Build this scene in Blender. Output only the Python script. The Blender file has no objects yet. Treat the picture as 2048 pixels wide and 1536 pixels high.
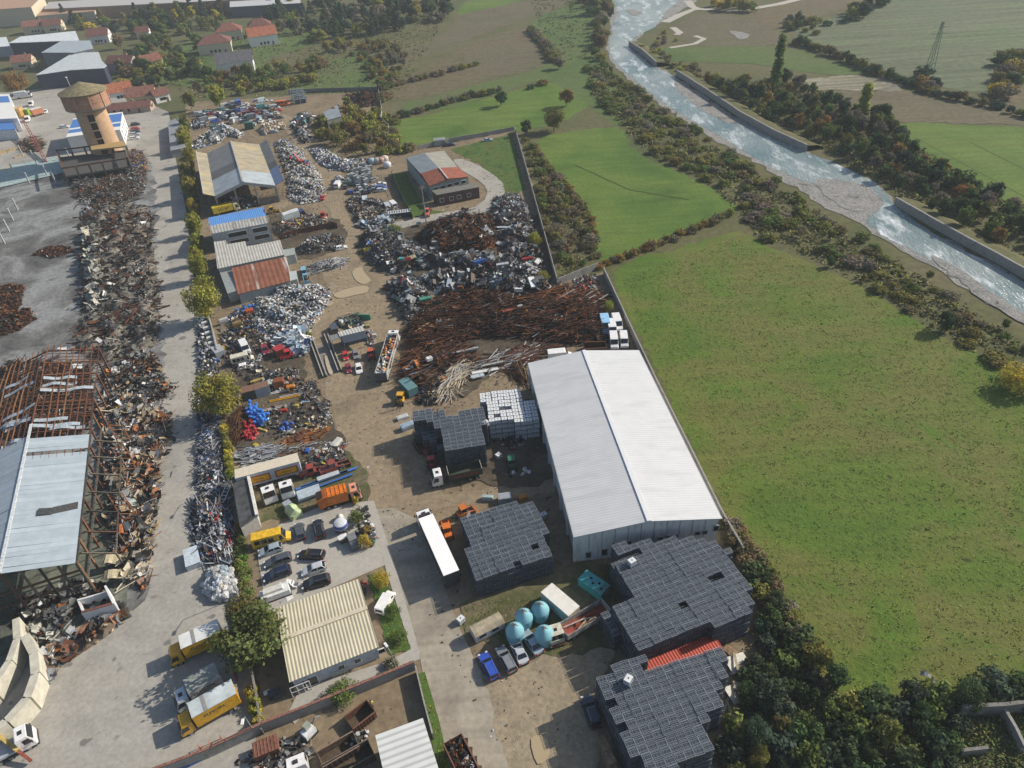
import bpy, math, random
import numpy as np
from mathutils import Vector, Matrix
from mathutils.geometry import tessellate_polygon
R = math.radians
PI = math.pi
sc = bpy.context.scene
COL = sc.collection

# ---------------------------------------------------------------- camera (drone, 95 m up)
CAM_H, FPX = 95.0, 1420.0
TH, RO = R(37.686), R(-3.82)
_f = np.array([0, math.cos(TH), -math.sin(TH)])
_r0 = np.array([1., 0, 0]); _u0 = np.cross(_r0, _f)
_r = math.cos(RO)*_r0 + math.sin(RO)*_u0
_u = -math.sin(RO)*_r0 + math.cos(RO)*_u0
cam = bpy.data.cameras.new('camera'); camo = bpy.data.objects.new('camera', cam); COL.objects.link(camo)
cam.sensor_width = 36.0; cam.lens = FPX/2048*36
cam.clip_end = 6000; cam.clip_start = 1
camo.matrix_world = Matrix(((_r[0], _u[0], -_f[0], 0), (_r[1], _u[1], -_f[1], 0), (_r[2], _u[2], -_f[2], CAM_H), (0, 0, 0, 1)))
sc.camera = camo

# ---------------------------------------------------------------- light
SUN_AZ, SUN_EL = R(69), R(32)          # azimuth measured from +Y towards +X
w = bpy.data.worlds.new('World'); sc.world = w; w.use_nodes = True
wn = w.node_tree; sky = wn.nodes.new('ShaderNodeTexSky'); sky.sky_type = 'NISHITA'
sky.sun_disc = False; sky.sun_elevation = SUN_EL; sky.sun_rotation = SUN_AZ
sky.dust_density = 1.5
wn.links.new(sky.outputs[0], wn.nodes['Background'].inputs[0]); wn.nodes['Background'].inputs[1].default_value = 0.10
sun = bpy.data.lights.new('sun', 'SUN'); sun.energy = 4.8; sun.angle = R(0.55); sun.color = (1, .91, .78)
suno = bpy.data.objects.new('sun', sun); COL.objects.link(suno)
sd = Vector((math.sin(SUN_AZ)*math.cos(SUN_EL), math.cos(SUN_AZ)*math.cos(SUN_EL), math.sin(SUN_EL)))
suno.rotation_euler = sd.to_track_quat('Z', 'Y').to_euler(); suno.location = (0, 0, 300)
sc.view_settings.view_transform = 'Standard'; sc.view_settings.look = 'None'
sc.view_settings.exposure = 0.28; sc.view_settings.gamma = 1
sc.cycles.max_bounces = 5; sc.cycles.transparent_max_bounces = 4; sc.cycles.volume_bounces = 0

# ---------------------------------------------------------------- helpers
def P(u, v, z=0.0):
 """ground position seen at a photo pixel (2048 x 1536), at height z"""
 d = (u-1024)/FPX*_r + (768-v)/FPX*_u + _f
 t = (CAM_H-z)/-d[2]
 return Vector((d[0]*t, d[1]*t, z))
def PX(pts, z=0.0): return [P(u, v, z) for u, v in pts]
def ang(a, b): return math.atan2(b[1]-a[1], b[0]-a[0])

def tag(o, label=None, cat=None, group=None, kind=None):
 if label: o['label'] = label
 if cat: o['category'] = cat
 if group: o['group'] = group
 if kind: o['kind'] = kind
 return o
def thing(name, label, cat, loc=(0, 0, 0), rz=0.0, group=None):
 o = bpy.data.objects.new(name, None); COL.objects.link(o); o.empty_display_size = .3
 o.location = loc; o.rotation_euler = (0, 0, rz)
 return tag(o, label, cat, group)
USED = set()
def dup(root, loc, rz, label=None, group=None, scale=None, color=None, cat=None):
 """place a thing: the first time the thing itself, afterwards a copy with copies of its parts"""
 first = root.name not in USED; USED.add(root.name)
 def cp(o, par):
  if first: c = o
  else: c = o.copy(); COL.objects.link(c)
  if color and c.type == 'MESH': c.color = (*color, 1)
  if par is not None and not first: c.parent = par
  for ch in KIDS.get(o.name, []): cp(ch, c)
  return c
 r = cp(root, None); r.location = loc; r.rotation_euler = (0, 0, rz)
 if scale is not None: r.scale = scale if hasattr(scale, '__len__') else (scale,)*3
 if label: r['label'] = label
 if group: r['group'] = group
 if cat: r['category'] = cat
 return r
KIDS = {}
def adopt(ch, par):
 ch.parent = par; KIDS.setdefault(par.name, []).append(ch)

class MB:
 """collects shapes with a material slot and a base colour per face, links them as one object"""
 def __init__(s): s.v = []; s.f = []; s.m = []; s.c = []; s.sm = []
 def add(s, vs, fs, m=0, c=(1, 1, 1), smooth=False):
  n = len(s.v); s.v += [tuple(v) for v in vs]
  for f in fs: s.f.append(tuple(i+n for i in f)); s.m.append(m); s.c.append(c); s.sm.append(smooth)
  return s
 def box(s, cx, cy, z0, lx, ly, lz, rz=0, m=0, c=(1, 1, 1), taper=0, M=None):
  vs = []
  for z, k in ((z0, 0), (z0+lz, taper)):
   for sx, sy in ((-1, -1), (1, -1), (1, 1), (-1, 1)):
    x, y = sx*(lx/2-k), sy*(ly/2-k)
    if rz: x, y = x*math.cos(rz)-y*math.sin(rz), x*math.sin(rz)+y*math.cos(rz)
    vs.append(Vector((cx+x, cy+y, z)))
  if M: vs = [M@v for v in vs]
  return s.add(vs, BOXF, m, c)
 def prism(s, pts, z0, z1, m=0, c=(1, 1, 1), mtop=None, ctop=None):
  n = len(pts); a = sum(pts[i][0]*pts[(i+1) % n][1]-pts[(i+1) % n][0]*pts[i][1] for i in range(n))
  if a < 0: pts = pts[::-1]
  vs = [(p[0], p[1], z0) for p in pts]+[(p[0], p[1], z1) for p in pts]
  s.add(vs, [(i, (i+1) % n, (i+1) % n+n, i+n) for i in range(n)]+[tuple(range(n))[::-1]], m, c)
  return s.add([vs[i+n] for i in range(n)], [tuple(range(n))], m if mtop is None else mtop, c if ctop is None else ctop)
 def quad(s, a, b, c_, d, m=0, c=(1, 1, 1)): return s.add([a, b, c_, d], [(0, 1, 2, 3)], m, c)
 def slab(s, a, b, c_, d, t=.12, m=0, c=(1, 1, 1)):
  """a sheet with thickness t below its top face a b c d"""
  q = [Vector(x) for x in (a, b, c_, d)]; nn = (q[1]-q[0]).cross(q[3]-q[0]).normalized()
  if nn.z < 0: q = q[::-1]; nn = -nn
  lo = [x-nn*t for x in q]
  return s.add(lo+q, BOXF, m, c)
 def bar(s, a, b, wd=.1, ht=None, m=0, c=(1, 1, 1)):
  a, b = Vector(a), Vector(b); d = b-a; L = d.length
  if L < 1e-6: return s
  d.normalize(); up = Vector((0, 0, 1)) if abs(d.z) < .95 else Vector((1, 0, 0))
  x = d.cross(up).normalized(); y = x.cross(d).normalized(); ht = ht or wd
  vs = [p+x*i*wd/2+y*j*ht/2 for p in (a, b) for i, j in ((-1, -1), (1, -1), (1, 1), (-1, 1))]
  return s.add(vs, BOXF, m, c)
 def cyl(s, a, b, r0, r1=None, n=10, m=0, c=(1, 1, 1), smooth=True, caps=True):
  a, b = Vector(a), Vector(b); r1 = r0 if r1 is None else r1; d = (b-a).normalized()
  up = Vector((0, 0, 1)) if abs(d.z) < .9 else Vector((1, 0, 0))
  x = d.cross(up).normalized(); y = d.cross(x).normalized()
  vs = []
  for p, r in ((a, r0), (b, r1)):
   for i in range(n):
    t = 2*PI*i/n; vs.append(p+x*math.cos(t)*r+y*math.sin(t)*r)
  s.add(vs, [(i, i+n, (i+1) % n+n, (i+1) % n) for i in range(n)], m, c, smooth)
  if caps:
   s.add(vs[:n], [tuple(range(n))], m, c); s.add(vs[n:], [tuple(range(n))[::-1]], m, c)
  return s
 def lathe(s, cx, cy, prof, n=16, m=0, c=(1, 1, 1), smooth=True):
  vs = [(cx+math.cos(2*PI*i/n)*r, cy+math.sin(2*PI*i/n)*r, z) for r, z in prof for i in range(n)]
  fs = [(k*n+i, k*n+(i+1) % n, (k+1)*n+(i+1) % n, (k+1)*n+i) for k in range(len(prof)-1) for i in range(n)]
  return s.add(vs, fs, m, c, smooth)
 def loft(s, rings, m=0, c=(1, 1, 1), smooth=False, cap=True):
  n = len(rings[0]); vs = [p for r in rings for p in r]
  fs = [(k*n+i, k*n+(i+1) % n, (k+1)*n+(i+1) % n, (k+1)*n+i) for k in range(len(rings)-1) for i in range(n)]
  if cap: fs += [tuple(range(n))[::-1], tuple(range((len(rings)-1)*n, len(rings)*n))]
  return s.add(vs, fs, m, c, smooth)
 def build(s, name, mats, parent=None, world=False):
  v = s.v
  if world and parent is not None:
   iw = Matrix.Translation(parent.location) @ Matrix.Rotation(parent.rotation_euler[2], 4, 'Z'); iw.invert()
   v = [tuple(iw @ Vector(p)) for p in v]
  me = bpy.data.meshes.new(name); me.from_pydata(v, [], s.f)
  for mt in (mats if isinstance(mats, (list, tuple)) else [mats]): me.materials.append(mt)
  me.polygons.foreach_set('material_index', s.m); me.polygons.foreach_set('use_smooth', s.sm)
  at = me.attributes.new('Col', 'FLOAT_COLOR', 'FACE')
  at.data.foreach_set('color', np.array([(c[0], c[1], c[2], 1) for c in s.c], dtype=np.float32).ravel())
  me.update(); o = bpy.data.objects.new(name, me); COL.objects.link(o)
  if parent is not None: adopt(o, parent)
  return o
BOXF = [(0, 3, 2, 1), (4, 5, 6, 7), (0, 1, 5, 4), (1, 2, 6, 5), (2, 3, 7, 6), (3, 0, 4, 7)]

def np_mesh(name, V, F, col, mats, smooth=None, midx=None):
 """mesh from numpy: V (n,3), F (m,4) quads, or list of arrays of faces; col (m,3)"""
 Fs = F if isinstance(F, list) else [F]
 Fs = [f for f in Fs if len(f)]
 me = bpy.data.meshes.new(name); me.vertices.add(len(V)); me.vertices.foreach_set('co', V.astype(np.float32).ravel())
 loops = np.concatenate([f.ravel() for f in Fs]).astype(np.int32)
 tot = np.concatenate([np.full(len(f), f.shape[1]) for f in Fs]); st = np.concatenate([[0], np.cumsum(tot)[:-1]])
 me.loops.add(len(loops)); me.loops.foreach_set('vertex_index', loops)
 me.polygons.add(len(tot)); me.polygons.foreach_set('loop_start', st.astype(np.int32))
 try: me.polygons.foreach_set('loop_total', tot.astype(np.int32))
 except Exception: pass
 at = me.attributes.new('Col', 'FLOAT_COLOR', 'FACE')
 at.data.foreach_set('color', np.concatenate([col, np.ones((len(col), 1))], 1).astype(np.float32).ravel())
 me.polygons.foreach_set('use_smooth', np.zeros(len(tot), dtype=bool) if smooth is None else np.asarray(smooth, dtype=bool))
 if midx is not None: me.polygons.foreach_set('material_index', np.asarray(midx, dtype=np.int32))
 for mt in (mats if isinstance(mats, (list, tuple)) else [mats]): me.materials.append(mt)
 me.update(); me.validate()
 return me

def smooth_poly(pts, n=4):
 out = []; N = len(pts)
 for i in range(N):
  p0, p1, p2, p3 = [np.array(pts[(i+k-1) % N], float) for k in range(4)]
  for j in range(n):
   t = j/n
   out.append(tuple(.5*((2*p1)+(-p0+p2)*t+(2*p0-5*p1+4*p2-p3)*t*t+(-p0+3*p1-3*p2+p3)*t**3)))
 return out
SHEETS = [0]
def sheet(name, pts, z, mat, smooth=0, wob=0, kind='structure', seed=0, rag=0):
 """flat ground sheet from a pixel outline laid on the ground at height z (each sheet a little above the one before)"""
 SHEETS[0] += 1; z += SHEETS[0]*.0043
 if smooth: pts = smooth_poly(pts, smooth)
 q = PX(pts, 0)
 if rag:
  rr = random.Random(len(pts)+seed); o_ = []
  for i, a in enumerate(q):
   b_ = q[(i+1) % len(q)]; L = (b_-a).length; k = max(1, min(40, int(L/(rag*2.2)))); nn = Vector((-(b_-a).y, (b_-a).x, 0)).normalized() if L > 1e-6 else Vector()
   o_ += [a.lerp(b_, j/k)+nn*rr.uniform(-rag, rag)*(.5 if j == 0 else 1) for j in range(k)]
  q = o_
 if wob:
  rr = random.Random(seed); q = [Vector((p.x+rr.uniform(-wob, wob), p.y+rr.uniform(-wob, wob), 0)) for p in q]
 tri = tessellate_polygon([q])
 me = bpy.data.meshes.new(name); fs = []
 for a, b, c in tri:
  n = (q[b]-q[a]).cross(q[c]-q[a]); fs.append((a, b, c) if n.z > 0 else (a, c, b))
 me.from_pydata([(p.x, p.y, z) for p in q], [], fs); me.materials.append(mat)
 o = bpy.data.objects.new(name, me); COL.objects.link(o); o['kind'] = kind
 return o
def inpoly(X, Y, poly):
 ins = np.zeros(X.shape, bool); n = len(poly); j = n-1
 for i in range(n):
  xi, yi, xj, yj = poly[i][0], poly[i][1], poly[j][0], poly[j][1]
  c = ((yi > Y) != (yj > Y)) & (X < (xj-xi)*(Y-yi)/((yj-yi) if yj != yi else 1e-9)+xi); ins ^= c; j = i
 return ins
def pdist(X, Y, poly):
 d = np.full(X.shape, 1e9); n = len(poly)
 for i in range(n):
  ax, ay = poly[i][0], poly[i][1]; bx, by = poly[(i+1) % n][0], poly[(i+1) % n][1]
  dx, dy = bx-ax, by-ay; t = np.clip(((X-ax)*dx+(Y-ay)*dy)/(dx*dx+dy*dy+1e-9), 0, 1)
  d = np.minimum(d, np.hypot(X-ax-t*dx, Y-ay-t*dy))
 return d
def scatter(poly, n, rng, mind=0):
 xs = [p[0] for p in poly]; ys = [p[1] for p in poly]; out = np.zeros((0, 2)); k = 0
 while len(out) < n and k < 60:
  q = np.stack([rng.uniform(min(xs), max(xs), n*3), rng.uniform(min(ys), max(ys), n*3)], 1)
  q = q[inpoly(q[:, 0], q[:, 1], poly)]; k += 1
  if mind:
   for p in q:
    if len(out) >= n: break
    if len(out) == 0 or np.min(np.hypot(out[:, 0]-p[0], out[:, 1]-p[1])) > mind: out = np.concatenate([out, [p]])
  else: out = np.concatenate([out, q])
 return out[:n]

# ---------------------------------------------------------------- materials
def _nt(name):
 m = bpy.data.materials.new(name); m.use_nodes = True; nt = m.node_tree
 return m, nt, nt.nodes['Principled BSDF']
def N(nt, t, **k):
 n = nt.nodes.new('ShaderNode'+t)
 for a, b in k.items():
  if isinstance(a, str) and hasattr(n, a): setattr(n, a, b)
 return n
def noise(nt, scale, detail=4, rough=.6, coords='Object', stretch=None, rot=0, dist=0):
 tc = N(nt, 'TexCoord'); mp = N(nt, 'Mapping'); nt.links.new(tc.outputs[coords], mp.inputs[0])
 mp.inputs['Rotation'].default_value = (0, 0, rot)
 if stretch: mp.inputs['Scale'].default_value = stretch
 n = N(nt, 'TexNoise'); n.inputs['Scale'].default_value = scale; n.inputs['Detail'].default_value = detail
 n.inputs['Roughness'].default_value = rough; n.inputs['Distortion'].default_value = dist
 nt.links.new(mp.outputs[0], n.inputs['Vector']); return n.outputs['Fac']
def ramp(nt, fac, stops):
 r = N(nt, 'ValToRGB'); e = r.color_ramp.elements
 while len(e) < len(stops): e.new(.5)
 for i, (p, c) in enumerate(stops): e[i].position = p; e[i].color = (*c, 1) if len(c) == 3 else c
 nt.links.new(fac, r.inputs[0]); return r.outputs[0]
def mixc(nt, a, b, fac, mode='MIX'):
 n = N(nt, 'MixRGB'); n.blend_type = mode
 for s, x in ((1, a), (2, b)):
  if hasattr(x, 'is_output') or hasattr(x, 'links'): nt.links.new(x, n.inputs[s])
  else: n.inputs[s].default_value = (*x, 1)
 if hasattr(fac, 'links'): nt.links.new(fac, n.inputs[0])
 else: n.inputs[0].default_value = fac
 return n.outputs[0]
def bump(nt, b, h, strength, dist=.1):
 n = N(nt, 'Bump'); n.inputs['Strength'].default_value = strength; n.inputs['Distance'].default_value = dist
 nt.links.new(h, n.inputs['Height']); nt.links.new(n.outputs[0], b.inputs['Normal'])
def g(c): return (c, c, c)
def ground_mat(name, cols, s1=.08, s2=1.2, rough=.95, bs=.5, streak=None, fleck=None, bd=.12, amt2=.55, smid=None):
 """two-scale noise soil / grass / paving"""
 m, nt, b = _nt(name)
 n1 = noise(nt, s1, 6, .62, dist=.6); k = len(cols)
 c = ramp(nt, n1, [(.3+.4*i/(k-1), cols[i]) for i in range(k)])
 n2 = noise(nt, s2, 5, .7)
 c = mixc(nt, c, ramp(nt, n2, [(.3, g(.45)), (.7, g(1.55))]), amt2, 'MULTIPLY')
 if smid: c = mixc(nt, c, ramp(nt, noise(nt, smid[0], 4, .6, dist=.4), [(smid[2], g(0)), (smid[3], g(1))]) if 0 else smid[1], ramp(nt, noise(nt, smid[0], 4, .6, dist=.5), [(smid[2], g(0)), (smid[3], g(1))]))
 if streak:                     # (scale, stretch x, rotation, strength, (dark, light))
  n3 = noise(nt, streak[0], 3, .6, stretch=(streak[1], 1, 1), rot=streak[2])
  c = mixc(nt, c, ramp(nt, n3, [(.35, streak[4][0]), (.65, streak[4][1])]), streak[3], 'MULTIPLY')
 if fleck:
  n4 = noise(nt, fleck[0], 2, .5)
  c = mixc(nt, c, fleck[1], ramp(nt, n4, [(fleck[2], g(0)), (fleck[2]+.05, g(1))]))
 nt.links.new(c, b.inputs['Base Color']); b.inputs['Roughness'].default_value = rough
 b.inputs['Specular IOR Level'].default_value = .2
 if bs: bump(nt, b, n2, bs, bd)
 return m
def plain(name, c, rough=.5, metal=0, var=.15, sc_=1.5, spec=.4, coat=0, bs=0):
 m, nt, b = _nt(name)
 col = mixc(nt, tuple(c), ramp(nt, noise(nt, sc_, 4, .65), [(.3, g(1-var*1.6)), (.7, g(1+var))]), 1, 'MULTIPLY')
 nt.links.new(col, b.inputs['Base Color']); b.inputs['Roughness'].default_value = rough; b.inputs['Metallic'].default_value = metal
 b.inputs['Specular IOR Level'].default_value = spec; b.inputs['Coat Weight'].default_value = coat
 if bs: bump(nt, b, noise(nt, sc_*4, 3, .6), bs, .03)
 return m
def attr_mat(name, rough=.7, grime=.35, sc_=2.0, spec=.3, coat=0):
 """base colour from each face's own colour, with grime"""
 m, nt, b = _nt(name); a = N(nt, 'Attribute'); a.attribute_name = 'Col'
 col = mixc(nt, a.outputs['Color'], ramp(nt, noise(nt, sc_, 4, .7), [(.3, g(1-grime*1.5)), (.7, g(1+grime*.6))]), 1, 'MULTIPLY')
 nt.links.new(col, b.inputs['Base Color']); b.inputs['Roughness'].default_value = rough
 b.inputs['Specular IOR Level'].default_value = spec; b.inputs['Coat Weight'].default_value = coat
 return m
def obj_mat(name, rough=.35, coat=.4, grime=.12, spec=.5):
 """paint: colour comes from the object"""
 m, nt, b = _nt(name); a = N(nt, 'ObjectInfo')
 col = mixc(nt, a.outputs['Color'], ramp(nt, noise(nt, 1.6, 4, .7), [(.3, g(1-grime*1.5)), (.7, g(1+grime))]), 1, 'MULTIPLY')
 nt.links.new(col, b.inputs['Base Color']); b.inputs['Roughness'].default_value = rough
 b.inputs['Coat Weight'].default_value = coat; b.inputs['Specular IOR Level'].default_value = spec
 return m
def sheet_metal(name, c, direc, period=.6, amp=.25, rough=.45, stain=None, var=.12, metal=.0, spec=.4, bstr=.6):
 """ribbed roofing: ribs run along world direction angle direc"""
 m, nt, b = _nt(name); tc = N(nt, 'TexCoord'); mp = N(nt, 'Mapping'); nt.links.new(tc.outputs['Object'], mp.inputs[0])
 mp.inputs['Rotation'].default_value = (0, 0, -direc+PI/2)
 wv = N(nt, 'TexWave'); wv.wave_type = 'BANDS'; wv.bands_direction = 'X'; wv.inputs['Scale'].default_value = 1/period*PI/10
 wv.inputs['Distortion'].default_value = 0; nt.links.new(mp.outputs[0], wv.inputs['Vector'])
 col = mixc(nt, tuple(c), ramp(nt, wv.outputs['Fac'], [(.0, g(1-amp)), (.6, g(1))]), 1, 'MULTIPLY')
 col = mixc(nt, col, ramp(nt, noise(nt, .35, 5, .65), [(.3, g(1-var*1.6)), (.7, g(1+var))]), 1, 'MULTIPLY')
 if stain:                      # (colour, threshold, scale, stretch)
  n = N(nt, 'TexNoise'); mp2 = N(nt, 'Mapping'); nt.links.new(mp.outputs[0], mp2.inputs[0])
  mp2.inputs['Scale'].default_value = (1, stain[3], 1); nt.links.new(mp2.outputs[0], n.inputs['Vector'])
  n.inputs['Scale'].default_value = stain[2]; n.inputs['Detail'].default_value = 5; n.inputs['Roughness'].default_value = .65
  col = mixc(nt, col, stain[0], ramp(nt, n.outputs['Fac'], [(stain[1]-.06, g(0)), (stain[1]+.06, g(1))]))
 nt.links.new(col, b.inputs['Base Color']); b.inputs['Roughness'].default_value = rough; b.inputs['Metallic'].default_value = metal
 b.inputs['Specular IOR Level'].default_value = spec
 bump(nt, b, wv.outputs['Fac'], bstr, .08)
 return m
# ================================================================ GROUND
M = {}
M['ground'] = ground_mat('soil_scrub', [(.07, .085, .03), (.10, .10, .042), (.125, .11, .06)], .03, .5, bs=.6)
M['grass_near'] = ground_mat('meadow_grass', [(.068, .125, .017), (.095, .142, .022), (.13, .135, .036), (.08, .142, .019)], .045, 1.3, bs=.8, bd=.25, amt2=.35,
 streak=(.4, .10, R(28), .35, (g(.72), g(1.2))), smid=(.07, (.07, .15, .014), .58, .74), fleck=(.22, (.04, .06, .015), .70))
M['grass_mid'] = ground_mat('young_crop', [(.055, .105, .018), (.08, .14, .022), (.11, .165, .03), (.07, .12, .02)], .03, .9, bs=.4, amt2=.4, streak=(.4, .1, R(62), .45, (g(.7), g(1.2))), smid=(.05, (.12, .15, .04), .6, .8))
M['grass_far'] = ground_mat('pasture', [(.055, .10, .025), (.085, .125, .035), (.10, .11, .045)], .02, .4, bs=.3, amt2=.35, streak=(.3, .15, R(15), .3, (g(.8), g(1.15))))
M['fallow'] = ground_mat('fallow_field', [(.10, .095, .045), (.13, .105, .06), (.085, .10, .045)], .02, .3, bs=.4, streak=(.6, .08, R(35), .5, (g(.65), g(1.25))))
M['plough'] = ground_mat('ploughed_soil', [(.10, .085, .05), (.125, .11, .065), (.095, .095, .045)], .03, .5, bs=.4, streak=(.7, .07, R(-15), .45, (g(.7), g(1.2))))
M['stubble'] = ground_mat('pale_stubble', [(.20, .19, .13), (.27, .25, .18)], .05, .5, streak=(.5, .05, R(-18), .8, (g(.4), g(1.2))))
M['greygreen'] = ground_mat('seeded_field', [(.10, .135, .07), (.12, .14, .08), (.10, .15, .065)], .012, .35, bs=.3, streak=(.22, .07, R(-40), .6, (g(.62), g(1.25))))
M['concrete'] = ground_mat('worn_concrete', [(.25, .24, .215), (.345, .33, .295), (.30, .28, .24)], .05, 1.5, bs=.15, amt2=.3, streak=(.35, .08, R(85), .35, (g(.8), g(1.1))), fleck=(.35, (.17, .165, .155), .66))
M['ash'] = ground_mat('ash_floor', [(.05, .052, .055), (.12, .12, .115), (.24, .25, .25), (.085, .085, .085)], .06, 1.0, bs=.6, amt2=.6)
M['dirt'] = ground_mat('yard_dirt', [(.135, .105, .07), (.20, .155, .10), (.24, .19, .125)], .06, .9, bs=.5, amt2=.5, fleck=(.5, (.07, .058, .045), .64))
M['track'] = ground_mat('packed_dirt', [(.17, .135, .09), (.265, .21, .14), (.215, .17, .115)], .07, 1.0, bs=.5, amt2=.45, streak=(.45, .07, R(100), .4, (g(.75), g(1.12))))
M['lane'] = ground_mat('dusty_asphalt', [(.27, .245, .20), (.34, .305, .245), (.21, .185, .15)], .06, 1.2, bs=.2, amt2=.3, streak=(.35, .05, R(112), .6, (g(.62), g(1.15))))
M['sand'] = ground_mat('gravel_lot', [(.22, .18, .125), (.29, .24, .165), (.18, .15, .11)], .08, 1.5, bs=.5, amt2=.5)
M['paving'] = ground_mat('parking_paving', [(.33, .315, .285), (.40, .38, .335)], .08, 2.0, bs=.1, amt2=.25)
M['lawn'] = ground_mat('lawn', [(.04, .085, .02), (.07, .12, .025), (.10, .10, .03)], .2, 3, bs=.8)
M['pebble'] = ground_mat('river_gravel', [(.17, .17, .16), (.27, .265, .25), (.12, .12, .11)], .15, 1.6, bs=1, bd=.3, amt2=.8, fleck=(.3, (.08, .085, .07), .66))
M['weedy'] = ground_mat('weedy_dirt', [(.10, .085, .05), (.075, .085, .032), (.15, .125, .075), (.06, .055, .035)], .09, 1.2, bs=.6, amt2=.6)
M['oil'] = ground_mat('oily_dirt', [(.05, .043, .035), (.09, .072, .05), (.14, .11, .075)], .12, 1.2, bs=.6, amt2=.6)
# muddy water
m, nt, b = _nt('muddy_water'); b.inputs['Base Color'].default_value = (.38, .30, .185, 1); b.inputs['Roughness'].default_value = .35; M['puddle'] = m
# river water
m, nt, b = _nt('river_water'); n1 = noise(nt, .035, 4, .6); n2 = noise(nt, .9, 5, .7, stretch=(1, .35, 1), rot=R(-35)); n3 = noise(nt, .16, 4, .65, stretch=(1, .4, 1), rot=R(-35))
c = ramp(nt, n1, [(.35, (.14, .22, .23)), (.65, (.34, .39, .385))])
c = mixc(nt, c, (.8, .84, .85), ramp(nt, n3, [(.52, g(0)), (.70, g(.95))]))
nt.links.new(c, b.inputs['Base Color']); b.inputs['Roughness'].default_value = .16; bump(nt, b, n2, 1.0, .6); M['water'] = m

def big_ground():
 me = bpy.data.meshes.new('ground'); me.from_pydata([(-2500, -300, 0), (2500, -300, 0), (2500, 3500, 0), (-2500, 3500, 0)], [], [(0, 1, 2, 3)])
 me.materials.append(M['ground']); o = bpy.data.objects.new('ground', me); COL.objects.link(o); o['kind'] = 'structure'
big_ground()
# fields
sheet('meadow', [(1225, 545), (1350, 500), (1470, 462), (1530, 490), (1700, 560), (1860, 660), (2060, 760), (2300, 860), (2300, 1380), (2048, 1392), (1870, 1400), (1700, 1405), (1600, 1290), (1540, 1150), (1450, 1030), (1295, 700)], .02, M['grass_near'], 2, rag=0.6)
sheet('field', [(1070, 290), (1110, 268), (1235, 255), (1260, 290), (1300, 322), (1400, 362), (1460, 405), (1470, 425), (1330, 480), (1250, 515), (1195, 518), (1180, 440), (1150, 390), (1100, 345)], .02, M['grass_mid'], 3, rag=0.9)
sheet('field', [(785, 245), (850, 232), (1000, 190), (1090, 165), (1150, 178), (1180, 205), (1130, 240), (1040, 262), (900, 278), (800, 292)], .02, M['grass_mid'], 2, rag=0.9)
sheet('field', [(800, 212), (900, 180), (1000, 158), (1080, 135), (1110, 95), (1065, 60), (1080, 30), (1160, 5), (1200, 20), (1195, 90), (1205, 120), (1250, 165), (1290, 240), (1230, 250), (1170, 205), (1090, 162), (1000, 186), (880, 222)], .024, M['grass_far'], 3, rag=0.9)
sheet('field', [(770, 185), (860, 130), (960, 80), (1060, 55), (1100, 95), (1075, 135), (960, 165), (840, 200)], .02, M['fallow'], 3, rag=0.9)
sheet('field', [(930, 110), (1000, 85), (1075, 90), (1085, 125), (1000, 150), (950, 145)], .028, M['plough'], 2, rag=0.9)
sheet('field', [(800, 110), (900, 60), (920, 25), (1060, -20), (1180, -30), (1150, 5), (1060, 35), (960, 70), (830, 120)], .02, M['plough'], 2, rag=0.9)
sheet('field', [(915, 30), (920, 8), (1010, -18), (1110, -20), (1020, 8)], .026, M['grass_mid'], rag=0.9)
sheet('field', [(560, 182), (640, 130), (720, 110), (770, 130), (762, 180)], .02, M['grass_far'], 2, rag=0.9)
sheet('field', [(540, 115), (620, 92), (650, 60), (600, 45), (480, 60), (300, 110), (330, 165), (430, 175), (510, 160)], .02, M['grass_far'], 2, rag=0.9)
# beyond the river
sheet('field', [(1590, 62), (1750, 10), (1900, -60), (2500, -60), (2500, 110), (2060, 112), (1985, 185), (1860, 168), (1750, 135), (1660, 95)], .02, M['greygreen'], 2, rag=0.9)
sheet('field', [(1480, 35), (1600, -10), (1760, -25), (1720, 8), (1590, 55), (1520, 60)], .022, M['fallow'], rag=0.9)
sheet('field', [(1345, 60), (1385, 32), (1450, 28), (1560, 65), (1560, 90), (1430, 95), (1370, 85)], .02, M['plough'], 2, rag=0.9)
sheet('field', [(1300, 95), (1560, 92), (1760, 140), (1680, 152), (1500, 128), (1340, 122)], .024, M['grass_far'], rag=0.9)
sheet('field', [(1600, 160), (1700, 150), (1810, 160), (1800, 182), (1620, 180)], .026, M['stubble'], rag=0.9)
sheet('field', [(1625, 182), (1800, 180), (1960, 208), (2300, 255), (2300, 285), (2040, 250), (1780, 245), (1670, 215)], .02, M['plough'], rag=0.9)
sheet('field', [(1785, 250), (1830, 245), (2040, 255), (2400, 290), (2400, 500), (2060, 445), (1980, 400), (1880, 345), (1840, 300)], .022, M['grass_mid'], rag=0.9)
sheet('field', [(1985, 190), (2060, 118), (2500, 118), (2500, 270), (2060, 235), (2010, 212)], .024, M['fallow'], rag=0.9)
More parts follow.
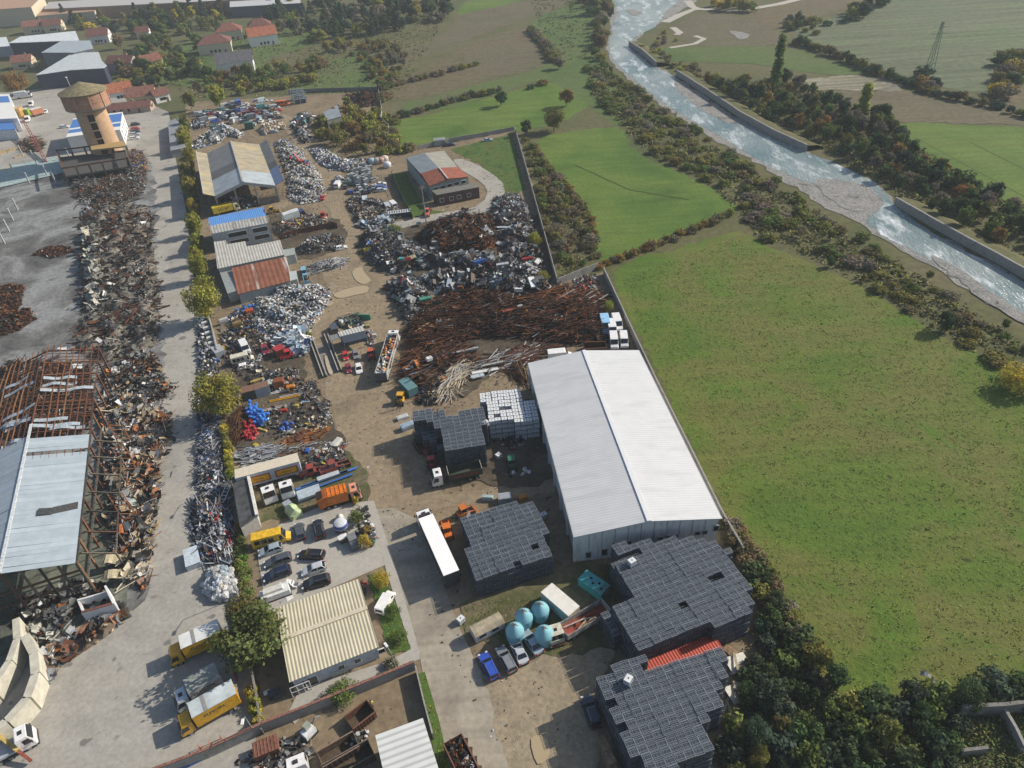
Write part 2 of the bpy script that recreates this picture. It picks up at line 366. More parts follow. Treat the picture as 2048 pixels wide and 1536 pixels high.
# river
sheet('river_bed', [(1215, -20), (1225, 60), (1212, 95), (1228, 130), (1290, 188), (1400, 262), (1500, 318), (1600, 382), (1640, 410), (1700, 440), (1800, 500), (1900, 555), (2000, 620), (2300, 800), (2300, 690), (2060, 570), (1990, 530), (1850, 455), (1785, 405), (1745, 365), (1620, 305), (1480, 238), (1350, 152), (1262, 95), (1330, 40), (1390, 5), (1400, -20)], .03, M['pebble'], 2, rag=1.2)
sheet('river', [(1232, -20), (1236, 25), (1220, 60), (1218, 95), (1232, 128), (1270, 160), (1330, 208), (1400, 250), (1465, 288), (1530, 328), (1580, 352), (1640, 372), (1720, 372), (1765, 400), (1760, 420), (1730, 445), (1800, 490), (1880, 530), (1960, 590), (2060, 648), (2300, 780), (2300, 700), (2060, 572), (1990, 535), (1850, 458), (1790, 412), (1745, 362), (1620, 308), (1540, 275), (1470, 245), (1440, 240), (1400, 215), (1350, 178), (1350, 155), (1310, 135), (1262, 100), (1268, 75), (1310, 55), (1330, 25), (1370, -20)], .06, M['water'], 2, rag=0.5)
for k, pl in enumerate([[(1348, 168), (1372, 172), (1440, 222), (1480, 245), (1455, 246), (1390, 212)], [(1630, 362), (1690, 362), (1745, 380), (1752, 405), (1718, 425), (1660, 400)], [(1460, 62), (1500, 70), (1480, 80)], [(1250, 20), (1285, 24), (1270, 32)], [(1860, 515), (1905, 530), (1990, 590), (2060, 640), (2060, 655), (1960, 596)]]):
 sheet('gravel_bar', pl, .09+.005*k, M['pebble'], 3, rag=0.9)
# ground of the works
sheet('yard', [(372, 205), (470, 200), (640, 188), (757, 185), (766, 245), (785, 312), (830, 300), (1030, 262), (1075, 400), (1115, 565), (1205, 545), (1290, 715), (1440, 1035), (1500, 1130), (1540, 1250), (1490, 1400), (1450, 1600), (480, 1700), (520, 1400), (478, 1180), (452, 860), (420, 640), (385, 480), (370, 330)], .02, M['dirt'], rag=0.6)
sheet('concrete_yard', [(-300, 190), (30, 185), (130, 170), (260, 190), (338, 225), (350, 310), (372, 420), (388, 560), (398, 700), (410, 850), (455, 960), (472, 1180), (520, 1400), (490, 1700), (-300, 1900)], .03, M['concrete'])
sheet('burnt_floor', [(-300, 370), (130, 335), (300, 310), (318, 420), (312, 560), (325, 700), (330, 850), (310, 1000), (295, 1180), (230, 1260), (100, 1330), (-300, 1400)], .04, M['ash'], 1, .8, seed=2, rag=1.0)
sheet('dirt_track', [(562, 236), (584, 236), (612, 285), (640, 322), (684, 342), (692, 400), (702, 442), (735, 478), (758, 545), (850, 548), (960, 565), (850, 568), (775, 580), (800, 640), (800, 700), (830, 780), (825, 830), (860, 970), (930, 985), (1100, 955), (1108, 985), (930, 1012), (840, 1040), (885, 1150), (850, 1250), (770, 1130), (738, 1000), (700, 945), (655, 800), (640, 720), (612, 640), (665, 590), (640, 540), (700, 520), (680, 470), (640, 400), (560, 420), (540, 405), (640, 385), (600, 310)], .04, M['track'], 2, rag=0.6)
sheet('lane', [(745, 1020), (835, 1040), (880, 1150), (920, 1260), (975, 1370), (1040, 1560), (900, 1560), (835, 1290), (775, 1120)], .05, M['lane'], 2)
sheet('gravel_lot', [(940, 1300), (985, 1360), (1100, 1305), (1230, 1290), (1215, 1330), (1190, 1400), (1190, 1600), (1045, 1600), (960, 1340)], .05, M['sand'], 2, rag=0.5)
sheet('parking_lot', [(512, 1090), (560, 1050), (640, 1015), (738, 1003), (778, 1128), (700, 1162), (560, 1220), (535, 1232)], .06, M['paving'])
sheet('pavement', [(738, 1003), (748, 1003), (790, 1130), (838, 1300), (840, 1320), (640, 1395), (590, 1450), (575, 1430), (600, 1380), (780, 1322), (822, 1300), (772, 1140)], .07, M['paving'])
sheet('lawn', [(735, 1152), (770, 1150), (795, 1220), (822, 1298), (782, 1312), (758, 1235)], .08, M['lawn'], 1, rag=0.25)
sheet('grass_verge', [(832, 1350), (850, 1345), (878, 1440), (905, 1560), (880, 1560), (855, 1440)], .06, M['lawn'])
sheet('lawn', [(782, 350), (812, 345), (850, 420), (960, 432), (830, 445)], .05, M['lawn'], rag=0.25)
sheet('yard_grass', [(900, 300), (1025, 268), (1050, 380), (1010, 400), (960, 330)], .05, M['lawn'], rag=0.6)
sheet('access_road', [(905, 330), (925, 318), (990, 352), (1010, 385), (975, 425), (850, 445), (760, 470), (750, 458), (850, 432), (950, 415), (975, 385), (955, 360)], .07, M['concrete'], 2)
for pl in [[(482, 920), (700, 905), (735, 1000), (620, 1020), (510, 1045)], [(920, 1210), (1100, 1130), (1240, 1140), (1240, 1290), (1000, 1310)]]:
 sheet('yard_grass', pl, .05, M['weedy'], 2, rag=0.6)
for k, pl in enumerate([[(815, 640), (870, 600), (1110, 575), (1205, 600), (1215, 690), (1050, 700), (940, 790), (850, 800), (800, 740)], [(722, 470), (820, 445), (1080, 430), (1100, 570), (760, 548)], [(540, 430), (680, 440), (680, 500), (560, 520)], [(455, 640), (600, 680), (610, 770), (660, 830), (690, 940), (480, 930)], [(860, 870), (1100, 860), (1110, 960), (990, 975), (880, 930)], [(840, 850), (900, 940), (830, 900)]]):
 sheet('oily_ground', pl, .045+.003*k, M['oil'], 2, rag=0.6)
def pud(pts, k): sheet('puddle', pts, .075+.002*k, M['puddle'], 3)
for k, pl in enumerate([[(705, 545), (722, 535), (730, 548), (742, 562), (728, 570), (712, 562)], [(668, 590), (700, 578), (735, 574), (734, 586), (710, 592), (680, 598)], [(620, 642), (636, 634), (640, 642), (628, 652)], [(645, 612), (668, 605), (660, 614)], [(1062, 1480), (1090, 1475), (1100, 1510), (1075, 1530)], [(640, 625), (650, 620), (648, 630)]]): pud(pl, k)
# haul paths beyond the river
def strip(pl, wd, mat, name, k):
 q = PX(pl); mb = MB(); L = []
 for i, p in enumerate(q):
  a = q[max(0, i-1)]; b_ = q[min(len(q)-1, i+1)]; d = (b_-a); d.normalize(); nn = Vector((-d.y, d.x, 0)); L.append((p+nn*wd, p-nn*wd))
 for i in range(len(L)-1): mb.quad(*[(x.x, x.y, .5) for x in (L[i][1], L[i+1][1], L[i+1][0], L[i][0])])
 mb.v = [(x, y, .034 if k < 2 else .105+.004*k) for x, y, z in mb.v]; tag(mb.build(name, mat), kind='structure')
TRM = ground_mat('worn_grass', [(.095, .125, .03), (.12, .13, .042), (.08, .115, .022)], .3, 2); TRD = ground_mat('wheel_rut', [(.055, .085, .016), (.07, .095, .024), (.075, .11, .018)], .3, 2)
for k, (pl, wd, mt) in enumerate([(smooth_poly([(1545, 1165), (1600, 1195), (1680, 1240), (1760, 1280), (1840, 1297), (1930, 1298), (2080, 1292)], 4)[:24], .13, TRM), ([(1690, 965), (1740, 1030), (1800, 1100)], .12, TRD), ([(1150, 330), (1260, 380), (1380, 400)], .2, TRD), ([(1830, 275), (1930, 330), (2060, 400)], .3, TRD), ([(1940, 285), (2070, 350)], .3, TRD)]): strip(pl, wd, mt, 'wheel_track', k)
for k, (pl, wd) in enumerate([([(1330, 45), (1360, 30), (1390, 18), (1480, 22), (1560, 8), (1640, -12)], 3.0), ([(1375, 2), (1385, 14), (1400, 20)], 2.5), ([(1345, 55), (1360, 66), (1352, 70)], 2), ([(1340, 96), (1390, 88), (1408, 78), (1390, 72)], 1.6)]):
 q = PX(pl); mb = MB()
 L = [];
 for i, p in enumerate(q):
  a = q[max(0, i-1)]; b_ = q[min(len(q)-1, i+1)]; d = (b_-a); d.normalize(); nn = Vector((-d.y, d.x, 0)); L.append((p+nn*wd, p-nn*wd))
 for i in range(len(L)-1): mb.quad(*[(x.x, x.y, .14+.004*k) for x in (L[i][1], L[i+1][1], L[i+1][0], L[i][0])])
 tag(mb.build('path', plain('pale_path%d' % k, (.42, .39, .34), .9)), kind='structure')

# ---------------------------------------------------------------- walls and fences
CONC = ground_mat('wall_concrete', [(.20, .195, .18), (.29, .28, .26), (.24, .235, .22)], .4, 3, bs=.2, amt2=.4)
CONCD = ground_mat('stained_concrete', [(.12, .118, .11), (.2, .195, .18), (.15, .14, .13)], .4, 3, bs=.2, amt2=.4)
def wall(name, pts, h, t, mat, label, cat, cap=None, posts=0, panel=0, pmat=None, zb=0):
 q = PX(pts); r = thing(name, label, cat, tuple(q[0])); mb = MB(); cb = MB(); pb = MB()
 for i in range(len(q)-1):
  a, b_ = q[i], q[i+1]; d = b_-a; L = d.length; rz = math.atan2(d.y, d.x); n = max(1, int(L/panel)) if panel else 1
  for k in range(n):
   p = a+d*((k+.5)/n); mb.box(p.x, p.y, zb, L/n-(.06 if panel else 0), t, h+(.04*((k*7) % 3-1) if panel else 0), rz)
  if cap: c = a+d*.5; cb.box(c.x, c.y, zb+h, L, t+cap, .12, rz)
  if posts:
   n = max(1, int(L/posts))
   for k in range(n+1): p = a+d*(k/n); pb.box(p.x, p.y, zb, t+.12, t+.12, h+.15, rz)
 mb.build('wall_panel' if panel else 'wall_body', mat, r, True)
 if cap: cb.build('coping', pmat or mat, r, True)
 if posts: pb.build('post', pmat or mat, r, True).__setitem__('kind', 'stuff')
 return r
wall('perimeter_wall', [(1207, 549), (1262, 668), (1310, 770), (1380, 912), (1440, 1035), (1484, 1112)], 2.0, .2, CONC, 'long grey concrete panel wall between the white warehouse and the big meadow', 'wall', panel=2.5, cap=.08)
wall('perimeter_wall', [(1030, 264), (1060, 370), (1086, 466), (1114, 570)], 2.2, .2, CONC, 'grey concrete panel wall between the scrap heaps and the bramble strip', 'wall', panel=2.5)
wall('perimeter_wall', [(1116, 570), (1196, 538)], 2.0, .2, CONC, 'short concrete wall closing the corner beside the two perimeter walls', 'wall', panel=2.5)
wall('perimeter_wall', [(838, 300), (900, 285), (960, 275), (1028, 262)], 1.8, .2, CONC, 'dark stained concrete wall between the workshop yard and the green strip field', 'wall', panel=2.5)
wall('perimeter_wall', [(578, 188), (640, 184), (757, 181)], 1.8, .2, CONCD, 'far concrete wall behind the scrapyard at the pasture edge', 'wall')
wall('perimeter_wall', [(757, 181), (764, 222), (762, 242), (778, 258), (775, 310)], 1.8, .2, CONC, 'thin pale wall bending beside the shrubby corner of the yard', 'wall')
wall('river_wall', [(1258, 92), (1283, 108), (1312, 134)], 2.6, .6, CONC, 'short curved concrete flood wall on the upper river bend', 'flood wall')
wall('river_wall', [(1353, 151), (1420, 195), (1480, 236), (1540, 270), (1612, 304)], 2.6, .6, CONC, 'long straight concrete flood wall along the far bank of the river', 'flood wall', panel=6)
wall('river_wall', [(1788, 410), (1850, 446), (1920, 486), (1990, 524), (2070, 570), (2200, 640)], 2.6, .6, CONC, 'concrete flood wall on the far bank at the right edge of the photo', 'flood wall', panel=6)
wall('yard_wall', [(420, 640), (428, 668), (438, 712)], 2.0, .25, CONC, 'short concrete wall behind the stacked white panels beside the left road', 'wall')
wall('yard_wall', [(478, 1190), (516, 1395), (528, 1470)], 1.6, .2, CONCD, 'low wall under the hedge between the trucks and the cream roofed office', 'wall')
BRK = plain('red_brick_coping', (.24, .115, .085), .9, var=.5, sc_=5)
wall('boundary_wall', [(250, 1580), (420, 1515), (530, 1463), (620, 1428), (735, 1380), (832, 1340)], 2.2, .25, CONC, 'pale wall with red brick coping between the office garden and the skip yard', 'wall', cap=.14, pmat=BRK)
wall('boundary_wall', [(834, 1345), (852, 1420), (868, 1480)], 1.8, .2, CONC, 'thin concrete wall beside the lane at the corner of the skip yard', 'wall')
wall('scrap_fence', [(560, 480), (600, 470), (668, 455), (676, 458)], 2.0, .1, plain('rusty_sheet', (.13, .05, .035), .9, var=.4), 'rusty dark red sheet fence between the engine heap and the grey scrap', 'fence')
wall('yard_fence', [(784, 352), (800, 390), (826, 440)], 2.0, .12, plain('dark_mesh', (.03, .05, .03), .9), 'dark green fence between the wrecked cars and the workshop lawn', 'fence')
# banks behind the flood walls
def bank(pts, wd, h, mat):
 q = PX(pts); mb = MB(); L = []
 for i, p in enumerate(q):
  d = (q[min(len(q)-1, i+1)]-q[max(0, i-1)]); d.normalize(); nn = Vector((d.y, -d.x, 0))
  if nn.y < 0: nn = -nn
  L.append((Vector((p.x, p.y, 0))+nn*.31+Vector((0, 0, h)), Vector((p.x, p.y, 0))+nn*wd*.5+Vector((0, 0, h*.8)), Vector((p.x, p.y, 0))+nn*wd+Vector((0, 0, .0))))
 for i in range(len(L)-1):
  for k in range(2): mb.quad(L[i][k], L[i+1][k], L[i+1][k+1], L[i][k+1])
 tag(mb.build('river_bank', mat), kind='structure')
bank([(1353, 151), (1420, 195), (1480, 236), (1540, 270), (1612, 304)], 9, 2.2, M['ground'])
bank([(1788, 410), (1850, 446), (1920, 486), (1990, 524), (2070, 570), (2200, 640)], 9, 2.2, M['ground'])
bank([(1258, 92), (1283, 108), (1312, 134)], 9, 2.2, M['ground'])
# ================================================================ BUILDINGS
def hgt(base, top):
 b_ = P(*base); best = (1e9, 0)
 for k in range(0, 600):
  z = k*.1; d = np.array([b_.x, b_.y, z-CAM_H]); dz = d@_f
  e = (1024+FPX*(d@_r)/dz-top[0])**2+(768-FPX*(d@_u)/dz-top[1])**2
  if e < best[0]: best = (e, z)
 return best[1]
GLASS = plain('dark_glass', (.02, .025, .03), .12, spec=.6, var=.3)
WHITE = plain('white_paint', (.72, .72, .70), .5, var=.08)
DARK = plain('dark_opening', (.012, .012, .014), .9)
BLACK = plain('black_rubber', (.018, .018, .02), .85)
STEEL = plain('grey_steel', (.30, .31, .32), .45, .3, var=.2)
RUST = plain('rusty_steel', (.16, .065, .035), .85, var=.45, sc_=2.5)
JUNK = attr_mat('painted_scrap')
def xy(v): return Vector((v[0], v[1], 0))
def windows(r, a, b_, lst, mat=None, fm=None, nm='window'):
 """openings on the wall from a to b: (start m, width, z0, height)"""
 d = (xy(b_)-xy(a)); d.normalize(); nn = Vector((d.y, -d.x, 0))
 for s, wd, z0, h in lst:
  mb = MB(); c = xy(a)+d*(s+wd/2)+nn*.02; rz = math.atan2(d.y, d.x)
  mb.box(c.x, c.y, z0, wd, .10, h, rz, 0)
  for dx in (-wd/2, wd/2):
   p = c+d*dx+nn*.02; mb.box(p.x, p.y, z0-.06, .1, .13, h+.12, rz, 1)
  for zz in (z0-.06, z0+h-.04):
   p = c+nn*.02; mb.box(p.x, p.y, zz, wd+.1, .15, .1, rz, 1)
  mb.build(nm, [mat or GLASS, fm or WHITE], r, True)
def gable(name, label, cs, he, hr, roofm, wallm, ov=.3, ends=True, walls=(0, 1, 2, 3), cat='building', t=.14, ridge=None, gutter=None, r=None, he2=None):
 """cs near-left, near-right, far-right, far-left; ridge runs from the 0-1 end to the 3-2 end"""
 cs = [xy(c) for c in cs]; r = r or thing(name, label, cat, tuple(sum(cs, Vector())/4)); he2 = he if he2 is None else he2
 m0, m1 = (cs[0]+cs[1])/2, (cs[3]+cs[2])/2; Z = Vector((0, 0, 1)); ax = (m1-m0).normalized()
 wb = MB(); e = [he, he2, he2, he]
 for i in walls:
  j = (i+1) % 4; a, b_ = cs[i], cs[j]
  vs = [a, b_, b_+Z*(e[j]-.02), a+Z*(e[i]-.02)]; fs = [(0, 1, 2, 3)]
  if i in (0, 2): vs = [a, b_, b_+Z*(e[j]-.02), (m0 if i == 0 else m1)+Z*(hr-.03), a+Z*(e[i]-.02)]; fs = [(0, 1, 2, 3, 4)]
  wb.add(vs, fs)
 wb.build('wall', wallm, r, True)
 rb = MB(); o = ax*ov
 def ext(c, m_, h): d = (c-m_); L = d.length; d.normalize(); return c+d*ov+Z*(h-(hr-h)*ov/L)
 A0, A3, B1, B2 = ext(cs[0], m0, he)-o, ext(cs[3], m1, he)+o, ext(cs[1], m0, he2)-o, ext(cs[2], m1, he2)+o
 R0, R1 = m0+Z*hr-o, m1+Z*hr+o
 mats = roofm if isinstance(roofm, (list, tuple)) else [roofm, roofm]
 rb.slab(A0, R0, R1, A3, t, 0); rb.slab(R0, B1, B2, R1, t, 1)
 ro = rb.build('roof', list(mats), r, True)
 if ridge: MB().bar(R0+Z*.06, R1+Z*.06, .7, .12).build('ridge_cap', ridge, r, True)
 if gutter:
  for a, b_ in ((A0, A3), (B1, B2)): MB().bar(a-Z*.1, b_-Z*.1, .28, .2).build('gutter', gutter, r, True)
 return r
def block(name, label, top, z, roofm, wallm, cat='building', tz=None, par=.0, r=None, zb=0):
 """building from the photo outline of its roof at height z (tz: height per corner)"""
 tz = tz or [z]*len(top); pts = [P(u, v, h) for (u, v), h in zip(top, tz)]; n = len(pts)
 a = sum(pts[i].x*pts[(i+1) % n].y-pts[(i+1) % n].x*pts[i].y for i in range(n))
 if a < 0: pts = pts[::-1]
 r = r or thing(name, label, cat, tuple(xy(sum(pts, Vector())/n))); c = sum(pts, Vector())/n
 wb = MB()
 for i in range(n):
  p, q = pts[i], pts[(i+1) % n]
  wb.add([(p.x, p.y, zb), (q.x, q.y, zb), (q.x, q.y, q.z-.02), (p.x, p.y, p.z-.02)], [(0, 1, 2, 3)])
 if wallm: wb.build('wall', wallm, r, True)
 rb = MB(); ex = [p+(p-c).normalized()*.25 for p in pts]
 for p, o in zip(ex, pts): p.z = o.z
 rb.add([tuple(p) for p in ex]+[(p.x, p.y, p.z-.16) for p in ex], [tuple(range(n)), tuple(range(2*n-1, n-1, -1))]+[(i, i+n, (i+1) % n+n, (i+1) % n) for i in range(n)])
 rb.build('roof', roofm, r, True)
 return r, pts
# ---- the big white warehouse
cs = [P(1152, 1070, 6.85), P(1438, 1034, 6.85), P(1275, 702, 6.85), P(1060, 727, 6.85)]
DW = ang(cs[0], cs[1]); DL = ang(cs[0], cs[3])
WR = sheet_metal('white_sheet_roof', (.58, .595, .605), DW, .55, .10, .5, var=.035, bstr=.25, stain=((.50, .515, .52), .58, .5, .15))
WW = sheet_metal('weathered_panel_wall', (.50, .52, .53), PI/2, 1.5, .12, .7, stain=((.22, .22, .21), .60, .5, .25), bstr=.3)
m, nt, b = _nt('grimy_white_panel')
c = mixc(nt, (.52, .54, .55), (.20, .20, .19), ramp(nt, noise(nt, 1.1, 5, .7, stretch=(1, 1, .18)), [(.52, g(0)), (.75, g(.8))]))
nt.links.new(c, b.inputs['Base Color']); b.inputs['Roughness'].default_value = .8; WW = m
r = gable('warehouse', 'large white warehouse with white metal gable roof beside the meadow', cs, 6.85, 8.4, WR, WW, .35, ridge=plain('white_ridge', (.68, .69, .70), .4, var=.03), gutter=plain('grey_gutter', (.33, .34, .34), .5))
L = (xy(cs[1])-xy(cs[0])).length; d = (xy(cs[1])-xy(cs[0])).normalized()
windows(r, cs[0], cs[1], [(1.6, .9, .9, 1.4), (4.2, 1.0, 1.0, 1.6), (5.9, .9, 2.9, .9), (8.2, .9, 2.9, .9), (10.4, .9, 2.6, .7), (13.4, .9, 3.0, .9), (14.7, .9, 3.0, .9), (15.9, .9, 3.0, .9), (19.6, .9, 3.1, .9), (20.8, .9, 3.1, .9), (22.6, .9, 3.6, 1.3)], DARK, plain('grey_frame', (.4, .4, .4)))
mb = MB()
for k in range(1, 11):
 p = xy(cs[0])+d*(k*L/11)+Vector((d.y, -d.x, 0))*.03; mb.box(p.x, p.y, .1, .07, .05, 6.6+1.4*(1-abs(k*2/11-1)), DW)
mb.build('panel_joint', plain('joint_grey', (.16, .16, .16)), r, True)
dl = (xy(cs[3])-xy(cs[0])); LL = dl.length; dl.normalize(); nl = Vector((-dl.y, dl.x, 0))
for k in range(9):
 p = xy(cs[0])+dl*(k*LL/8.05+.2)+nl*.22; MB().box(p.x, p.y, 0, .5, .4, 6.5, DL).build('buttress', WW, r, True)
# ---- cream roofed office
oc = [P(559, 1217, 3.4), P(583, 1358, 3.4), P(752, 1291, 3.4), P(714, 1162, 3.4)]
DA = ang(oc[0], oc[1])
r = gable('office', 'low office with cream ribbed roof beside the parked cars', oc, 3.4, 4.3, sheet_metal('cream_ribbed_roof', (.60, .55, .40), DA, .52, .45, .6, var=.1, stain=((.42, .36, .24), .66, 1.5, .2)), plain('office_wall', (.5, .52, .56), .8), .35, ridge=plain('cream_ridge', (.55, .5, .38), .6))
windows(r, oc[1], oc[2], [(1.0, 2.2, .2, 2.0), (6.2, 1.0, 1.2, 1.0), (8.6, 1.0, 1.2, 1.0), (12.2, 1.0, 1.2, 1.0)])
ang_o = ang(oc[1], oc[2])
# ---- white shed at the bottom edge
bc = [P(785, 1610, 4), P(898, 1610, 4), P(844.5, 1439.5, 4), P(753, 1473, 4)]
r, _ = block('storage_shed', 'white ribbed metal roof shed at the bottom edge beside the lane', [(785, 1610), (898, 1610), (844.5, 1439.5), (753, 1473)], 4, sheet_metal('white_ribbed_shed_roof', (.62, .64, .62), ang(bc[3], bc[2]), .9, .32, .5, var=.05), plain('shed_wall', (.3, .3, .3), .8))
# ---- tan butterfly shed
TAN = ((.30, .275, .22), (.25, .25, .245))
def pz(l): return [P(u, v, z) for u, v, z in l]
r = thing('recycling_shed', 'large shed with tan and grey sheet roof and raised side wings among the waste heaps', 'building', tuple(xy(P(480, 345, 6))))
RA = pz([(429.8, 391.8, 6), (486, 363.7, 9.2), (462, 282.9, 9.2), (414, 307, 6)])
RB = pz([(486, 363.7, 9.2), (550.5, 370.7, 6), (518.3, 288.7, 6), (462, 282.9, 9.2)])
WL = pz([(407, 387.7, 7.4), (429.8, 391.8, 6), (414, 307, 6), (392.3, 302.8, 7.4)])
WRt = pz([(550.5, 370.7, 6), (568, 359.6, 7.4), (533.5, 278.8, 7.4), (518.3, 288.7, 6)])
ds = ang(RA[0], RA[1]); dlng = ang(RA[0], RA[3])
def split(q, t0, t1): return [q[0].lerp(q[3], t0), q[1].lerp(q[2], t0), q[1].lerp(q[2], t1), q[0].lerp(q[3], t1)]
tanm = sheet_metal('tan_sheet_roof', (.34, .30, .215), ds, .8, .15, .6, var=.2, stain=((.42, .33, .17), .56, .25, .4))
grym = sheet_metal('grey_sheet_roof', (.22, .225, .22), ds, .8, .15, .6, var=.15)
blum = sheet_metal('pale_blue_sheet', (.38, .43, .46), ds, .8, .2, .5, var=.15, stain=((.33, .17, .14), .68, .3, .3))
drk = sheet_metal('dark_sheet_roof', (.13, .13, .125), ds, .8, .15, .6)
for nm, q, segs in (('roof_slope', RA, [(0, .33, blum), (.33, .5, drk), (.5, 1, grym)]), ('roof_slope', RB, [(0, .27, blum), (.27, 1, tanm)]), ('side_wing', WL, [(0, 1, tanm)]), ('side_wing', WRt, [(0, .33, sheet_metal('blue_sheet', (.18, .24, .40), ds, .8, .3, .5)), (.33, .47, drk), (.47, 1, grym)])):
 mb = MB(); ms = []
 for a, b_, mt in segs: mb.slab(*split(q, a, b_), .12, len(ms)); ms.append(mt)
 mb.build(nm, ms, r, True)
MB().bar(RA[1]+Vector((0, 0, .1)), RA[2]+Vector((0, 0, .1)), .6, .14).build('ridge_cap', plain('pale_ridge', (.42, .40, .34)), r, True)
MB().bar(WL[0]+Vector((0, 0, .05)), WL[3]+Vector((0, 0, .05)), .3, .2).build('wing_edge', plain('pale_edge', (.5, .47, .4)), r, True)
CP = plain('concrete_post', (.3, .29, .27)); wl, wr, wf, wg = xy(RA[0]), xy(RB[1]), xy(RB[2]), xy(RA[3])
for k in range(7):
 for a, b_ in ((wl, wg), (wr, wf)):
  p = a.lerp(b_, k/6); MB().box(p.x, p.y, 0, .4, .4, 5.9, dlng).build('post', CP, r, True)
for k in (.33, .66): p = wl.lerp(wr, k); MB().box(p.x, p.y, 0, .4, .4, 7.6, dlng).build('post', CP, r, True)
mb = MB()
for a, b_, h in ((wg, wf, 5.9), (wl.lerp(wg, .02), wg, 5.6), (wl, wl.lerp(wr, .33), 2.6), (wl.lerp(wr, .66), wr, 2.6), (wr.lerp(wf, .3), wf, 3)):
 c_ = (a+b_)/2; mb.box(c_.x, c_.y, 0, (b_-a).length, .2, h, ang(a, b_))
mb.build('wall', plain('shed_brick', (.20, .17, .15), .9, var=.3), r, True)
fb = MB(); fb.bar(RA[0]-Vector((0, 0, .5)), RA[1]-Vector((0, 0, .5)), .15, .9); fb.bar(RA[1]-Vector((0, 0, .5)), RB[1]-Vector((0, 0, .5)), .15, .9)
fb.build('gable_truss', plain('pale_truss', (.35, .36, .36)), r, True)
# ---- blue and grey workshop, annex, rusty lean-to
rp = [P(418.7, 451.6, 7.4), P(532.3, 431, 7.4)]; fe = [P(416.3, 435.2, 6), P(526.5, 413.5, 6)]; ne = [P(422.8, 468, 6), P(537, 445.7, 6)]
r = thing('workshop', 'grey workshop with a bright blue far roof slope and big windows', 'building', tuple(xy(rp[0])))
db = ang(ne[0], fe[0])
MB().slab(rp[0], rp[1], fe[1], fe[0], .14).build('roof', sheet_metal('blue_roof', (.10, .27, .62), db, .6, .12, .45, var=.05), r, True)
MB().slab(ne[0], ne[1], rp[1], rp[0], .14).build('roof', sheet_metal('old_grey_roof', (.42, .42, .40), db, .9, .25, .7, var=.15, stain=((.25, .23, .2), .6, .8, .3)), r, True)
mb = MB(); q = [xy(ne[0]), xy(ne[1]), xy(fe[1]), xy(fe[0])]; mm = [(q[0]+q[3])/2, (q[1]+q[2])/2]; Z = Vector((0, 0, 1))
mb.add([q[0], q[1], q[1]+Z*5.9, q[0]+Z*5.9], [(0, 1, 2, 3)]); mb.add([q[2], q[3], q[3]+Z*5.9, q[2]+Z*5.9], [(0, 1, 2, 3)])
for i, j, k in ((1, 2, 1), (3, 0, 0)): mb.add([q[i], q[j], q[j]+Z*5.9, mm[k]+Z*7.2, q[i]+Z*5.9], [(0, 1, 2, 3, 4)])
mb.build('wall', plain('grey_plaster', (.34, .38, .40), .85, var=.15), r, True)
wl_ = (q[1]-q[0]).length
windows(r, q[0], q[1], [(wl_*.26, wl_*.33, 3.7, 1.5), (wl_*.26, wl_*.33, 1.4, 1.4), (wl_*.69, wl_*.27, 3.7, 1.5), (wl_*.69, wl_*.27, 1.4, 1.4)])
r, _ = block('annex', 'pale corrugated roof annex between the blue workshop and the rusty roof', [(429, 484), (452.7, 481), (454, 489), (490, 483), (491.5, 492.6), (510, 490), (558, 480), (567.5, 509), (436, 536.5)], 5, sheet_metal('pale_corrugated', (.47, .46, .42), db, .8, .28, .75, var=.12, stain=((.34, .32, .27), .6, .8, .4)), plain('annex_wall', (.33, .37, .37), .85), tz=[5.2, 5.2, 5.1, 5.1, 5.05, 5.05, 5.1, 4.6, 4.4])
rq = [(464.4, 536), (572, 513.7), (579, 561), (477, 588)]
rp_ = [P(*p, 3.6) for p in rq]
r, _ = block('lean_to', 'lean-to shed roofed with red rusty sheets and pale stripes', rq, 3.6, sheet_metal('rusty_striped_roof', (.24, .09, .05), ang(rp_[3], rp_[0]), 1.3, .25, .85, var=.2, stain=((.50, .50, .46), .60, .45, .02)), plain('lean_wall', (.30, .33, .33), .9), tz=[4.1, 4.1, 3.2, 3.2])
block('small_porch', 'small grey flat roof porch on the right of the annex', [(567, 500), (588, 496), (590, 508), (570, 512)], 3, plain('porch_roof', (.3, .33, .32)), plain('porch_wall', (.35, .38, .38)))
block('small_porch', 'tiny pale corrugated porch on the right of the rusty lean-to', [(578, 544), (592, 542), (594, 557), (580, 561)], 2.6, plain('porch_roof2', (.42, .47, .46)), plain('porch_wall2', (.3, .3, .3)))
block('guard_house', 'grey boxy outbuilding at the left of the rusty lean-to', [(438, 540), (463, 536), (474, 580), (455, 586)], 3.2, plain('flat_grey', (.26, .29, .28)), plain('gh_wall', (.36, .39, .38)))
# ---- small sheds
r, _ = block('long_shed', 'long narrow grey roof shed beside the tower car park', [(336, 244), (363, 232), (370, 295), (341, 301)], 3.2, sheet_metal('long_grey_roof', (.25, .27, .29), 0, .9, .2, .6), plain('ls_wall', (.25, .26, .28)))
block('hut', 'small hut with weathered blue grey roof among the bushes', [(648, 225), (674, 210), (682, 232), (654, 240)], 4.5, sheet_metal('hut_roof', (.24, .28, .31), .3, .8, .25, .6), plain('hut_wall', (.22, .22, .2)))
r, _ = block('open_shed', 'dark roofed lean-to with white fascia above the parked cars', [(464, 957), (494, 945), (513, 1030), (480, 1052)], 3.2, plain('felt_roof', (.085, .088, .09), .85, var=.45, sc_=.6), plain('os_wall', (.5, .49, .46)), tz=[3.0, 3.5, 3.5, 3.0])
a, b_ = P(495, 944, 3.45), P(514, 1031, 3.45); MB().bar(a, b_, .5, .6).build('fascia', plain('white_fascia', (.66, .64, .58)), r, True)
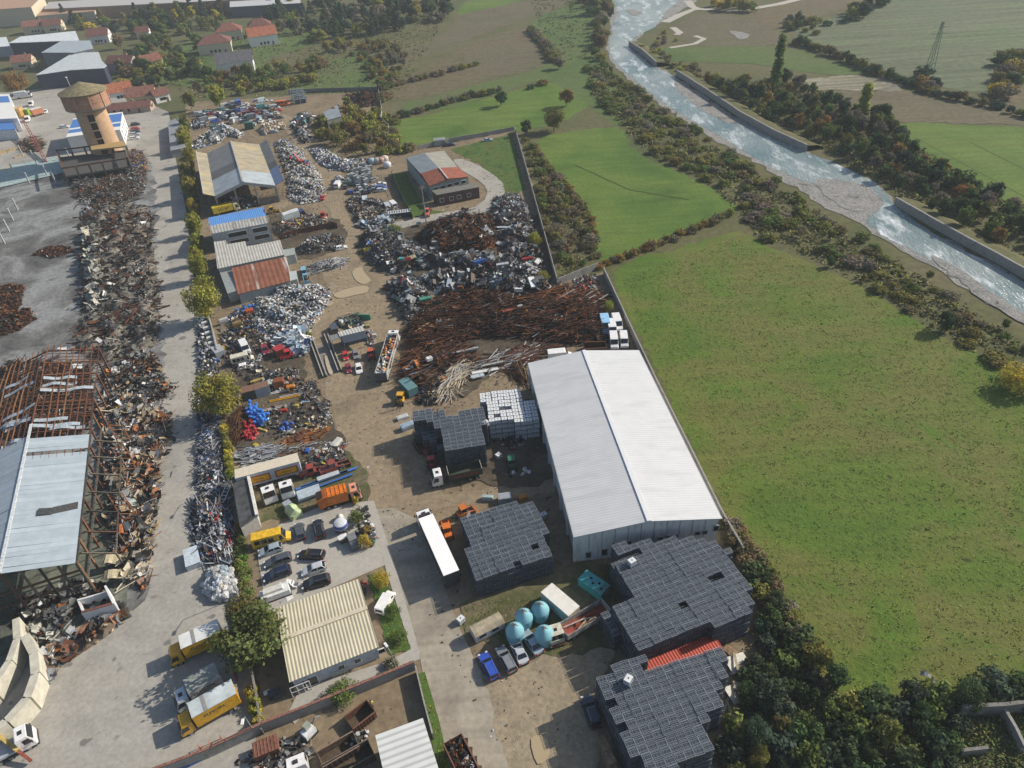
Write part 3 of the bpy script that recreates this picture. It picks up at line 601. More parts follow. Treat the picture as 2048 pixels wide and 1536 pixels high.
# ---- workshop house with the red roof
r = thing('workshop', 'long workshop with grey far roof and brick red near roof beside the curved access road', 'building', tuple(xy(P(880, 345, 5))))
e0, e1, e2 = P(812, 315, 5), P(841.5, 348, 5), P(859, 374, 5); k0, k1, k2 = P(849.7, 306, 6.4), P(878.4, 337, 6.4), P(895.5, 358.8, 6.4); s0, s1, s2 = P(888, 301.4, 5), P(916.7, 335.5, 5), P(936.5, 354.7, 5)
dwk = ang(e0, s0)
mb = MB(); mb.slab(e1, k1, k0, e0, .14, 0); mb.slab(k1, s1, s0, k0, .14, 1)
mb.build('roof', [sheet_metal('grey_blue_roof', (.27, .31, .33), dwk, 1.6, .3, .6), sheet_metal('beige_grey_roof', (.31, .30, .25), dwk, 1.6, .2, .6)], r, True)
mb = MB(); up = Vector((0, 0, .25)); mb.slab(e2+up, k2+up, k1+up, e1+up, .2); mb.slab(k2+up, s2+up, s1+up, k1+up, .2); mb.build('roof', plain('red_roof', (.27, .085, .05), .8, var=.25, sc_=.8), r, True)
MB().bar(k2+up*1.6, k1+up*1.6, .4, .12).build('ridge_cap', plain('pale_trim', (.5, .47, .42)), r, True)
mb = MB(); q = [xy(e2), xy(s2), xy(s0), xy(e0)]
for i in range(4): mb.add([q[i], q[(i+1) % 4], q[(i+1) % 4]+Z*4.95, q[i]+Z*4.95], [(0, 1, 2, 3)])
for a, k, s in ((e2, k2, s2), (s0, k0, e0)): mb.add([a-Z*.05, s-Z*.05, k-Z*.05], [(0, 1, 2)])
mb.build('wall', plain('grey_wall', (.26, .28, .29), .85, var=.2), r, True)
wlen = (q[1]-q[0]).length
windows(r, q[0], q[1], [(wlen*(.08+.18*k), wlen*.13, 3.3, 1.1) for k in range(5)])
block('brick_porch', '', [(864.8, 380.7), (949.5, 365.6), (957.7, 373.8), (874.3, 389.6)], 4, plain('mossy_flat_roof', (.17, .165, .145), .9, var=.35), plain('dark_brick', (.10, .055, .045), .9, var=.3), r=r)
qa, qb = P(874.3, 389.6, 4), P(957.7, 373.8, 4); ql = (qb-qa).length
windows(r, qa, qb, [(ql*t, 1.3, 1.3, 1.2) for t in (.05, .28, .46, .7)])
# ---- weighbridge office
r, pts = block('weigh_house', 'weighbridge cabin with pale ribbed roof and dark blue front canopy', [(677.5, 664), (722, 652), (729.5, 661), (682, 672.6)], 3.1, sheet_metal('pale_cabin_roof', (.48, .48, .45), ang(P(677.5, 664, 3.1), P(682, 672.6, 3.1)), .7, .3, .6), plain('cabin_wall', (.10, .12, .15)))
c0, c1, c2, c3 = P(682, 672.6, 3.15), P(729.5, 661, 3.15), P(734.5, 675, 2.6), P(688, 686.5, 2.6)
MB().slab(c3, c2, c1, c0, .1).build('canopy', plain('navy_canopy', (.045, .06, .085), .6), r, True)
s = [P(658.6, 671, 2.9), P(679, 666, 2.9), P(683, 675.5, 2.9), P(664, 681, 2.9)]
MB().slab(s[3], s[2], s[1], s[0], .1).build('canopy', plain('grey_canopy', (.2, .2, .2)), r, True)
for p in (c2, c3, s[3], s[0]): MB().box(p.x, p.y, 0, .12, .12, p.z-.1).build('post', STEEL, r, True)
for a, b_, lab in (((622, 678), (651, 756), 'left concrete guide rail of the weighbridge lane'), ((653, 672), (681, 745), 'right concrete guide rail of the weighbridge lane')):
 q0, q1 = P(*a), P(*b_); d = (q1-q0).normalized(); n_ = Vector((-d.y, d.x, 0)); c_ = (q0+q1)/2; mb = MB()
 mb.box(c_.x, c_.y, 0, (q1-q0).length, 1.0, .55, ang(q0, q1), 0)
 for sgn in (-1, 1): p = c_+n_*.4*sgn; mb.box(p.x, p.y, .55, (q1-q0).length, .22, .3, ang(q0, q1), 1)
 tag(mb.build('guide_rail', [plain('rail_dark', (.06, .05, .04)), plain('rail_pale', (.38, .35, .30))]), lab, 'guide rail', 'weighbridge guide rails')
q0, q1 = P(637, 692), P(666, 750); c_ = (q0+q1)/2
o = MB().box(c_.x, c_.y, .05, (q1-q0).length, 3.2, .12, ang(q0, q1)).build('weighbridge', plain('weigh_deck', (.2, .185, .16), .8)); tag(o, 'grey weighbridge deck between the two guide rails', 'weighbridge')
sheet('puddle', [(650, 718), (655, 715), (661, 735), (667, 748), (661, 752), (655, 740)], .19, plain('dry_mud', (.4, .34, .25), .8), 2)
# ---- water tower
def tower():
 b0 = P(219, 316); h = hgt((219, 316), (158, 176)); r = thing('water_tower', 'round brick water tower with wide drum head and mossy conical roof', 'water tower', tuple(b0))
 hs = h*.72; R0, R1 = 5.7, 8.2
 br = plain('tower_brick', (.46, .31, .19), .9, var=.14, sc_=.5); hb = plain('drum_brick', (.36, .20, .13), .9, var=.2, sc_=.5)
 mb = MB(); mb.lathe(0, 0, [(R0+.1, 0), (R0, hs*.5), (R0-.2, hs)], 40); mb.build('shaft', br, r)
 mb = MB(); mb.lathe(0, 0, [(R0-.3, hs-.3), (R1-.4, hs+.4), (R1, hs+.6), (R1, hs+1.0)], 40); mb.build('corbel', plain('grey_corbel', (.26, .25, .22)), r)
 mb = MB(); mb.lathe(0, 0, [(R1-.05, hs+1), (R1-.05, h-1.7)], 40); dr = mb.build('drum', hb, r)
 mb = MB()
 for k in range(10): t = k*PI/5+.3; mb.box(math.cos(t)*R1, math.sin(t)*R1, hs+1, .4, .4, h-2.8-hs, t)
 mb.lathe(0, 0, [(R1+.05, hs+1+(h-2.8-hs)*.45), (R1+.12, hs+1.1+(h-2.8-hs)*.45), (R1+.05, hs+1.25+(h-2.8-hs)*.45)], 40)
 mb.build('pilaster', plain('pale_brick', (.42, .27, .18), .9), dr)
 mb = MB(); mb.lathe(0, 0, [(R1-.6, h-1.75), (R1-.6, h-1.3)], 40); mb.build('vent_band', DARK, r)
 mb = MB(); mb.lathe(0, 0, [(R1+.5, h-1.45), (R1+.55, h-1.2), (.3, h+2.0), (.01, h+2.1)], 40, smooth=False); mb.lathe(0, 0, [(R1-.7, h-1.4), (R1+.5, h-1.45)], 40); mb.build('roof', plain('mossy_roof', (.21, .18, .10), .95, var=.3, sc_=.8), r)
 t0 = math.atan2(-b0.y, -b0.x)-.12; nb = 6; sh = (hs-1)/nb
 for k in range(nb):
  mb = MB(); z = .4+k*sh; mb.box(math.cos(t0)*(R0-.35), math.sin(t0)*(R0-.35), z, 1.0, 2.2, sh-.5, t0, 0); mb.box(math.cos(t0)*(R0-.3), math.sin(t0)*(R0-.3), z+sh-.5, 1.1, 2.2, .45, t0, 1); mb.build('stair_window', [DARK, br], r)
 mb = MB(); mb.cyl((0, 0, 0), (0, 0, 3.2), .06); p = MB(); q = P(124, 160, h-1.4)-b0
 mb = MB(); mb.cyl((-5.4, 3, h-.6), (-5.7, 3.2, h+3), .07, m=0, n=6); mb.box(-5.75, 3.2, h+3, .6, .5, .3); mb.build('antenna', WHITE, r)
tower()
# ---- halls behind the tower and far top left
navy = plain('navy_cladding', (.035, .04, .075), .6, var=.2); pale = sheet_metal('pale_hall_roof', (.62, .66, .68), .2, 1.5, .1, .5); gry = sheet_metal('grey_hall_roof', (.36, .41, .44), .2, 1.5, .15, .5)  # shade on the camera-facing hall walls is painted into this dark navy
block('factory_hall', 'shaded dark hall with white roof at the far left, farthest of the stepped three', [(18, 86), (42, 73), (150, 62), (158, 81), (118, 82)], 9, pale, navy)
block('factory_hall', 'grey roofed middle hall of the stepped three', [(83, 105), (122, 82), (180, 81), (186, 97), (147, 105)], 9, gry, plain('grey_clad', (.16, .18, .2)))
block('factory_hall', 'pale roofed nearest hall of the stepped three with shaded dark front', [(72, 150), (145, 106), (197, 104), (203, 122), (213, 131), (207, 136), (140, 140)], 8, sheet_metal('pale_hall_roof2', (.50, .54, .55), .9, 1.5, .1, .5), navy)
block('factory_hall', 'small low white hall left of the stepped three', [(-40, 96), (20, 92), (12, 74), (-40, 78)], 6, pale, plain('hw', (.3, .32, .38)))
r, pts = block('store', 'white store building with blue striped roof behind the water tower', [(133, 274), (239.6, 259), (244.5, 224), (147, 236.7)], 7, WHITE, plain('store_white', (.68, .69, .70), .6, var=.05), tz=[6.6, 6.6, 7.6, 7.6])
cA, cB, cC, cD = P(133, 274, 6.6), P(239.6, 259, 6.6), P(244.5, 224, 7.6), P(147, 236.7, 7.6)
blue = plain('blue_sheet_roof', (.07, .19, .48), .5)
for t0, t1 in ((.18, .36), (.45, .92)):
 q = [cA.lerp(cD, t0), cB.lerp(cC, t0), cB.lerp(cC, t1), cA.lerp(cD, t1)]; MB().slab(*[x+Vector((0, 0, .07)) for x in q], .06).build('roof_band', blue, r, True)
windows(r, xy(cB), xy(cC), [(3+5*k, 1.4, z, 1.3) for k in range(4) for z in (1.2, 4.2)])
for lab, top, z, rm in (('white shed with a blue roof band at the left edge', [(-80, 192), (18, 188), (34, 236), (-80, 242)], 6, WHITE), ('low shed with a bright blue roof at the left edge', [(-80, 240), (22, 237), (30, 258), (-80, 266)], 4.5, blue)):
 r, _ = block('warehouse', lab, top, z, rm, plain('pale_wall', (.6, .62, .66)))
 if rm is WHITE: q = [P(-80, 196, 6.1), P(16, 192, 6.1), P(20, 204, 6.1), P(-80, 208, 6.1)]; MB().slab(*q, .06).build('roof_band', blue, r, True)
tanr = plain('tan_roof', (.38, .24, .16), .9, var=.2); crm = plain('cream_wall', (.55, .48, .36), .9)
block('factory', 'long factory block with tan roof and cream end wall in the far left corner', [(-80, 24), (62, 14), (86, -10), (-80, -16)], 12, tanr, crm)
block('factory', 'long low factory wing with pale roof behind the conifers', [(88, 18), (380, 4), (520, -4), (520, -22), (98, 4)], 8, plain('pale_roof', (.44, .42, .40)), tanr)
block('factory', 'low tan roofed wing in front of the far factory', [(74, 32), (188, 22), (200, 13), (84, 20)], 6, tanr, crm)
r, _ = block('factory', 'distant long building with dark windows at the top behind the conifers', [(460, 14), (600, 6), (600, -4), (460, 2)], 7, plain('white_roof', (.5, .5, .5)), plain('dark_wall', (.08, .09, .12)))
# ---- houses
TILE = {'red': (.21, .085, .06), 'orange': (.34, .12, .065), 'brown': (.17, .075, .06), 'grey': (.12, .12, .13), 'dull': (.24, .11, .08)}
def house(u, v, lx, ly, rz, he, hr, tile, wallc, label, hip=0, wing=None):
 c = P(u, v); r = thing('house', label, 'house', tuple(c), R(rz)); tm = plain('roof_tile_'+tile, TILE[tile], .9, var=.3, sc_=.9); wm = plain('render', wallc, .9, var=.08)
 mb = MB(); x, y = lx/2, ly/2; mb.box(0, 0, 0, lx, ly, he)
 if not hip:
  for sx in (-1, 1): mb.add([(sx*x, -y, he), (sx*x, y, he), (sx*x, 0, hr-.05)], [(0, 1, 2) if sx > 0 else (0, 2, 1)])
 mb.build('wall', wm, r); o = .5; k = hip; mb = MB(); ze = he-.2
 A = [(-x-o, -y-o, ze), (x+o, -y-o, ze), (x+o, y+o, ze), (-x-o, y+o, ze)]; Rr = [(-x-o+k, 0, hr), (x+o-k, 0, hr)]
 mb.add(A+Rr, [(0, 1, 5, 4), (2, 3, 4, 5)]+([(1, 2, 5), (3, 0, 4)] if hip else [])+[(3, 2, 1, 0)])
 ro = mb.build('roof', tm, r); MB().box(x*.35, y*.3, he, .8, .8, hr-he+.7).build('chimney', plain('chimney_brick', (.3, .2, .15)), ro)
 for sx, sy, nx, ny in ((-.25, -1, 1, 0), (.25, -1, 1, 0), (0, -1, 1, 0), (-1, -.25, 0, 1), (1, .25, 0, 1), (1, -.25, 0, 1)):
  MB().box(sx*(x+.02 if ny else x), sy*(y+.02 if nx else y), 1, 1.2 if nx else .1, 1.2 if ny else .1, 1.3).build('window', GLASS, r)
 MB().box(x*.6, -y-.02, 0, 1, .1, 2.1).build('door', plain('door_brown', (.16, .08, .05)), r)
cr, wh, ye = (.55, .48, .36), (.7, .7, .68), (.55, .48, .28)
for a in [(203, 84, 13, 11, 12, 5, 8.5, 'brown', wh, 'white house with dull red roof near the stepped halls'),
   (252, 140, 15, 10, -10, 5, 8, 'brown', (.4, .38, .36), 'low house with dark brown roof between the halls and the red roofed house'),
   (306, 138, 11, 9, 40, 5, 8, 'red', wh, 'white gabled house with red roof by the curved garden wall'),
   (243, 196, 12, 9, 30, 4, 7.5, 'orange', wh, 'white house with bright orange roof just right of the water tower'),
   (288, 204, 13, 9, 14, 4, 7.5, 'dull', ye, 'yellow walled house with faded red roof right of the orange roofed one'),
   (324, 202, 7, 6, 40, 3.6, 6, 'brown', wh, 'tiny white cottage with dark red roof'),
   (475, 142, 19, 13, 14, 6, 10, 'grey', wh, 'large white house with dark grey roof among the trees'),
   (528, 88, 17, 12, 22, 6, 10, 'orange', wh, 'white house with vivid orange red gable roof'),
   (78, 64, 16, 12, 12, 5, 8, 'dull', cr, 'tan house with red roof behind the far halls'),
   (112, 62, 12, 10, 12, 5, 8, 'brown', cr, 'small brown roofed house behind the far halls'),
   (52, 134, 11, 9, 10, 4, 7, 'dull', cr, 'low red roofed house beside the big rusty coloured tree'),
   (290, 75, 8, 7, 12, 4, 7, 'brown', wh, 'half hidden small house under garden trees')]: house(*a)
for a in [(434, 103, 19, 14, 14, 6, 9.5, 'brown', cr, 'cream villa with dark red hip roof and brown fence', 6),
   (462, 78, 16, 13, 14, 6, 9.5, 'red', cr, 'villa with dusty red hip roof, farthest of the villa row', 6),
   (524, 70, 14, 12, 14, 6.5, 10, 'brown', cr, 'brown hip roofed house behind the orange red gable', 5)]: house(*a[:10], hip=a[10])
house(250, 224, 26, 8, 8, 2.6, 4.5, 'brown', (.4, .3, .25), 'long low outbuilding with brown tiled roof near the car park')
# ================================================================ TREES AND SHRUBS
def leaf_mat(name):
 m, nt, b = _nt(name); a = N(nt, 'Attribute'); a.attribute_name = 'Col'; oi = N(nt, 'ObjectInfo')
 col = mixc(nt, oi.outputs['Color'], a.outputs['Color'], 1, 'MULTIPLY')
 hs = N(nt, 'HueSaturation'); nt.links.new(col, hs.inputs['Color'])
 mr = N(nt, 'MapRange'); mr.inputs[3].default_value = .485; mr.inputs[4].default_value = .515; nt.links.new(oi.outputs['Random'], mr.inputs[0]); nt.links.new(mr.outputs[0], hs.inputs['Hue'])
 nt.nodes.remove(b); d = N(nt, 'BsdfDiffuse'); t = N(nt, 'BsdfTranslucent'); mx = N(nt, 'MixShader'); mx.inputs[0].default_value = .3
 nt.links.new(hs.outputs[0], d.inputs[0]); nt.links.new(hs.outputs[0], t.inputs[0]); nt.links.new(d.outputs[0], mx.inputs[1]); nt.links.new(t.outputs[0], mx.inputs[2])
 nt.links.new(mx.outputs[0], nt.nodes['Material Output'].inputs[0]); return m
LEAF = leaf_mat('leaves'); BARK = plain('bark', (.10, .075, .055), .95, var=.3)
def leaves(C, Nn, size, rng, val):
 """quads centred at C with normals Nn"""
 n = len(C); a = rng.normal(size=(n, 3)); t = np.cross(Nn, a); t /= np.linalg.norm(t, axis=1, keepdims=True)+1e-9; bt = np.cross(Nn, t)
 sz = (size*rng.uniform(.6, 1.35, n))[:, None]; asp = rng.uniform(.55, 1, n)[:, None]
 V = np.stack([C-t*sz, C+bt*sz*asp*.8, C+t*sz, C-bt*sz*asp*.8], 1).reshape(-1, 3)
 return V, np.arange(4*n).reshape(n, 4), val
def crown_data(kind, n, seed, lsize, nc=26):
 rng = np.random.default_rng(seed)
 u_ = rng.normal(size=(nc, 3)); u_ /= np.linalg.norm(u_, axis=1, keepdims=True)
 rad = rng.uniform(.35, .85, (nc, 1)); c = u_*rad
 if kind == 'round': c = c*[1, 1, .85]+[0, 0, 1.15]; cr = .34
 elif kind == 'shrub': c[:, 2] = abs(c[:, 2]); c = c*[1, 1, .85]+[0, 0, .28]; cr = .32
 elif kind == 'tall': c = c*[.62, .62, 1.5]+[0, 0, 1.9]; cr = .30
 elif kind == 'poplar': h = rng.uniform(.1, 1, nc); c = np.stack([u_[:, 0]*.13*(1.2-h), u_[:, 1]*.13*(1.2-h), h*3.8+.1], 1); cr = .17
 elif kind == 'cone': h = rng.uniform(0, 1, nc)**1.3; rr = (1-h)*.75; t = rng.uniform(0, 2*PI, nc); c = np.stack([np.cos(t)*rr, np.sin(t)*rr, h*2.5+.3], 1); cr = .24
 elif kind == 'bare': c = c*[1, 1, .9]+[0, 0, 1.1]; cr = .4
 cv = rng.uniform(.72, 1.3, nc); tint = rng.normal(0, .06, (nc, 3))
 k = rng.integers(0, nc, n); off = rng.normal(size=(n, 3)); off /= np.linalg.norm(off, axis=1, keepdims=True)
 crs = cr*rng.uniform(.75, 1.25, nc)
 C = c[k]+off*(crs[k]*rng.uniform(.35, 1, n)**.6)[:, None]*([1, 1, 1.6] if kind == 'poplar' else [1, 1, .8]); C[:, 2] = np.maximum(C[:, 2], .02)
 Nn = off*.8+rng.normal(size=(n, 3))*.5+[0, 0, .5]; Nn /= np.linalg.norm(Nn, axis=1, keepdims=True)
 val = (cv[k]*rng.uniform(.75, 1.25, n))[:, None]*(1+tint[k])
 return leaves(C, Nn, lsize, rng, np.clip(val, .2, 2)), c
def crown_mesh(kind, n, seed, lsize, nc=26):
 (V, F, val), c = crown_data(kind, n, seed, lsize, nc); return np_mesh('crown_'+kind, V, F, val, LEAF), c
def trunk_mb(c, rng, h=1.0, r=.06, nb=7):
 mb = MB(); mb.cyl((0, 0, -.02), (0, 0, h), r, r*.55, 7)
 for i in rng.choice(len(c), min(nb, len(c)), replace=False): p = c[i]; z = min(h*.95, max(.25, p[2]*.55)); mb.cyl((0, 0, z), tuple(p), r*.4, r*.1, 5, caps=False)
 return mb
TREES = {}
for key, kind, n, ls, nc, th in (('round', 'round', 1700, .10, 30, 1.0), ('round2', 'round', 1500, .11, 22, 1.0), ('fine', 'round', 5200, .055, 46, 1.0), ('tall', 'tall', 1800, .10, 34, 1.7), ('poplar', 'poplar', 1800, .075, 60, 3.2), ('cone', 'cone', 1500, .10, 60, 2.4), ('bare', 'bare', 420, .07, 24, 1.1)):
 rng = np.random.default_rng(len(key)*7+n); me, c = crown_mesh(kind, n, n+len(key), ls, nc)
 r = thing('tree' if kind not in ('poplar', 'cone') else ('poplar_tree' if kind == 'poplar' else 'conifer_tree'), 'x', 'tree')
 cro = bpy.data.objects.new('crown', me); COL.objects.link(cro); adopt(cro, r)
 trunk_mb(c, rng, th, .05 if kind != 'bare' else .035, 8 if kind != 'bare' else 22).build('trunk', BARK, r); TREES[key] = r
SHR = []
for k in range(4):
 (V, F, val), c = crown_data('shrub', [700, 800, 650, 750][k], 50+k, .105, 16); SHR.append(np_mesh('shrub_leaves', V, F, val, LEAF))
SHRF = []
for k in range(2):
 (V, F, val), c = crown_data('shrub', 2600, 70+k, .05, 34); SHRF.append(np_mesh('shrub_leaves_fine', V, F, val, LEAF))
CLR = dict(yg=(.30, .29, .06), ol=(.20, .20, .06), dg=(.08, .12, .05), ru=(.27, .17, .06), br=(.20, .165, .09), gb=(.20, .18, .13), bg=(.16, .25, .05), ye=(.45, .35, .06), mg=(.14, .18, .055), bd=(.065, .095, .06))
R0 = random.Random(5)
def jit(c, k=.12): f = 1+R0.uniform(-k, k); return tuple(min(1, max(0, x*f*(1+R0.uniform(-k, k)*.5))) for x in CLR[c])
def tree(u, v, h, wd, key, c, label, group=None, loc=None):
 hh = {'round': 2.0, 'round2': 2.0, 'fine': 2.0, 'tall': 3.3, 'poplar': 4.0, 'cone': 2.9, 'bare': 2.0}[key]; ww = {'poplar': .5, 'cone': 1.6, 'tall': 1.4}.get(key, 2.1)
 p = loc if loc is not None else P(u, v)
 return dup(TREES[key], (p[0], p[1], 0), R0.uniform(0, 6.28), label, group, (wd/ww, wd/ww, h/hh), jit(c), 'tree')
def shrub(u, v, h, wd, c, label, group=None, loc=None, fine=False, name='shrub', cat='shrub'):
 p = loc if loc is not None else P(u, v)
 o = bpy.data.objects.new(name, R0.choice(SHRF if fine else SHR)); COL.objects.link(o); o.location = (p[0], p[1], 0); o.rotation_euler = (0, 0, R0.uniform(0, 6.28)); o.scale = (wd/2.0, wd/2.0, h/1.25)
 o.color = (*jit(c), 1); return tag(o, label, cat, group)
def thicket(pts, n, hs, pal, label, group, name='shrub', mind=1.2, keys=None, wk=1.15, cat='shrub', seed=1):
 rng = np.random.default_rng(seed); poly = PX(pts)
 for p in scatter(poly, n, rng, mind):
  h = rng.uniform(*hs); c = pal[int(rng.integers(len(pal)))]
  if keys and rng.random() < keys[1]: tree(0, 0, h*1.25, h*rng.uniform(.8, 1.15), keys[0][int(rng.integers(len(keys[0])))], c, keys[2], keys[3], p)
  else: shrub(0, 0, h, h*rng.uniform(wk, wk*1.7), c, label, group, p, name=name, cat=cat)
def hedge(line, step, h, wd, pal, label, group, name='hedge_shrub', jitw=.6):
 q = PX(line)
 for i in range(len(q)-1):
  L = (q[i+1]-q[i]).length; n = max(1, int(L/step))
  for k in range(n):
   p = q[i].lerp(q[i+1], (k+R0.random()*.6)/n); shrub(0, 0, h*R0.uniform(.7, 1.25), wd*R0.uniform(.8, 1.3), R0.choice(pal), label, group, (p.x+R0.uniform(-jitw, jitw), p.y+R0.uniform(-jitw, jitw)), name=name)
# --- single trees one can tell apart
tree(420, 640, 13, 9.5, 'fine', 'yg', 'tall yellow green tree beside the rusty lean-to and the left road')
tree(405, 560, 9, 5.5, 'fine', 'yg', 'slim yellow green tree beside the pale annex')
tree(448, 836, 11.5, 10.5, 'fine', 'yg', 'broad yellow green tree between the left road and the green container')
tree(520, 1310, 10, 11.5, 'fine', 'mg', 'big leafy green tree between the yellow trucks and the cream roofed office')
tree(500, 1265, 8, 6, 'fine', 'ol', 'olive green tree behind the big leafy tree near the white scrap boat trailer')
tree(40, 190, 13, 14, 'fine', 'ru', 'huge rusty autumn tree at the left edge behind the blue roofed sheds')
tree(1002, 212, 7, 6, 'round', 'dg', 'lone dark round tree standing on the green strip field')
tree(1108, 262, 10, 10, 'fine', 'ol', 'broad olive tree at the corner of the crop field')
tree(1132, 212, 8, 7, 'round', 'ru', 'rusty tree behind the broad olive tree')
tree(1052, 270, 6.5, 5, 'round2', 'dg', 'dark green tree at the corner of the concrete wall')
tree(1118, 138, 6, 7, 'round2', 'gb', 'grey brown bushy tree in the far pasture')
tree(1548, 184, 23, 5, 'poplar', 'mg', 'very tall dark slender poplar beyond the river')
tree(1722, 236, 13, 5, 'poplar', 'yg', 'yellow poplar at the edge of the ploughed field')
tree(1890, 660, 5.5, 4.5, 'round', 'dg', 'dark lone tree at the meadow edge by the river scrub')
tree(1660, 534, 3, 2.6, 'round2', 'dg', 'small dark lone bush tree at the meadow edge')
tree(1726, 562, 2.6, 1.5, 'tall', 'ol', 'tiny slim sapling at the meadow edge')
tree(1140, 30, 11, 8, 'bare', 'mg', 'thin crowned tree on the far pasture by the river bend')
tree(1188, 28, 14, 9, 'tall', 'mg', 'tall green tree at the far river bend')
tree(850, 400, 6, 4, 'bare', 'gb', 'bare grey tree beside the workshop wall')
shrub(1069, 492, 5, 5, 'yg', 'yellow green bush between the wall and the rusted drum heap', fine=True)
shrub(1087, 560, 3, 4.2, 'yg', 'low yellow green bush at the wall corner', fine=True)
shrub(1217, 625, 4, 3, 'yg', 'yellow bush behind the parked vans', fine=True)
shrub(790, 466, 3.2, 5, 'ol', 'brown olive bush behind the mixed scrap heap', fine=True)
shrub(617, 672, 1.8, 2.2, 'yg', 'small yellow bush at the tip of the plastic heap')
shrub(715, 1046, 3.4, 3.4, 'mg', 'round green shrub in the potted corner of the car park', fine=True)
shrub(733, 1066, 2.2, 2.2, 'ru', 'orange shrub in the potted corner of the car park')
shrub(731, 1092, 3, 2.8, 'ye', 'golden shrub in the potted corner of the car park', fine=True)
shrub(713, 1008, 2.4, 1.3, 'ye', 'thin golden shrub beside the orange refuse truck')
shrub(764, 1172, 4.5, 3.4, 'ye', 'golden leafy shrub on the lawn beside the office', fine=True)
shrub(785, 1228, 2.2, 3, 'mg', 'green shrub beside the white van on the lawn', fine=True)
shrub(797, 1280, 2.4, 3, 'mg', 'green shrub at the lower end of the lawn', fine=True)
shrub(686, 1392, 3, 5, 'mg', 'dark green bushy shrub by the brick topped wall', fine=True)
shrub(787, 1335, 2, 3, 'gb', 'grey bare shrub beside the corner lamp post')
shrub(488, 1058, 2, 3, 'ru', 'orange brown bush beside the yellow minibus')
shrub(2034, 775, 6, 10, 'ye', 'large golden bush at the right edge of the meadow', fine=True)
shrub(1085, 170, 3, 7, 'ru', 'rusty low bush on the strip field')
shrub(1062, 178, 2.4, 5, 'dg', 'dark low bush beside the rusty bush on the strip field')
# --- roadside row
for (u, v, h, c) in [(373, 262, 6, 'ol'), (375, 300, 7, 'yg'), (384, 330, 6, 'yg'), (380, 362, 6, 'ol'), (389, 398, 7, 'yg'), (391, 432, 5, 'ye'), (396, 470, 6, 'yg'), (398, 505, 5, 'yg'), (400, 530, 5, 'yg'), (384, 220, 7, 'ol'), (443, 218, 9, 'yg'), (373, 280, 5, 'yg'), (386, 345, 4, 'yg')]: tree(u, v, h*1.35, h*.85, 'round' if h > 5 else 'round2', c, 'yellow green roadside tree in the row beside the long left road', 'trees along the left road')
hedge([(450, 862), (456, 905), (464, 962)], .9, 2.4, 1.9, ['yg', 'ye', 'ol'], 'yellow green clipped hedge shrub beside the strip of metal scrap', 'clipped roadside hedge', jitw=.25)
hedge([(474, 1070), (486, 1120), (496, 1190)], 1.0, 1.4, 2.2, ['mg', 'bg', 'ol'], 'green unclipped shrub along the car park edge', 'shrubs along the car park edge', jitw=.7)
hedge([(506, 1385), (514, 1430), (521, 1462)], .8, 2.2, 1.8, ['yg', 'ye'], 'yellow clipped hedge shrub beside the parked yellow trucks', 'clipped hedge by the trucks', jitw=.2)
hedge([(1196, 536), (1250, 517), (1330, 484), (1400, 456), (1470, 428)], 2.0, 2.2, 3.4, ['br', 'br', 'gb', 'ol', 'ru'], 'brown hedgerow shrub between the crop field and the meadow', 'hedgerow between the fields')
hedge([(778, 243), (840, 224), (900, 206), (1005, 182)], 2.6, 3.2, 4.6, ['br', 'ol', 'dg', 'gb'], 'brown hedgerow shrub along the far side of the strip field', 'hedgerow by the strip field')
hedge([(1590, 86), (1680, 118), (1760, 152), (1835, 176)], 3, 4.5, 6, ['bd', 'dg', 'br', 'ol'], 'dark hedgerow shrub beside the seeded field', 'hedgerow beyond the river')
hedge([(1835, 182), (1900, 198), (1980, 214), (2070, 240)], 3.4, 3.6, 5, ['bd', 'br', 'ol'], 'dark hedgerow shrub above the ploughed strip', 'hedgerow above the ploughed strip')
hedge([(1068, 292), (1102, 345), (1152, 392), (1182, 442), (1192, 515)], 2.2, 1.6, 3, ['br', 'ol', 'ru'], 'brown bramble edge shrub beside the crop field', 'bramble strip')
hedge([(760, 182), (800, 168), (880, 150), (960, 128)], 4, 3, 6, ['br', 'gb', 'ol'], 'brown shrub between the fallow fields', 'shrubs between the fallow fields')
hedge([(1060, 60), (1090, 92), (1110, 125)], 3.5, 4, 7, ['gb', 'br', 'ol'], 'grey brown shrub at the pasture edge', 'shrubs at the pasture edge')
hedge([(374, 255), (380, 320), (388, 400), (396, 480), (404, 560)], 2.2, 2.6, 3, ['mg', 'ol', 'yg', 'ol'], 'leafy fence shrub under the roadside trees of the left road', 'shrubs under the roadside trees')
# --- thickets
thicket([(1045, 275), (1070, 292), (1105, 350), (1150, 395), (1180, 445), (1190, 515), (1125, 555), (1095, 470)], 70, (1.6, 3.4), ['ol', 'br', 'br', 'mg', 'gb', 'ol'], 'bramble shrub in the strip between the concrete wall and the crop field', 'bramble strip', mind=2.0, seed=3)
thicket([(622, 250), (655, 245), (690, 205), (720, 235), (762, 238), (772, 300), (765, 320), (700, 318), (650, 296)], 34, (3.5, 6), ['ol', 'yg', 'ol', 'yg', 'br', 'ol', 'ru'], 'olive shrub in the thicket inside the scrapyard', 'thicket inside the yard', mind=3.4, keys=(['round', 'round2'], .6, 'autumn tree in the thicket inside the scrapyard', 'thicket inside the yard'), seed=4)
thicket([(768, 235), (790, 240), (795, 300), (830, 296), (800, 315), (776, 318)], 12, (2.5, 4.5), ['ol', 'br', 'yg'], 'shrub along the thin bent wall', 'shrubs along the bent wall', mind=2.5, seed=41)
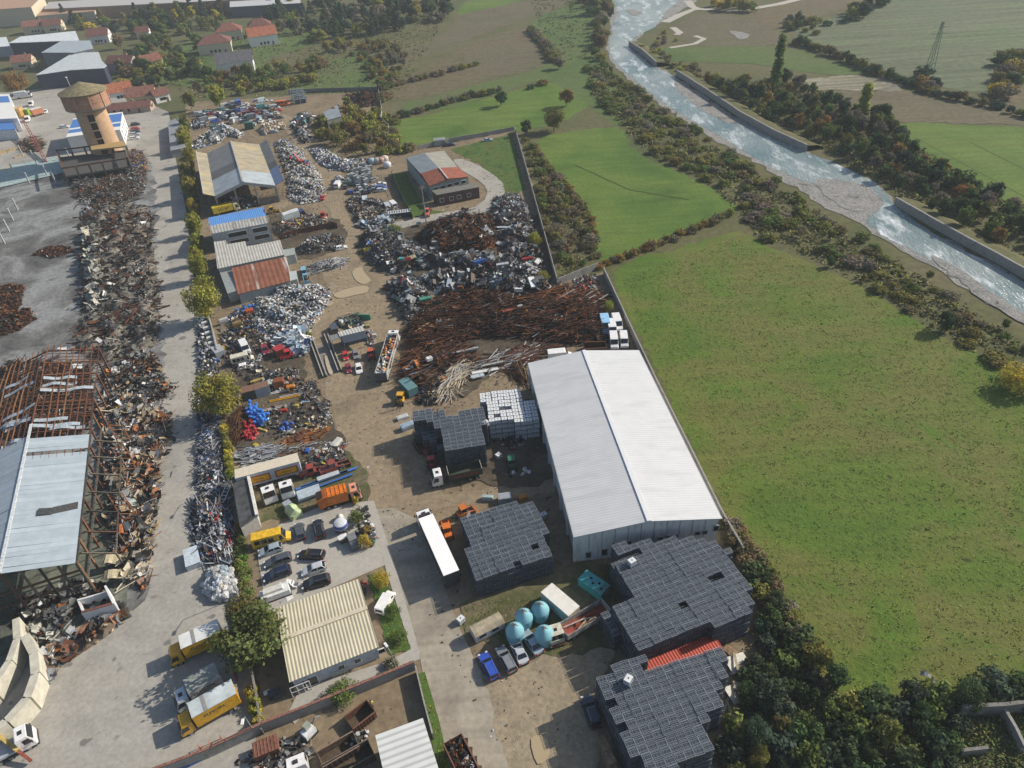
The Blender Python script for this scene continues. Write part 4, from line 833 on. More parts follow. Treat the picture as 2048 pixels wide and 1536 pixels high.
thicket([(1168, 130), (1212, 128), (1298, 198), (1412, 274), (1492, 324), (1602, 394), (1712, 472), (1862, 562), (2072, 694), (2060, 765), (1860, 650), (1700, 552), (1600, 500), (1520, 478), (1480, 422), (1400, 352), (1300, 310), (1255, 250), (1185, 195)], 190, (1.3, 3.0), ['ol', 'br', 'gb', 'mg', 'ol', 'gb', 'ol', 'mg'], 'low scrub shrub on the near river bank', 'scrub on the near river bank', mind=2.8, wk=1.7, keys=(['round2', 'bare'], .10, 'small tree in the river bank scrub', 'trees in the river bank scrub'), seed=5)
thicket([(1405, 165), (1490, 170), (1600, 165), (1690, 215), (1770, 245), (1845, 325), (1970, 385), (2070, 430), (2070, 530), (1960, 486), (1810, 395), (1730, 335), (1640, 288), (1500, 228)], 150, (3.5, 6.5), ['dg', 'bd', 'mg', 'dg', 'ol', 'dg', 'gb', 'mg', 'dg', 'ru'], 'dark shrub in the belt behind the flood wall', 'belt behind the flood wall', mind=3.6, wk=.95, keys=(['round', 'round2', 'tall'], .6, 'dark green tree in the belt behind the flood wall', 'trees behind the flood wall'), seed=6)
thicket([(1270, 98), (1300, 96), (1420, 150), (1480, 180), (1440, 185), (1350, 140)], 34, (2, 3.6), ['gb', 'br', 'ol', 'yg'], 'brown scrub shrub behind the upper flood wall', 'scrub behind the upper flood wall', mind=3.5, wk=1.2, seed=7)
thicket([(1330, 60), (1360, 70), (1345, 95), (1300, 95)], 8, (2, 3.4), ['yg', 'gb'], 'yellowish scrub shrub on the river bend spit', 'scrub on the spit', mind=4, seed=71)
thicket([(1160, 5), (1230, -10), (1218, 60), (1205, 125), (1180, 110), (1195, 60)], 30, (4, 7), ['gb', 'br', 'mg', 'ol'], 'brown shrub on the far river bend', 'scrub on the far bend', mind=4.5, keys=(['round', 'round2'], .5, 'tree on the far river bend', 'trees on the far bend'), seed=8)
thicket([(1415, 22), (1430, 2), (1480, 4), (1500, 24), (1470, 28)], 10, (5, 8), ['ye', 'yg', 'ol'], 'yellow shrub by the fork of the pale tracks', 'shrubs by the pale tracks', mind=5, keys=(['round', 'round2'], .7, 'yellow tree by the fork of the pale tracks', 'trees by the pale tracks'), seed=9)
thicket([(1680, 48), (1690, 30), (1750, 2), (1770, 8), (1720, 45)], 14, (5, 8), ['dg', 'bd', 'yg', 'ol'], 'dark shrub in the clump on the seeded field', 'clump on the seeded field', mind=5, keys=(['round', 'tall'], .7, 'tree in the clump on the seeded field', 'clump on the seeded field'), seed=10)
thicket([(1560, 45), (1600, 40), (1660, 52), (1640, 70), (1570, 62)], 12, (3, 6), ['dg', 'gb', 'ol'], 'dark shrub left of the clump on the seeded field', 'shrubs by the seeded field', mind=5, seed=101)
thicket([(1990, 130), (2040, 105), (2070, 110), (2010, 200), (1990, 190)], 20, (4, 7), ['gb', 'dg', 'ol', 'ye'], 'grey brown shrub by the right hand fallow field', 'shrubs by the right fallow field', mind=5, seed=11)
thicket([(1830, 172), (1850, 150), (1880, 165), (1860, 190)], 6, (4, 7), ['bd', 'gb', 'ru'], 'dark shrub at the foot of the lattice pylon', 'shrubs at the pylon', mind=4, seed=111)
thicket([(1505, 1135), (1560, 1235), (1610, 1300), (1690, 1405), (1880, 1398), (2070, 1372), (2070, 1420), (1960, 1430), (1900, 1450), (1880, 1580), (1450, 1580), (1440, 1490), (1480, 1420), (1500, 1340), (1525, 1260)], 120, (2.2, 4.4), ['dg', 'bd', 'bd', 'dg', 'mg', 'bd', 'ol'], 'dark green shrub in the wood at the lower right corner', 'wood at the lower right', mind=2.3, wk=1.0, keys=(['fine', 'round'], .35, 'leafy tree in the wood at the lower right corner', 'trees of the lower right wood'), seed=12)
thicket([(1446, 1045), (1470, 1050), (1540, 1150), (1600, 1290), (1640, 1380), (1590, 1300), (1520, 1180), (1470, 1100)], 44, (1.2, 2.8), ['br', 'br', 'gb', 'br', 'ol'], 'brown bramble shrub along the lower end of the perimeter wall', 'brambles along the wall end', mind=1.4, seed=13)
thicket([(640, 95), (770, 82), (815, 112), (795, 165), (772, 230), (755, 178), (710, 112)], 60, (2.8, 5), ['br', 'ol', 'gb', 'mg', 'ru'], 'brown shrub in the rough ground behind the yard', 'rough ground behind the yard', mind=4, keys=(['round2', 'round'], .3, 'small tree in the rough ground behind the yard', 'trees behind the yard'), seed=14)
thicket([(440, 150), (530, 150), (640, 120), (650, 165), (570, 182), (470, 190), (380, 200)], 55, (3, 5.5), ['ol', 'br', 'yg', 'mg', 'ru'], 'autumn shrub in the thicket behind the wrecked cars', 'thicket behind the wrecks', mind=4, keys=(['round2', 'round'], .45, 'autumn tree behind the wrecked cars', 'trees behind the wrecks'), seed=15)
thicket([(225, 95), (400, 72), (410, 125), (380, 165), (310, 170), (240, 160)], 48, (4, 7.5), ['dg', 'mg', 'ol', 'yg', 'br'], 'garden shrub among the far houses', 'garden shrubs among the houses', mind=4.5, keys=(['round', 'round2', 'tall'], .65, 'garden tree among the far houses', 'garden trees'), seed=16)
thicket([(130, 44), (460, 22), (470, 55), (400, 68), (230, 80), (160, 60)], 60, (5, 9), ['dg', 'mg', 'ol', 'br', 'ye', 'bd'], 'shrub in front of the far factory', 'belt before the factory', mind=5, keys=(['round', 'round2', 'cone', 'tall'], .75, 'tree in the belt before the far factory', 'belt before the factory'), seed=17)
thicket([(470, 22), (900, -8), (905, 40), (800, 62), (640, 85), (560, 60)], 70, (6, 10), ['bd', 'dg', 'bd', 'mg', 'yg', 'gb'], 'shrub among the tall dark conifers', 'wood at the top', mind=6.5, keys=(['cone', 'round', 'tall', 'round2'], .8, 'dark tree in the wood at the top of the photo', 'wood at the top'), seed=18)
for u, v, h in [(563, 38, 15), (612, 48, 13), (652, 46, 14), (688, 62, 17), (752, 70, 16), (787, 48, 18), (800, 60, 17), (132, 42, 12), (278, 44, 13), (305, 38, 10), (410, 38, 14), (668, 20, 13), (385, 28, 13), (824, 40, 15)]: tree(u, v, h, h*.5, 'cone', 'bd', 'tall dark conifer in the wood at the top of the photo', 'tall conifers')
for u, v, h, c in [(250, 180, 7, 'ye'), (268, 178, 6, 'yg'), (282, 182, 8, 'bd'), (308, 178, 8, 'bd'), (316, 170, 6, 'yg'), (392, 152, 11, 'dg'), (420, 160, 8, 'dg'), (500, 165, 11, 'mg'), (275, 128, 9, 'bd'), (215, 215, 5, 'mg'), (555, 140, 6, 'yg'), (655, 105, 7, 'yg'), (682, 100, 8, 'yg'), (715, 75, 9, 'yg'), (735, 70, 8, 'yg')]: tree(u, v, h, h*.75, 'round', c, 'garden tree near the house rows with its own rounded crown', 'garden trees near the houses')
# --- past about 290 of a kind the smallest in view become one mass of undergrowth
def px_size(o): d = o.location-Vector((0, 0, CAM_H)); return o.scale[0]*FPX/d.length
def merge_small(name, objs, keep):
 objs = sorted(objs, key=px_size, reverse=True); V, F, Cc = [], [], []; o_ = 0
 for o in objs[keep:]:
  src = [c for c in o.children] if o.type == 'EMPTY' else [o]
  mw = Matrix.LocRotScale(o.location, o.rotation_euler, o.scale); A = np.array(mw)
  for s in src:
   me = s.data; n = len(me.vertices); v = np.zeros(n*3, np.float32); me.vertices.foreach_get('co', v); v = v.reshape(-1, 3)@A[:3, :3].T+A[:3, 3]
   lt = np.zeros(len(me.polygons), np.int32); me.polygons.foreach_get('loop_total', lt); ls = np.zeros(len(me.polygons), np.int32); me.polygons.foreach_get('loop_start', ls); vi = np.zeros(len(me.loops), np.int32); me.loops.foreach_get('vertex_index', vi)
   ok = lt == 4; col = np.zeros(len(me.polygons)*4, np.float32); me.attributes['Col'].data.foreach_get('color', col); col = col.reshape(-1, 4)[ok, :3]*(np.array(s.color[:3]) if s.name.startswith(('crown', 'shrub', 'hedge')) else np.array([.09, .07, .05]))
   V.append(v); F.append(vi[ls[ok][:, None]+np.arange(4)]+o_); Cc.append(col); o_ += n
  for s in src:
   if s is not o: bpy.data.objects.remove(s)
  bpy.data.objects.remove(o)
 if V:
  o = bpy.data.objects.new(name, np_mesh(name, np.concatenate(V), np.concatenate(F), np.concatenate(Cc), LEAF)); COL.objects.link(o); o.color = (1, 1, 1, 1); tag(o, kind='stuff')
base = lambda o: o.name.split('.')[0]
merge_small('distant_shrubs', [o for o in COL.objects if base(o) in ('shrub', 'hedge_shrub') and o.parent is None], 290)
merge_small('distant_woodland', [o for o in COL.objects if base(o) == 'tree' and o.parent is None and o.type == 'EMPTY'], 290)
# --- ground cover nobody could count
def cover(name, polys, n, size, cols, hz=.5, seed=0, clump=0, mat=None):
 rng = np.random.default_rng(seed); Cs = []; ar = []
 for pl in polys:
  poly = PX(pl); ar.append(abs(sum(poly[i].x*poly[i-1].y-poly[i-1].x*poly[i].y for i in range(len(poly))))/2)
 for pl, a in zip(polys, ar):
  k = max(10, int(n*a/sum(ar))); poly = PX(pl)
  if clump: b0 = scatter(poly, max(4, k//clump), rng); q = b0[rng.integers(0, len(b0), k)]+rng.normal(0, size*2.2, (k, 2)); q = q[inpoly(q[:, 0], q[:, 1], poly)]
  else: q = scatter(poly, k, rng)
  Cs.append(q)
 q = np.concatenate(Cs); n = len(q); C = np.concatenate([q, (rng.uniform(.1, 1, n)**1.5*hz)[:, None]+.03], 1)
 Nn = rng.normal(size=(n, 3))*.7+[0, 0, .6]; Nn /= np.linalg.norm(Nn, axis=1, keepdims=True); cc = np.array([CLR[x] for x in cols])[rng.integers(0, len(cols), n)]*rng.uniform(.7, 1.3, (n, 1))
 V, F, val = leaves(C, Nn, size, rng, cc); V[:, 2] = np.maximum(V[:, 2], .01)
 o = bpy.data.objects.new(name, np_mesh(name, V, F, val, COVER)); COL.objects.link(o); o.color = (1, 1, 1, 1); return tag(o, kind='stuff')
COVER = attr_mat('ground_cover_leaves', .95, .1, spec=.05)
cover('meadow_grass_tufts', [[(1240, 560), (1470, 475), (1700, 565), (1860, 665), (2060, 770), (2060, 1370), (1870, 1390), (1700, 1395), (1600, 1270), (1550, 1150), (1460, 1030), (1300, 700)]], 34000, .12, ['bg', 'mg', 'ol', 'bg', 'mg', 'yg'], .09, 1, 4)
cover('river_scrub_undergrowth', [[(1168, 130), (1206, 130), (1290, 202), (1400, 276), (1590, 396), (1850, 562), (2060, 696), (2060, 770), (1860, 655), (1700, 555), (1600, 505), (1520, 480), (1480, 425), (1400, 355), (1300, 312), (1185, 195)], [(1405, 165), (1600, 165), (1770, 245), (1970, 385), (2070, 430), (2070, 550), (1960, 500), (1810, 405), (1640, 295), (1500, 235)]], 30000, .42, ['ol', 'br', 'gb', 'mg', 'br', 'yg'], .9, 2, 18)
cover('undergrowth', [[(1040, 270), (1070, 290), (1105, 350), (1150, 395), (1182, 445), (1192, 520), (1120, 562), (1090, 470)], [(622, 250), (690, 200), (762, 238), (775, 310), (700, 322), (640, 296)]], 9000, .3, ['ol', 'br', 'ru', 'mg', 'gb'], .7, 3, 12)
cover('woodland_undergrowth', [[(1490, 1100), (1560, 1230), (1690, 1402), (2070, 1370), (2070, 1560), (1420, 1560), (1500, 1340), (1530, 1250)], [(1440, 1035), (1480, 1040), (1640, 1380), (1500, 1150)]], 20000, .2, ['dg', 'mg', 'ol', 'br', 'dg'], .7, 4, 12)
cover('rough_grass', [[(480, 60), (900, 20), (800, 200), (640, 185), (380, 200), (330, 160)], [(1060, 0), (1200, 0), (1200, 120), (1100, 120)]], 12000, .45, ['ol', 'br', 'mg', 'gb'], .5, 5, 5)
cover('lawn_grass', [[(735, 1152), (770, 1150), (822, 1298), (782, 1312)], [(832, 1350), (850, 1345), (905, 1560), (880, 1560)], [(470, 1065), (490, 1060), (515, 1200), (490, 1200)], [(920, 1260), (960, 1270), (1100, 1310), (1180, 1270), (1100, 1200), (930, 1200)]], 9000, .12, ['bg', 'mg', 'ol', 'yg'], .25, 6, 10)
cover('yard_weeds', [[(480, 900), (700, 905), (735, 1000), (510, 1045)], [(785, 350), (820, 345), (860, 420), (960, 430), (830, 450)], [(900, 300), (1025, 268), (1060, 400), (1000, 420)], [(1180, 1310), (1500, 1200), (1520, 1400), (1440, 1500)], [(430, 640), (600, 680), (640, 830), (480, 900)]], 9000, .16, ['ol', 'br', 'mg', 'yg'], .3, 7, 12)
# ================================================================ VEHICLES
PAINT = obj_mat('car_paint', .3, .6)
PAINT2 = obj_mat('worn_paint', .5, .1, .25)
VGL = plain('vehicle_glass', (.015, .02, .026), .06, var=.2, spec=.8)
HEADL = plain('headlight_glass', (.6, .6, .58), .2); TAILL = plain('tail_light_red', (.35, .02, .015), .3); HUB = plain('rim_alloy', (.35, .36, .37), .35, .6); TRIM = plain('dark_trim', (.03, .03, .032), .6)
CC = dict(dgrey=(.07, .08, .095), grey=(.20, .215, .23), black=(.012, .012, .016), silver=(.46, .49, .52), sblue=(.30, .37, .43), white=(.76, .76, .75), blue=(.03, .08, .42), red=(.45, .03, .025), maroon=(.22, .02, .03), navy=(.012, .018, .05), yellow=(.70, .42, .02), green=(.03, .12, .07), teal=(.10, .30, .30), beige=(.42, .36, .26), orange=(.70, .16, .02), gold=(.45, .30, .03), pale=(.55, .62, .64))
def text_mesh(s, size):
 cu = bpy.data.curves.new('t', 'FONT'); cu.body = s; cu.size = size; cu.align_x = 'CENTER'; cu.align_y = 'CENTER'; cu.extrude = .01
 o = bpy.data.objects.new('t', cu); COL.objects.link(o); me = bpy.data.meshes.new_from_object(o.evaluated_get(bpy.context.evaluated_depsgraph_get()))
 bpy.data.objects.remove(o); bpy.data.curves.remove(cu); return me
def wheels(r, pos, rad, wd, lab='wheel'):
 for x, y in pos:
  mb = MB(); mb.cyl((x, y-wd/2, rad), (x, y+wd/2, rad), rad, n=14); t = mb.build(lab, BLACK, r)
  s = 1 if y > 0 else -1; MB().cyl((x, y+s*(wd/2-.02), rad), (x, y+s*(wd/2+.015), rad), rad*.6, n=10).build('rim', HUB, t)
def body_loft(secs):
 rings = []
 for x, zb, zm, zt, w, wt in secs: rings.append([(x, -w*.94, zb), (x, -w, zm), (x, -wt, zt), (x, wt, zt), (x, w, zm), (x, w*.94, zb)])
 return rings
def make_car(style):
 r = thing('car' if style != 'van' else 'van', 'x', 'car' if style != 'van' else 'van'); H = {'hatch': 1.48, 'sedan': 1.43, 'wagon': 1.5, 'suv': 1.68, 'van': 2.3, 'minibus': 2.65}[style]
 zb = .3 if style in ('suv', 'van', 'minibus') else .22
 if style in ('hatch', 'sedan', 'wagon', 'suv'):
  k = {'hatch': 4.1, 'sedan': 4.5, 'wagon': 4.6, 'suv': 4.6}[style]/4.1; bz = .95 if style != 'suv' else 1.08; W = .88 if style != 'suv' else .93
  secs = [(-2.05, zb+.2, .6, bz-.22, W*.82, W*.78), (-1.98, zb+.05, .6, bz-.03, W*.94, W*.88), (-1.3, zb, .58, bz+.02, W, W*.93), (.5, zb, .56, bz, W, W*.93), (1.05, zb, .56, bz-.04, W, W*.90), (1.7, zb+.02, .55, bz-.16, W*.96, W*.82), (1.98, zb+.1, .5, bz-.30, W*.84, W*.70), (2.06, zb+.2, .48, bz-.42, W*.74, W*.64)]
  mb = MB(); mb.loft(body_loft([(x*k, *s) for x, *s in secs]), 0, smooth=False)
  cb = {'hatch': (-1.93, .95, -1.5, .15), 'sedan': (-1.45, .95, -.85, .15), 'wagon': (-1.96, .92, -1.75, .15), 'suv': (-1.94, .95, -1.68, .2)}[style]; cb = [c*k for c in cb]
  W0, W1 = W*.90, W*.70
  gl = MB(); gl.loft([[(cb[0], -W0, bz-.02), (cb[1], -W0, bz-.04), (cb[1], W0, bz-.04), (cb[0], W0, bz-.02)], [(cb[2], -W1, H-.06), (cb[3], -W1, H-.07), (cb[3], W1, H-.07), (cb[2], W1, H-.06)]], 0)
  rf = [[(cb[2]-.06, -W1-.03, H-.08), (cb[3]+.06, -W1-.03, H-.09), (cb[3]+.06, W1+.03, H-.09), (cb[2]-.06, W1+.03, H-.08)], [(cb[2]+.05, -W1+.06, H), (cb[3]-.15, -W1+.06, H-.01), (cb[3]-.15, W1-.06, H-.01), (cb[2]+.05, W1-.06, H)]]
  mb.loft(rf, 0)
  for sy in (-1, 1):
   for xa, xb in ((cb[0], cb[2]), (cb[1], cb[3])): mb.bar((xa, sy*(W0+.0), bz-.02), (xb, sy*(W1+.01), H-.07), .10, .07)
   xm0, xm1 = (cb[0]+cb[1])/2-.05, (cb[2]+cb[3])/2; mb.bar((xm0, sy*(W0+.01), bz-.02), (xm1, sy*(W1+.015), H-.07), .09, .05)
  L = 2.06*k; wx = (1.28*k, -1.25*k); fz = bz-.36
  if style in ('wagon', 'suv'): rails = MB(); [rails.bar((cb[2]+.2, sy*W1*.9, H+.04), (cb[3]-.2, sy*W1*.9, H+.04), .04) for sy in (-1, 1)]; rails.build('roof_rail', HUB, r)
 else:
  L = {'van': 2.6, 'minibus': 3.4}[style]; W = 1.0; bz = 1.25
  secs = [(-L, .45, 1.0, H-.12, W*.97, W*.86), (-L+.1, .35, 1.0, H-.02, W, W*.88), (L-1.75, .35, 1.0, H, W, W*.88), (L-1.45, .35, 1.0, H-.05, W, W*.86), (L-.85, .35, .9, bz, W, W*.86), (L-.15, .38, .8, bz-.25, W*.95, W*.80), (L, .45, .7, bz-.45, W*.84, W*.72)]
  mb = MB(); mb.loft(body_loft(secs), 0)
  gl = MB(); gl.quad((L-1.42, -W*.80, H-.10), (L-.87, -W*.82, bz+.04), (L-.87, W*.82, bz+.04), (L-1.42, W*.80, H-.10)); gl.v = [(x+.03, y, z+.03) for x, y, z in gl.v]
  for sy in (-1, 1):
   ws = [(L-1.9, L-1.2)] if style == 'van' else [(L-1.9, L-1.2), (-L+.5, -L+1.5), (-L+1.7, -L+2.7), (-L+2.9, -L+3.9)]
   for a, b_ in ws: gl.add([(a, sy*(W*.985), 1.3), (b_, sy*(W*.985), 1.3), (b_-(.2 if b_ > L-1.5 else 0), sy*(W*.935), H-.4), (a, sy*(W*.935), H-.4)], [(0, 1, 2, 3) if sy < 0 else (3, 2, 1, 0)])
  gl.v = [(x, y*1.012, z) for x, y, z in gl.v]; gl.box(-L+.0, 0, 1.35, .06, 1.4, .6); wx = (L-1.0, -L+1.0); fz = .8
 mb.build('body', PAINT if style not in ('minibus',) else PAINT2, r); gl.build('window_glass', VGL, r)
 wr = .32 if style not in ('suv', 'van', 'minibus') else .37
 wheels(r, [(wx[0], -W+.1), (wx[0], W-.1), (wx[1], -W+.1), (wx[1], W-.1)], wr, .22)
 for sy in (-1, 1):
  MB().box(L-.16, sy*W*.66, fz, .26, .34, .16).build('headlight', HEADL, r); MB().box(-L+.05, sy*W*.74, fz+.1, .16, .22, .28).build('tail_light', TAILL, r)
  MB().box((cb[1]-.25 if style in ('hatch', 'sedan', 'wagon', 'suv') else L-1.0), sy*(W+.1), bz, .12, .2, .15).build('mirror', TRIM, r)
 MB().box(-L+.02, 0, .42, .1, W*1.4, .2).build('bumper', TRIM, r)
 return r
CARS = {s: make_car(s) for s in ('hatch', 'sedan', 'wagon', 'suv', 'van', 'minibus')}
def car(style, rear, front, col, label, group=None, cat=None, z=.7, k=1.0, lift=0, yaw=0):
 a, b_ = P(*rear, z+lift), P(*front, z+lift); c = (a+b_)/2
 r = dup(CARS[style], (c.x, c.y, lift), ang(a, b_)+yaw, label, group, k, CC[col] if isinstance(col, str) else col, cat); return r
g1 = 'cars in the paved car park'
car('hatch', (602.8, 1079.5), (595.8, 1044), 'dgrey', 'dark grey hatchback at the upper row of the car park beside the yellow minibus', g1)
car('suv', (642.2, 1078), (633.3, 1037.6), 'black', 'black estate car in the upper car park row, right of the dark grey hatchback', g1)
car('hatch', (562, 1092), (519, 1106), 'sblue', 'pale silver blue hatchback directly below the yellow minibus', g1)
car('wagon', (580, 1112.5), (530, 1129), 'dgrey', 'slate grey estate car between the silver blue hatchback and the black saloon', g1)
car('suv', (581, 1138), (527, 1158), 'navy', 'glossy black car at the left below the slate grey estate', g1)
car('wagon', (648.5, 1110), (597, 1107.5), 'black', 'black estate car with silver roof rails in the middle of the car park', g1)
car('hatch', (647, 1131.5), (606.6, 1144), 'silver', 'bright silver hatchback above the black car by the office roof', g1)
car('suv', (660, 1157), (604, 1172), 'black', 'black car nearest the cream roofed office', g1)
car('minibus', (510, 1081), (573.6, 1065.5), 'yellow', 'weathered yellow minibus parked at the corner of the car park', cat='minibus', z=1.6, k=(.95, 1, 1))
g2 = 'cars by the blue tanks'
car('wagon', (989.5, 1355.7), (965.4, 1307.4), 'blue', 'bright blue car at the left end of the row below the blue tanks', g2)
car('wagon', (1024.7, 1340.8), (1000.6, 1296), 'grey', 'grey estate car next to the bright blue car', g2)
car('sedan', (1048.9, 1326), (1026.6, 1277.7), 'silver', 'long silver saloon in the row below the blue tanks', g2)
car('sedan', (1077.6, 1302.8), (1050.7, 1264.7), 'sblue', 'blue grey saloon at the right end of the row beside the wrecked lorry', g2)
car('suv', (1191.5, 1448), (1174, 1398), 'navy', 'dark navy car squeezed against the nearest black tote stack')
g3 = 'cars by the weigh house'
car('hatch', (688.5, 702), (692.5, 719), 'red', 'red hatchback in the upper row below the weigh house', g3, k=.8)
car('hatch', (709, 699.5), (713, 716), 'grey', 'grey hatchback in the upper row below the weigh house', g3, k=.8)
car('hatch', (694.5, 727), (699, 744), 'maroon', 'dark crimson car in the lower row below the weigh house', g3, k=.78)
car('hatch', (715.5, 726), (719, 747), 'white', 'white hatchback in the lower row below the weigh house', g3, k=.9)
car('van', (670, 664), (666, 650), 'dgrey', 'small grey van at the left end of the weigh house', k=(.75, .9, .75))
g4 = 'vans by the perimeter wall'
for rear, front, cl, lab, k in [((1226, 665), (1229.5, 692), 'white', 'white van in front of the blue and white van', 1), ((1221, 641), (1227, 668), 'white', 'white high roof van stacked behind the front white van', 1.05), ((1207, 632), (1214, 662), (.30, .55, .80), 'light blue coach van at the left of the van group', 1.15), ((1230, 631), (1239, 655), 'white', 'white and green van nearest the perimeter wall', 1.05), ((1246, 662), (1250, 691), 'white', 'white van with open dark front right of the van group', .95)]: car('van', rear, front, cl, lab, g4, z=1.5, k=k)
car('van', (1100, 708), (1140, 704), 'white', 'white van half hidden behind the far end of the white warehouse roof', z=1.8, k=1.1)
car('hatch', (672, 497), (692, 492), 'white', 'small white car parked at the tip of the grey scrap heap', k=.9)
car('van', (762, 1220), (780, 1188), 'white', 'small white van parked on the office lawn', k=(.82, .85, .75))
car('van', (481, 676), (496, 706), 'white', 'white camper van among the scrap beside the cream minibus', z=1.5, k=.95)
car('minibus', (464, 719), (503, 709), (.62, .58, .46), 'cream minibus with open windows among the scrap', cat='minibus', z=1.6, k=(.75, .9, .9))
car('hatch', (478, 735), (505, 728), 'white', 'white stripped car under the cream minibus', k=.95)
car('hatch', (526, 690), (534, 708), 'maroon', 'maroon wreck beside the rusty box', k=1.0)
car('sedan', (640, 404), (650, 384), 'red', 'red van shaped car at the edge of the track near the shed', k=.9)
# wrecked cars
gw = 'wrecked cars by the workshop fence'
for (u, v), an, cl, st in [((677, 374), 80, 'white', 'van'), ((691, 376), 90, 'dgrey', 'hatch'), ((700, 371), 10, 'green', 'suv'), ((702, 386), 100, 'blue', 'hatch'), ((716, 370), 110, 'silver', 'sedan'), ((720, 380), 110, 'silver', 'sedan'), ((717, 390), 100, 'grey', 'hatch'), ((731, 374), 110, 'silver', 'wagon'), ((731, 386), 95, 'dgrey', 'hatch'), ((733, 364), 100, 'grey', 'hatch'), ((742, 384), 70, 'navy', 'hatch'), ((747, 362), 60, 'grey', 'hatch'), ((747, 376), 110, 'sblue', 'sedan'), ((762, 371), 5, 'white', 'sedan'), ((763, 378), 8, 'blue', 'hatch'), ((763, 383), 12, 'silver', 'hatch'), ((731, 405), 95, 'pale', 'van'), ((775, 418), 110, 'silver', 'van'), ((786, 414), 110, 'white', 'van')]:
 p = P(u, v); dup(CARS[st], (p.x, p.y, 0), R(an+random.Random(u).uniform(-12, 12)), {'van': 'white', 'hatch': 'small', 'sedan': 'saloon', 'wagon': 'estate', 'suv': 'boxy'}[st].replace('white', 'high')+' '+{'dgrey': 'dark grey', 'sblue': 'blue silver', 'pale': 'pale turquoise'}.get(cl, cl)+' wrecked car among the rows beside the workshop fence', gw, .92, CC[cl], 'wrecked car')
far = []
rng = np.random.default_rng(31); pal = ['dgrey', 'grey', 'black', 'silver', 'sblue', 'white', 'blue', 'red', 'maroon', 'navy', 'silver', 'white', 'grey', 'teal', 'silver', 'pale']
for p in scatter(PX([(398, 232), (440, 214), (520, 206), (556, 212), (560, 240), (545, 252), (470, 250), (440, 258), (400, 255)]), 66, rng, 3.0):
 cl = pal[int(rng.integers(len(pal)))]; st = ['hatch', 'sedan', 'hatch', 'wagon', 'van'][int(rng.integers(5))]; lift = 1.3 if rng.random() < .25 else 0
 dup(CARS[st], (p[0], p[1], lift), rng.uniform(-.5, .5)+R(100 if rng.random() < .4 else 8), {'dgrey': 'dark grey', 'sblue': 'blue silver', 'pale': 'pale'}.get(cl, cl)+(' van' if st == 'van' else ' car')+' in the crowded far wreck yard behind the tan shed', 'wrecks in the far yard', .95, CC[cl], 'wrecked car')
for (u, v), an, cl, st, lab in [((547, 222), 5, 'gold', 'sedan', 'yellow wrecked car, farther of the yellow pair in the far yard'), ((550, 230), -8, 'gold', 'sedan', 'yellow wrecked car, nearer of the yellow pair in the far yard'), ((566, 212), 5, 'orange', 'minibus', 'orange yellow delivery van in the far wreck yard'), ((437, 243), 20, 'orange', 'sedan', 'bright orange wrecked car in the far yard'), ((497, 238), 80, 'teal', 'van', 'turquoise van standing on a dark green cabin in the far yard'), ((466, 246), 95, 'white', 'van', 'white van nose toward the shed in the far yard'), ((520, 242), 90, 'sblue', 'van', 'blue silver van by the brown bales in the far yard'), ((547, 266), 8, 'sblue', 'sedan', 'silver blue saloon beside the brown bales'), ((975, 283), 10, 'sblue', 'sedan', 'pale blue saloon on the grass in the corner of the wall'), ((900, 292), 10, 'navy', 'sedan', 'dark blue wreck beside the wire bale on the grass')]:
 p = P(u, v); dup(CARS[st], (p.x, p.y, 0), R(an), lab, None, .95, CC[cl], 'wrecked car' if 'saloon' not in lab else 'car')
# cars by the tower
for (u, v), an, cl, lab in [((272, 251), 15, 'black', 'black car at the head of the row in the tower car park'), ((272, 260), 12, 'red', 'red car in the row in the tower car park'), ((272, 266), 12, 'navy', 'dark blue car in the row in the tower car park'), ((271, 271), 12, 'silver', 'silver car in the row in the tower car park'), ((270, 279), 12, 'white', 'white car at the near end of the row in the tower car park')]:
 p = P(u, v); dup(CARS['hatch'], (p.x, p.y, 0), R(an), lab, 'cars in the tower car park', 1, CC[cl], 'car')
for (u, v), an, cl, st, lab in [((64, 212), -70, 'white', 'van', 'white van behind the orange boxed lorry by the tower'), ((92, 226), -75, 'white', 'hatch', 'white car right of the orange boxed lorry by the tower'), ((57, 243), -70, 'white', 'van', 'white van beside the red crane jib'), ((130, 256), 10, 'white', 'hatch', 'white car at the left wall of the blue striped store'), ((52, 228), -70, 'white', 'van', 'white cab van under the yellow crane base')]:
 p = P(u, v); dup(CARS[st], (p.x, p.y, 0), R(an), lab, None, 1, CC[cl], 'van' if st == 'van' else 'car')
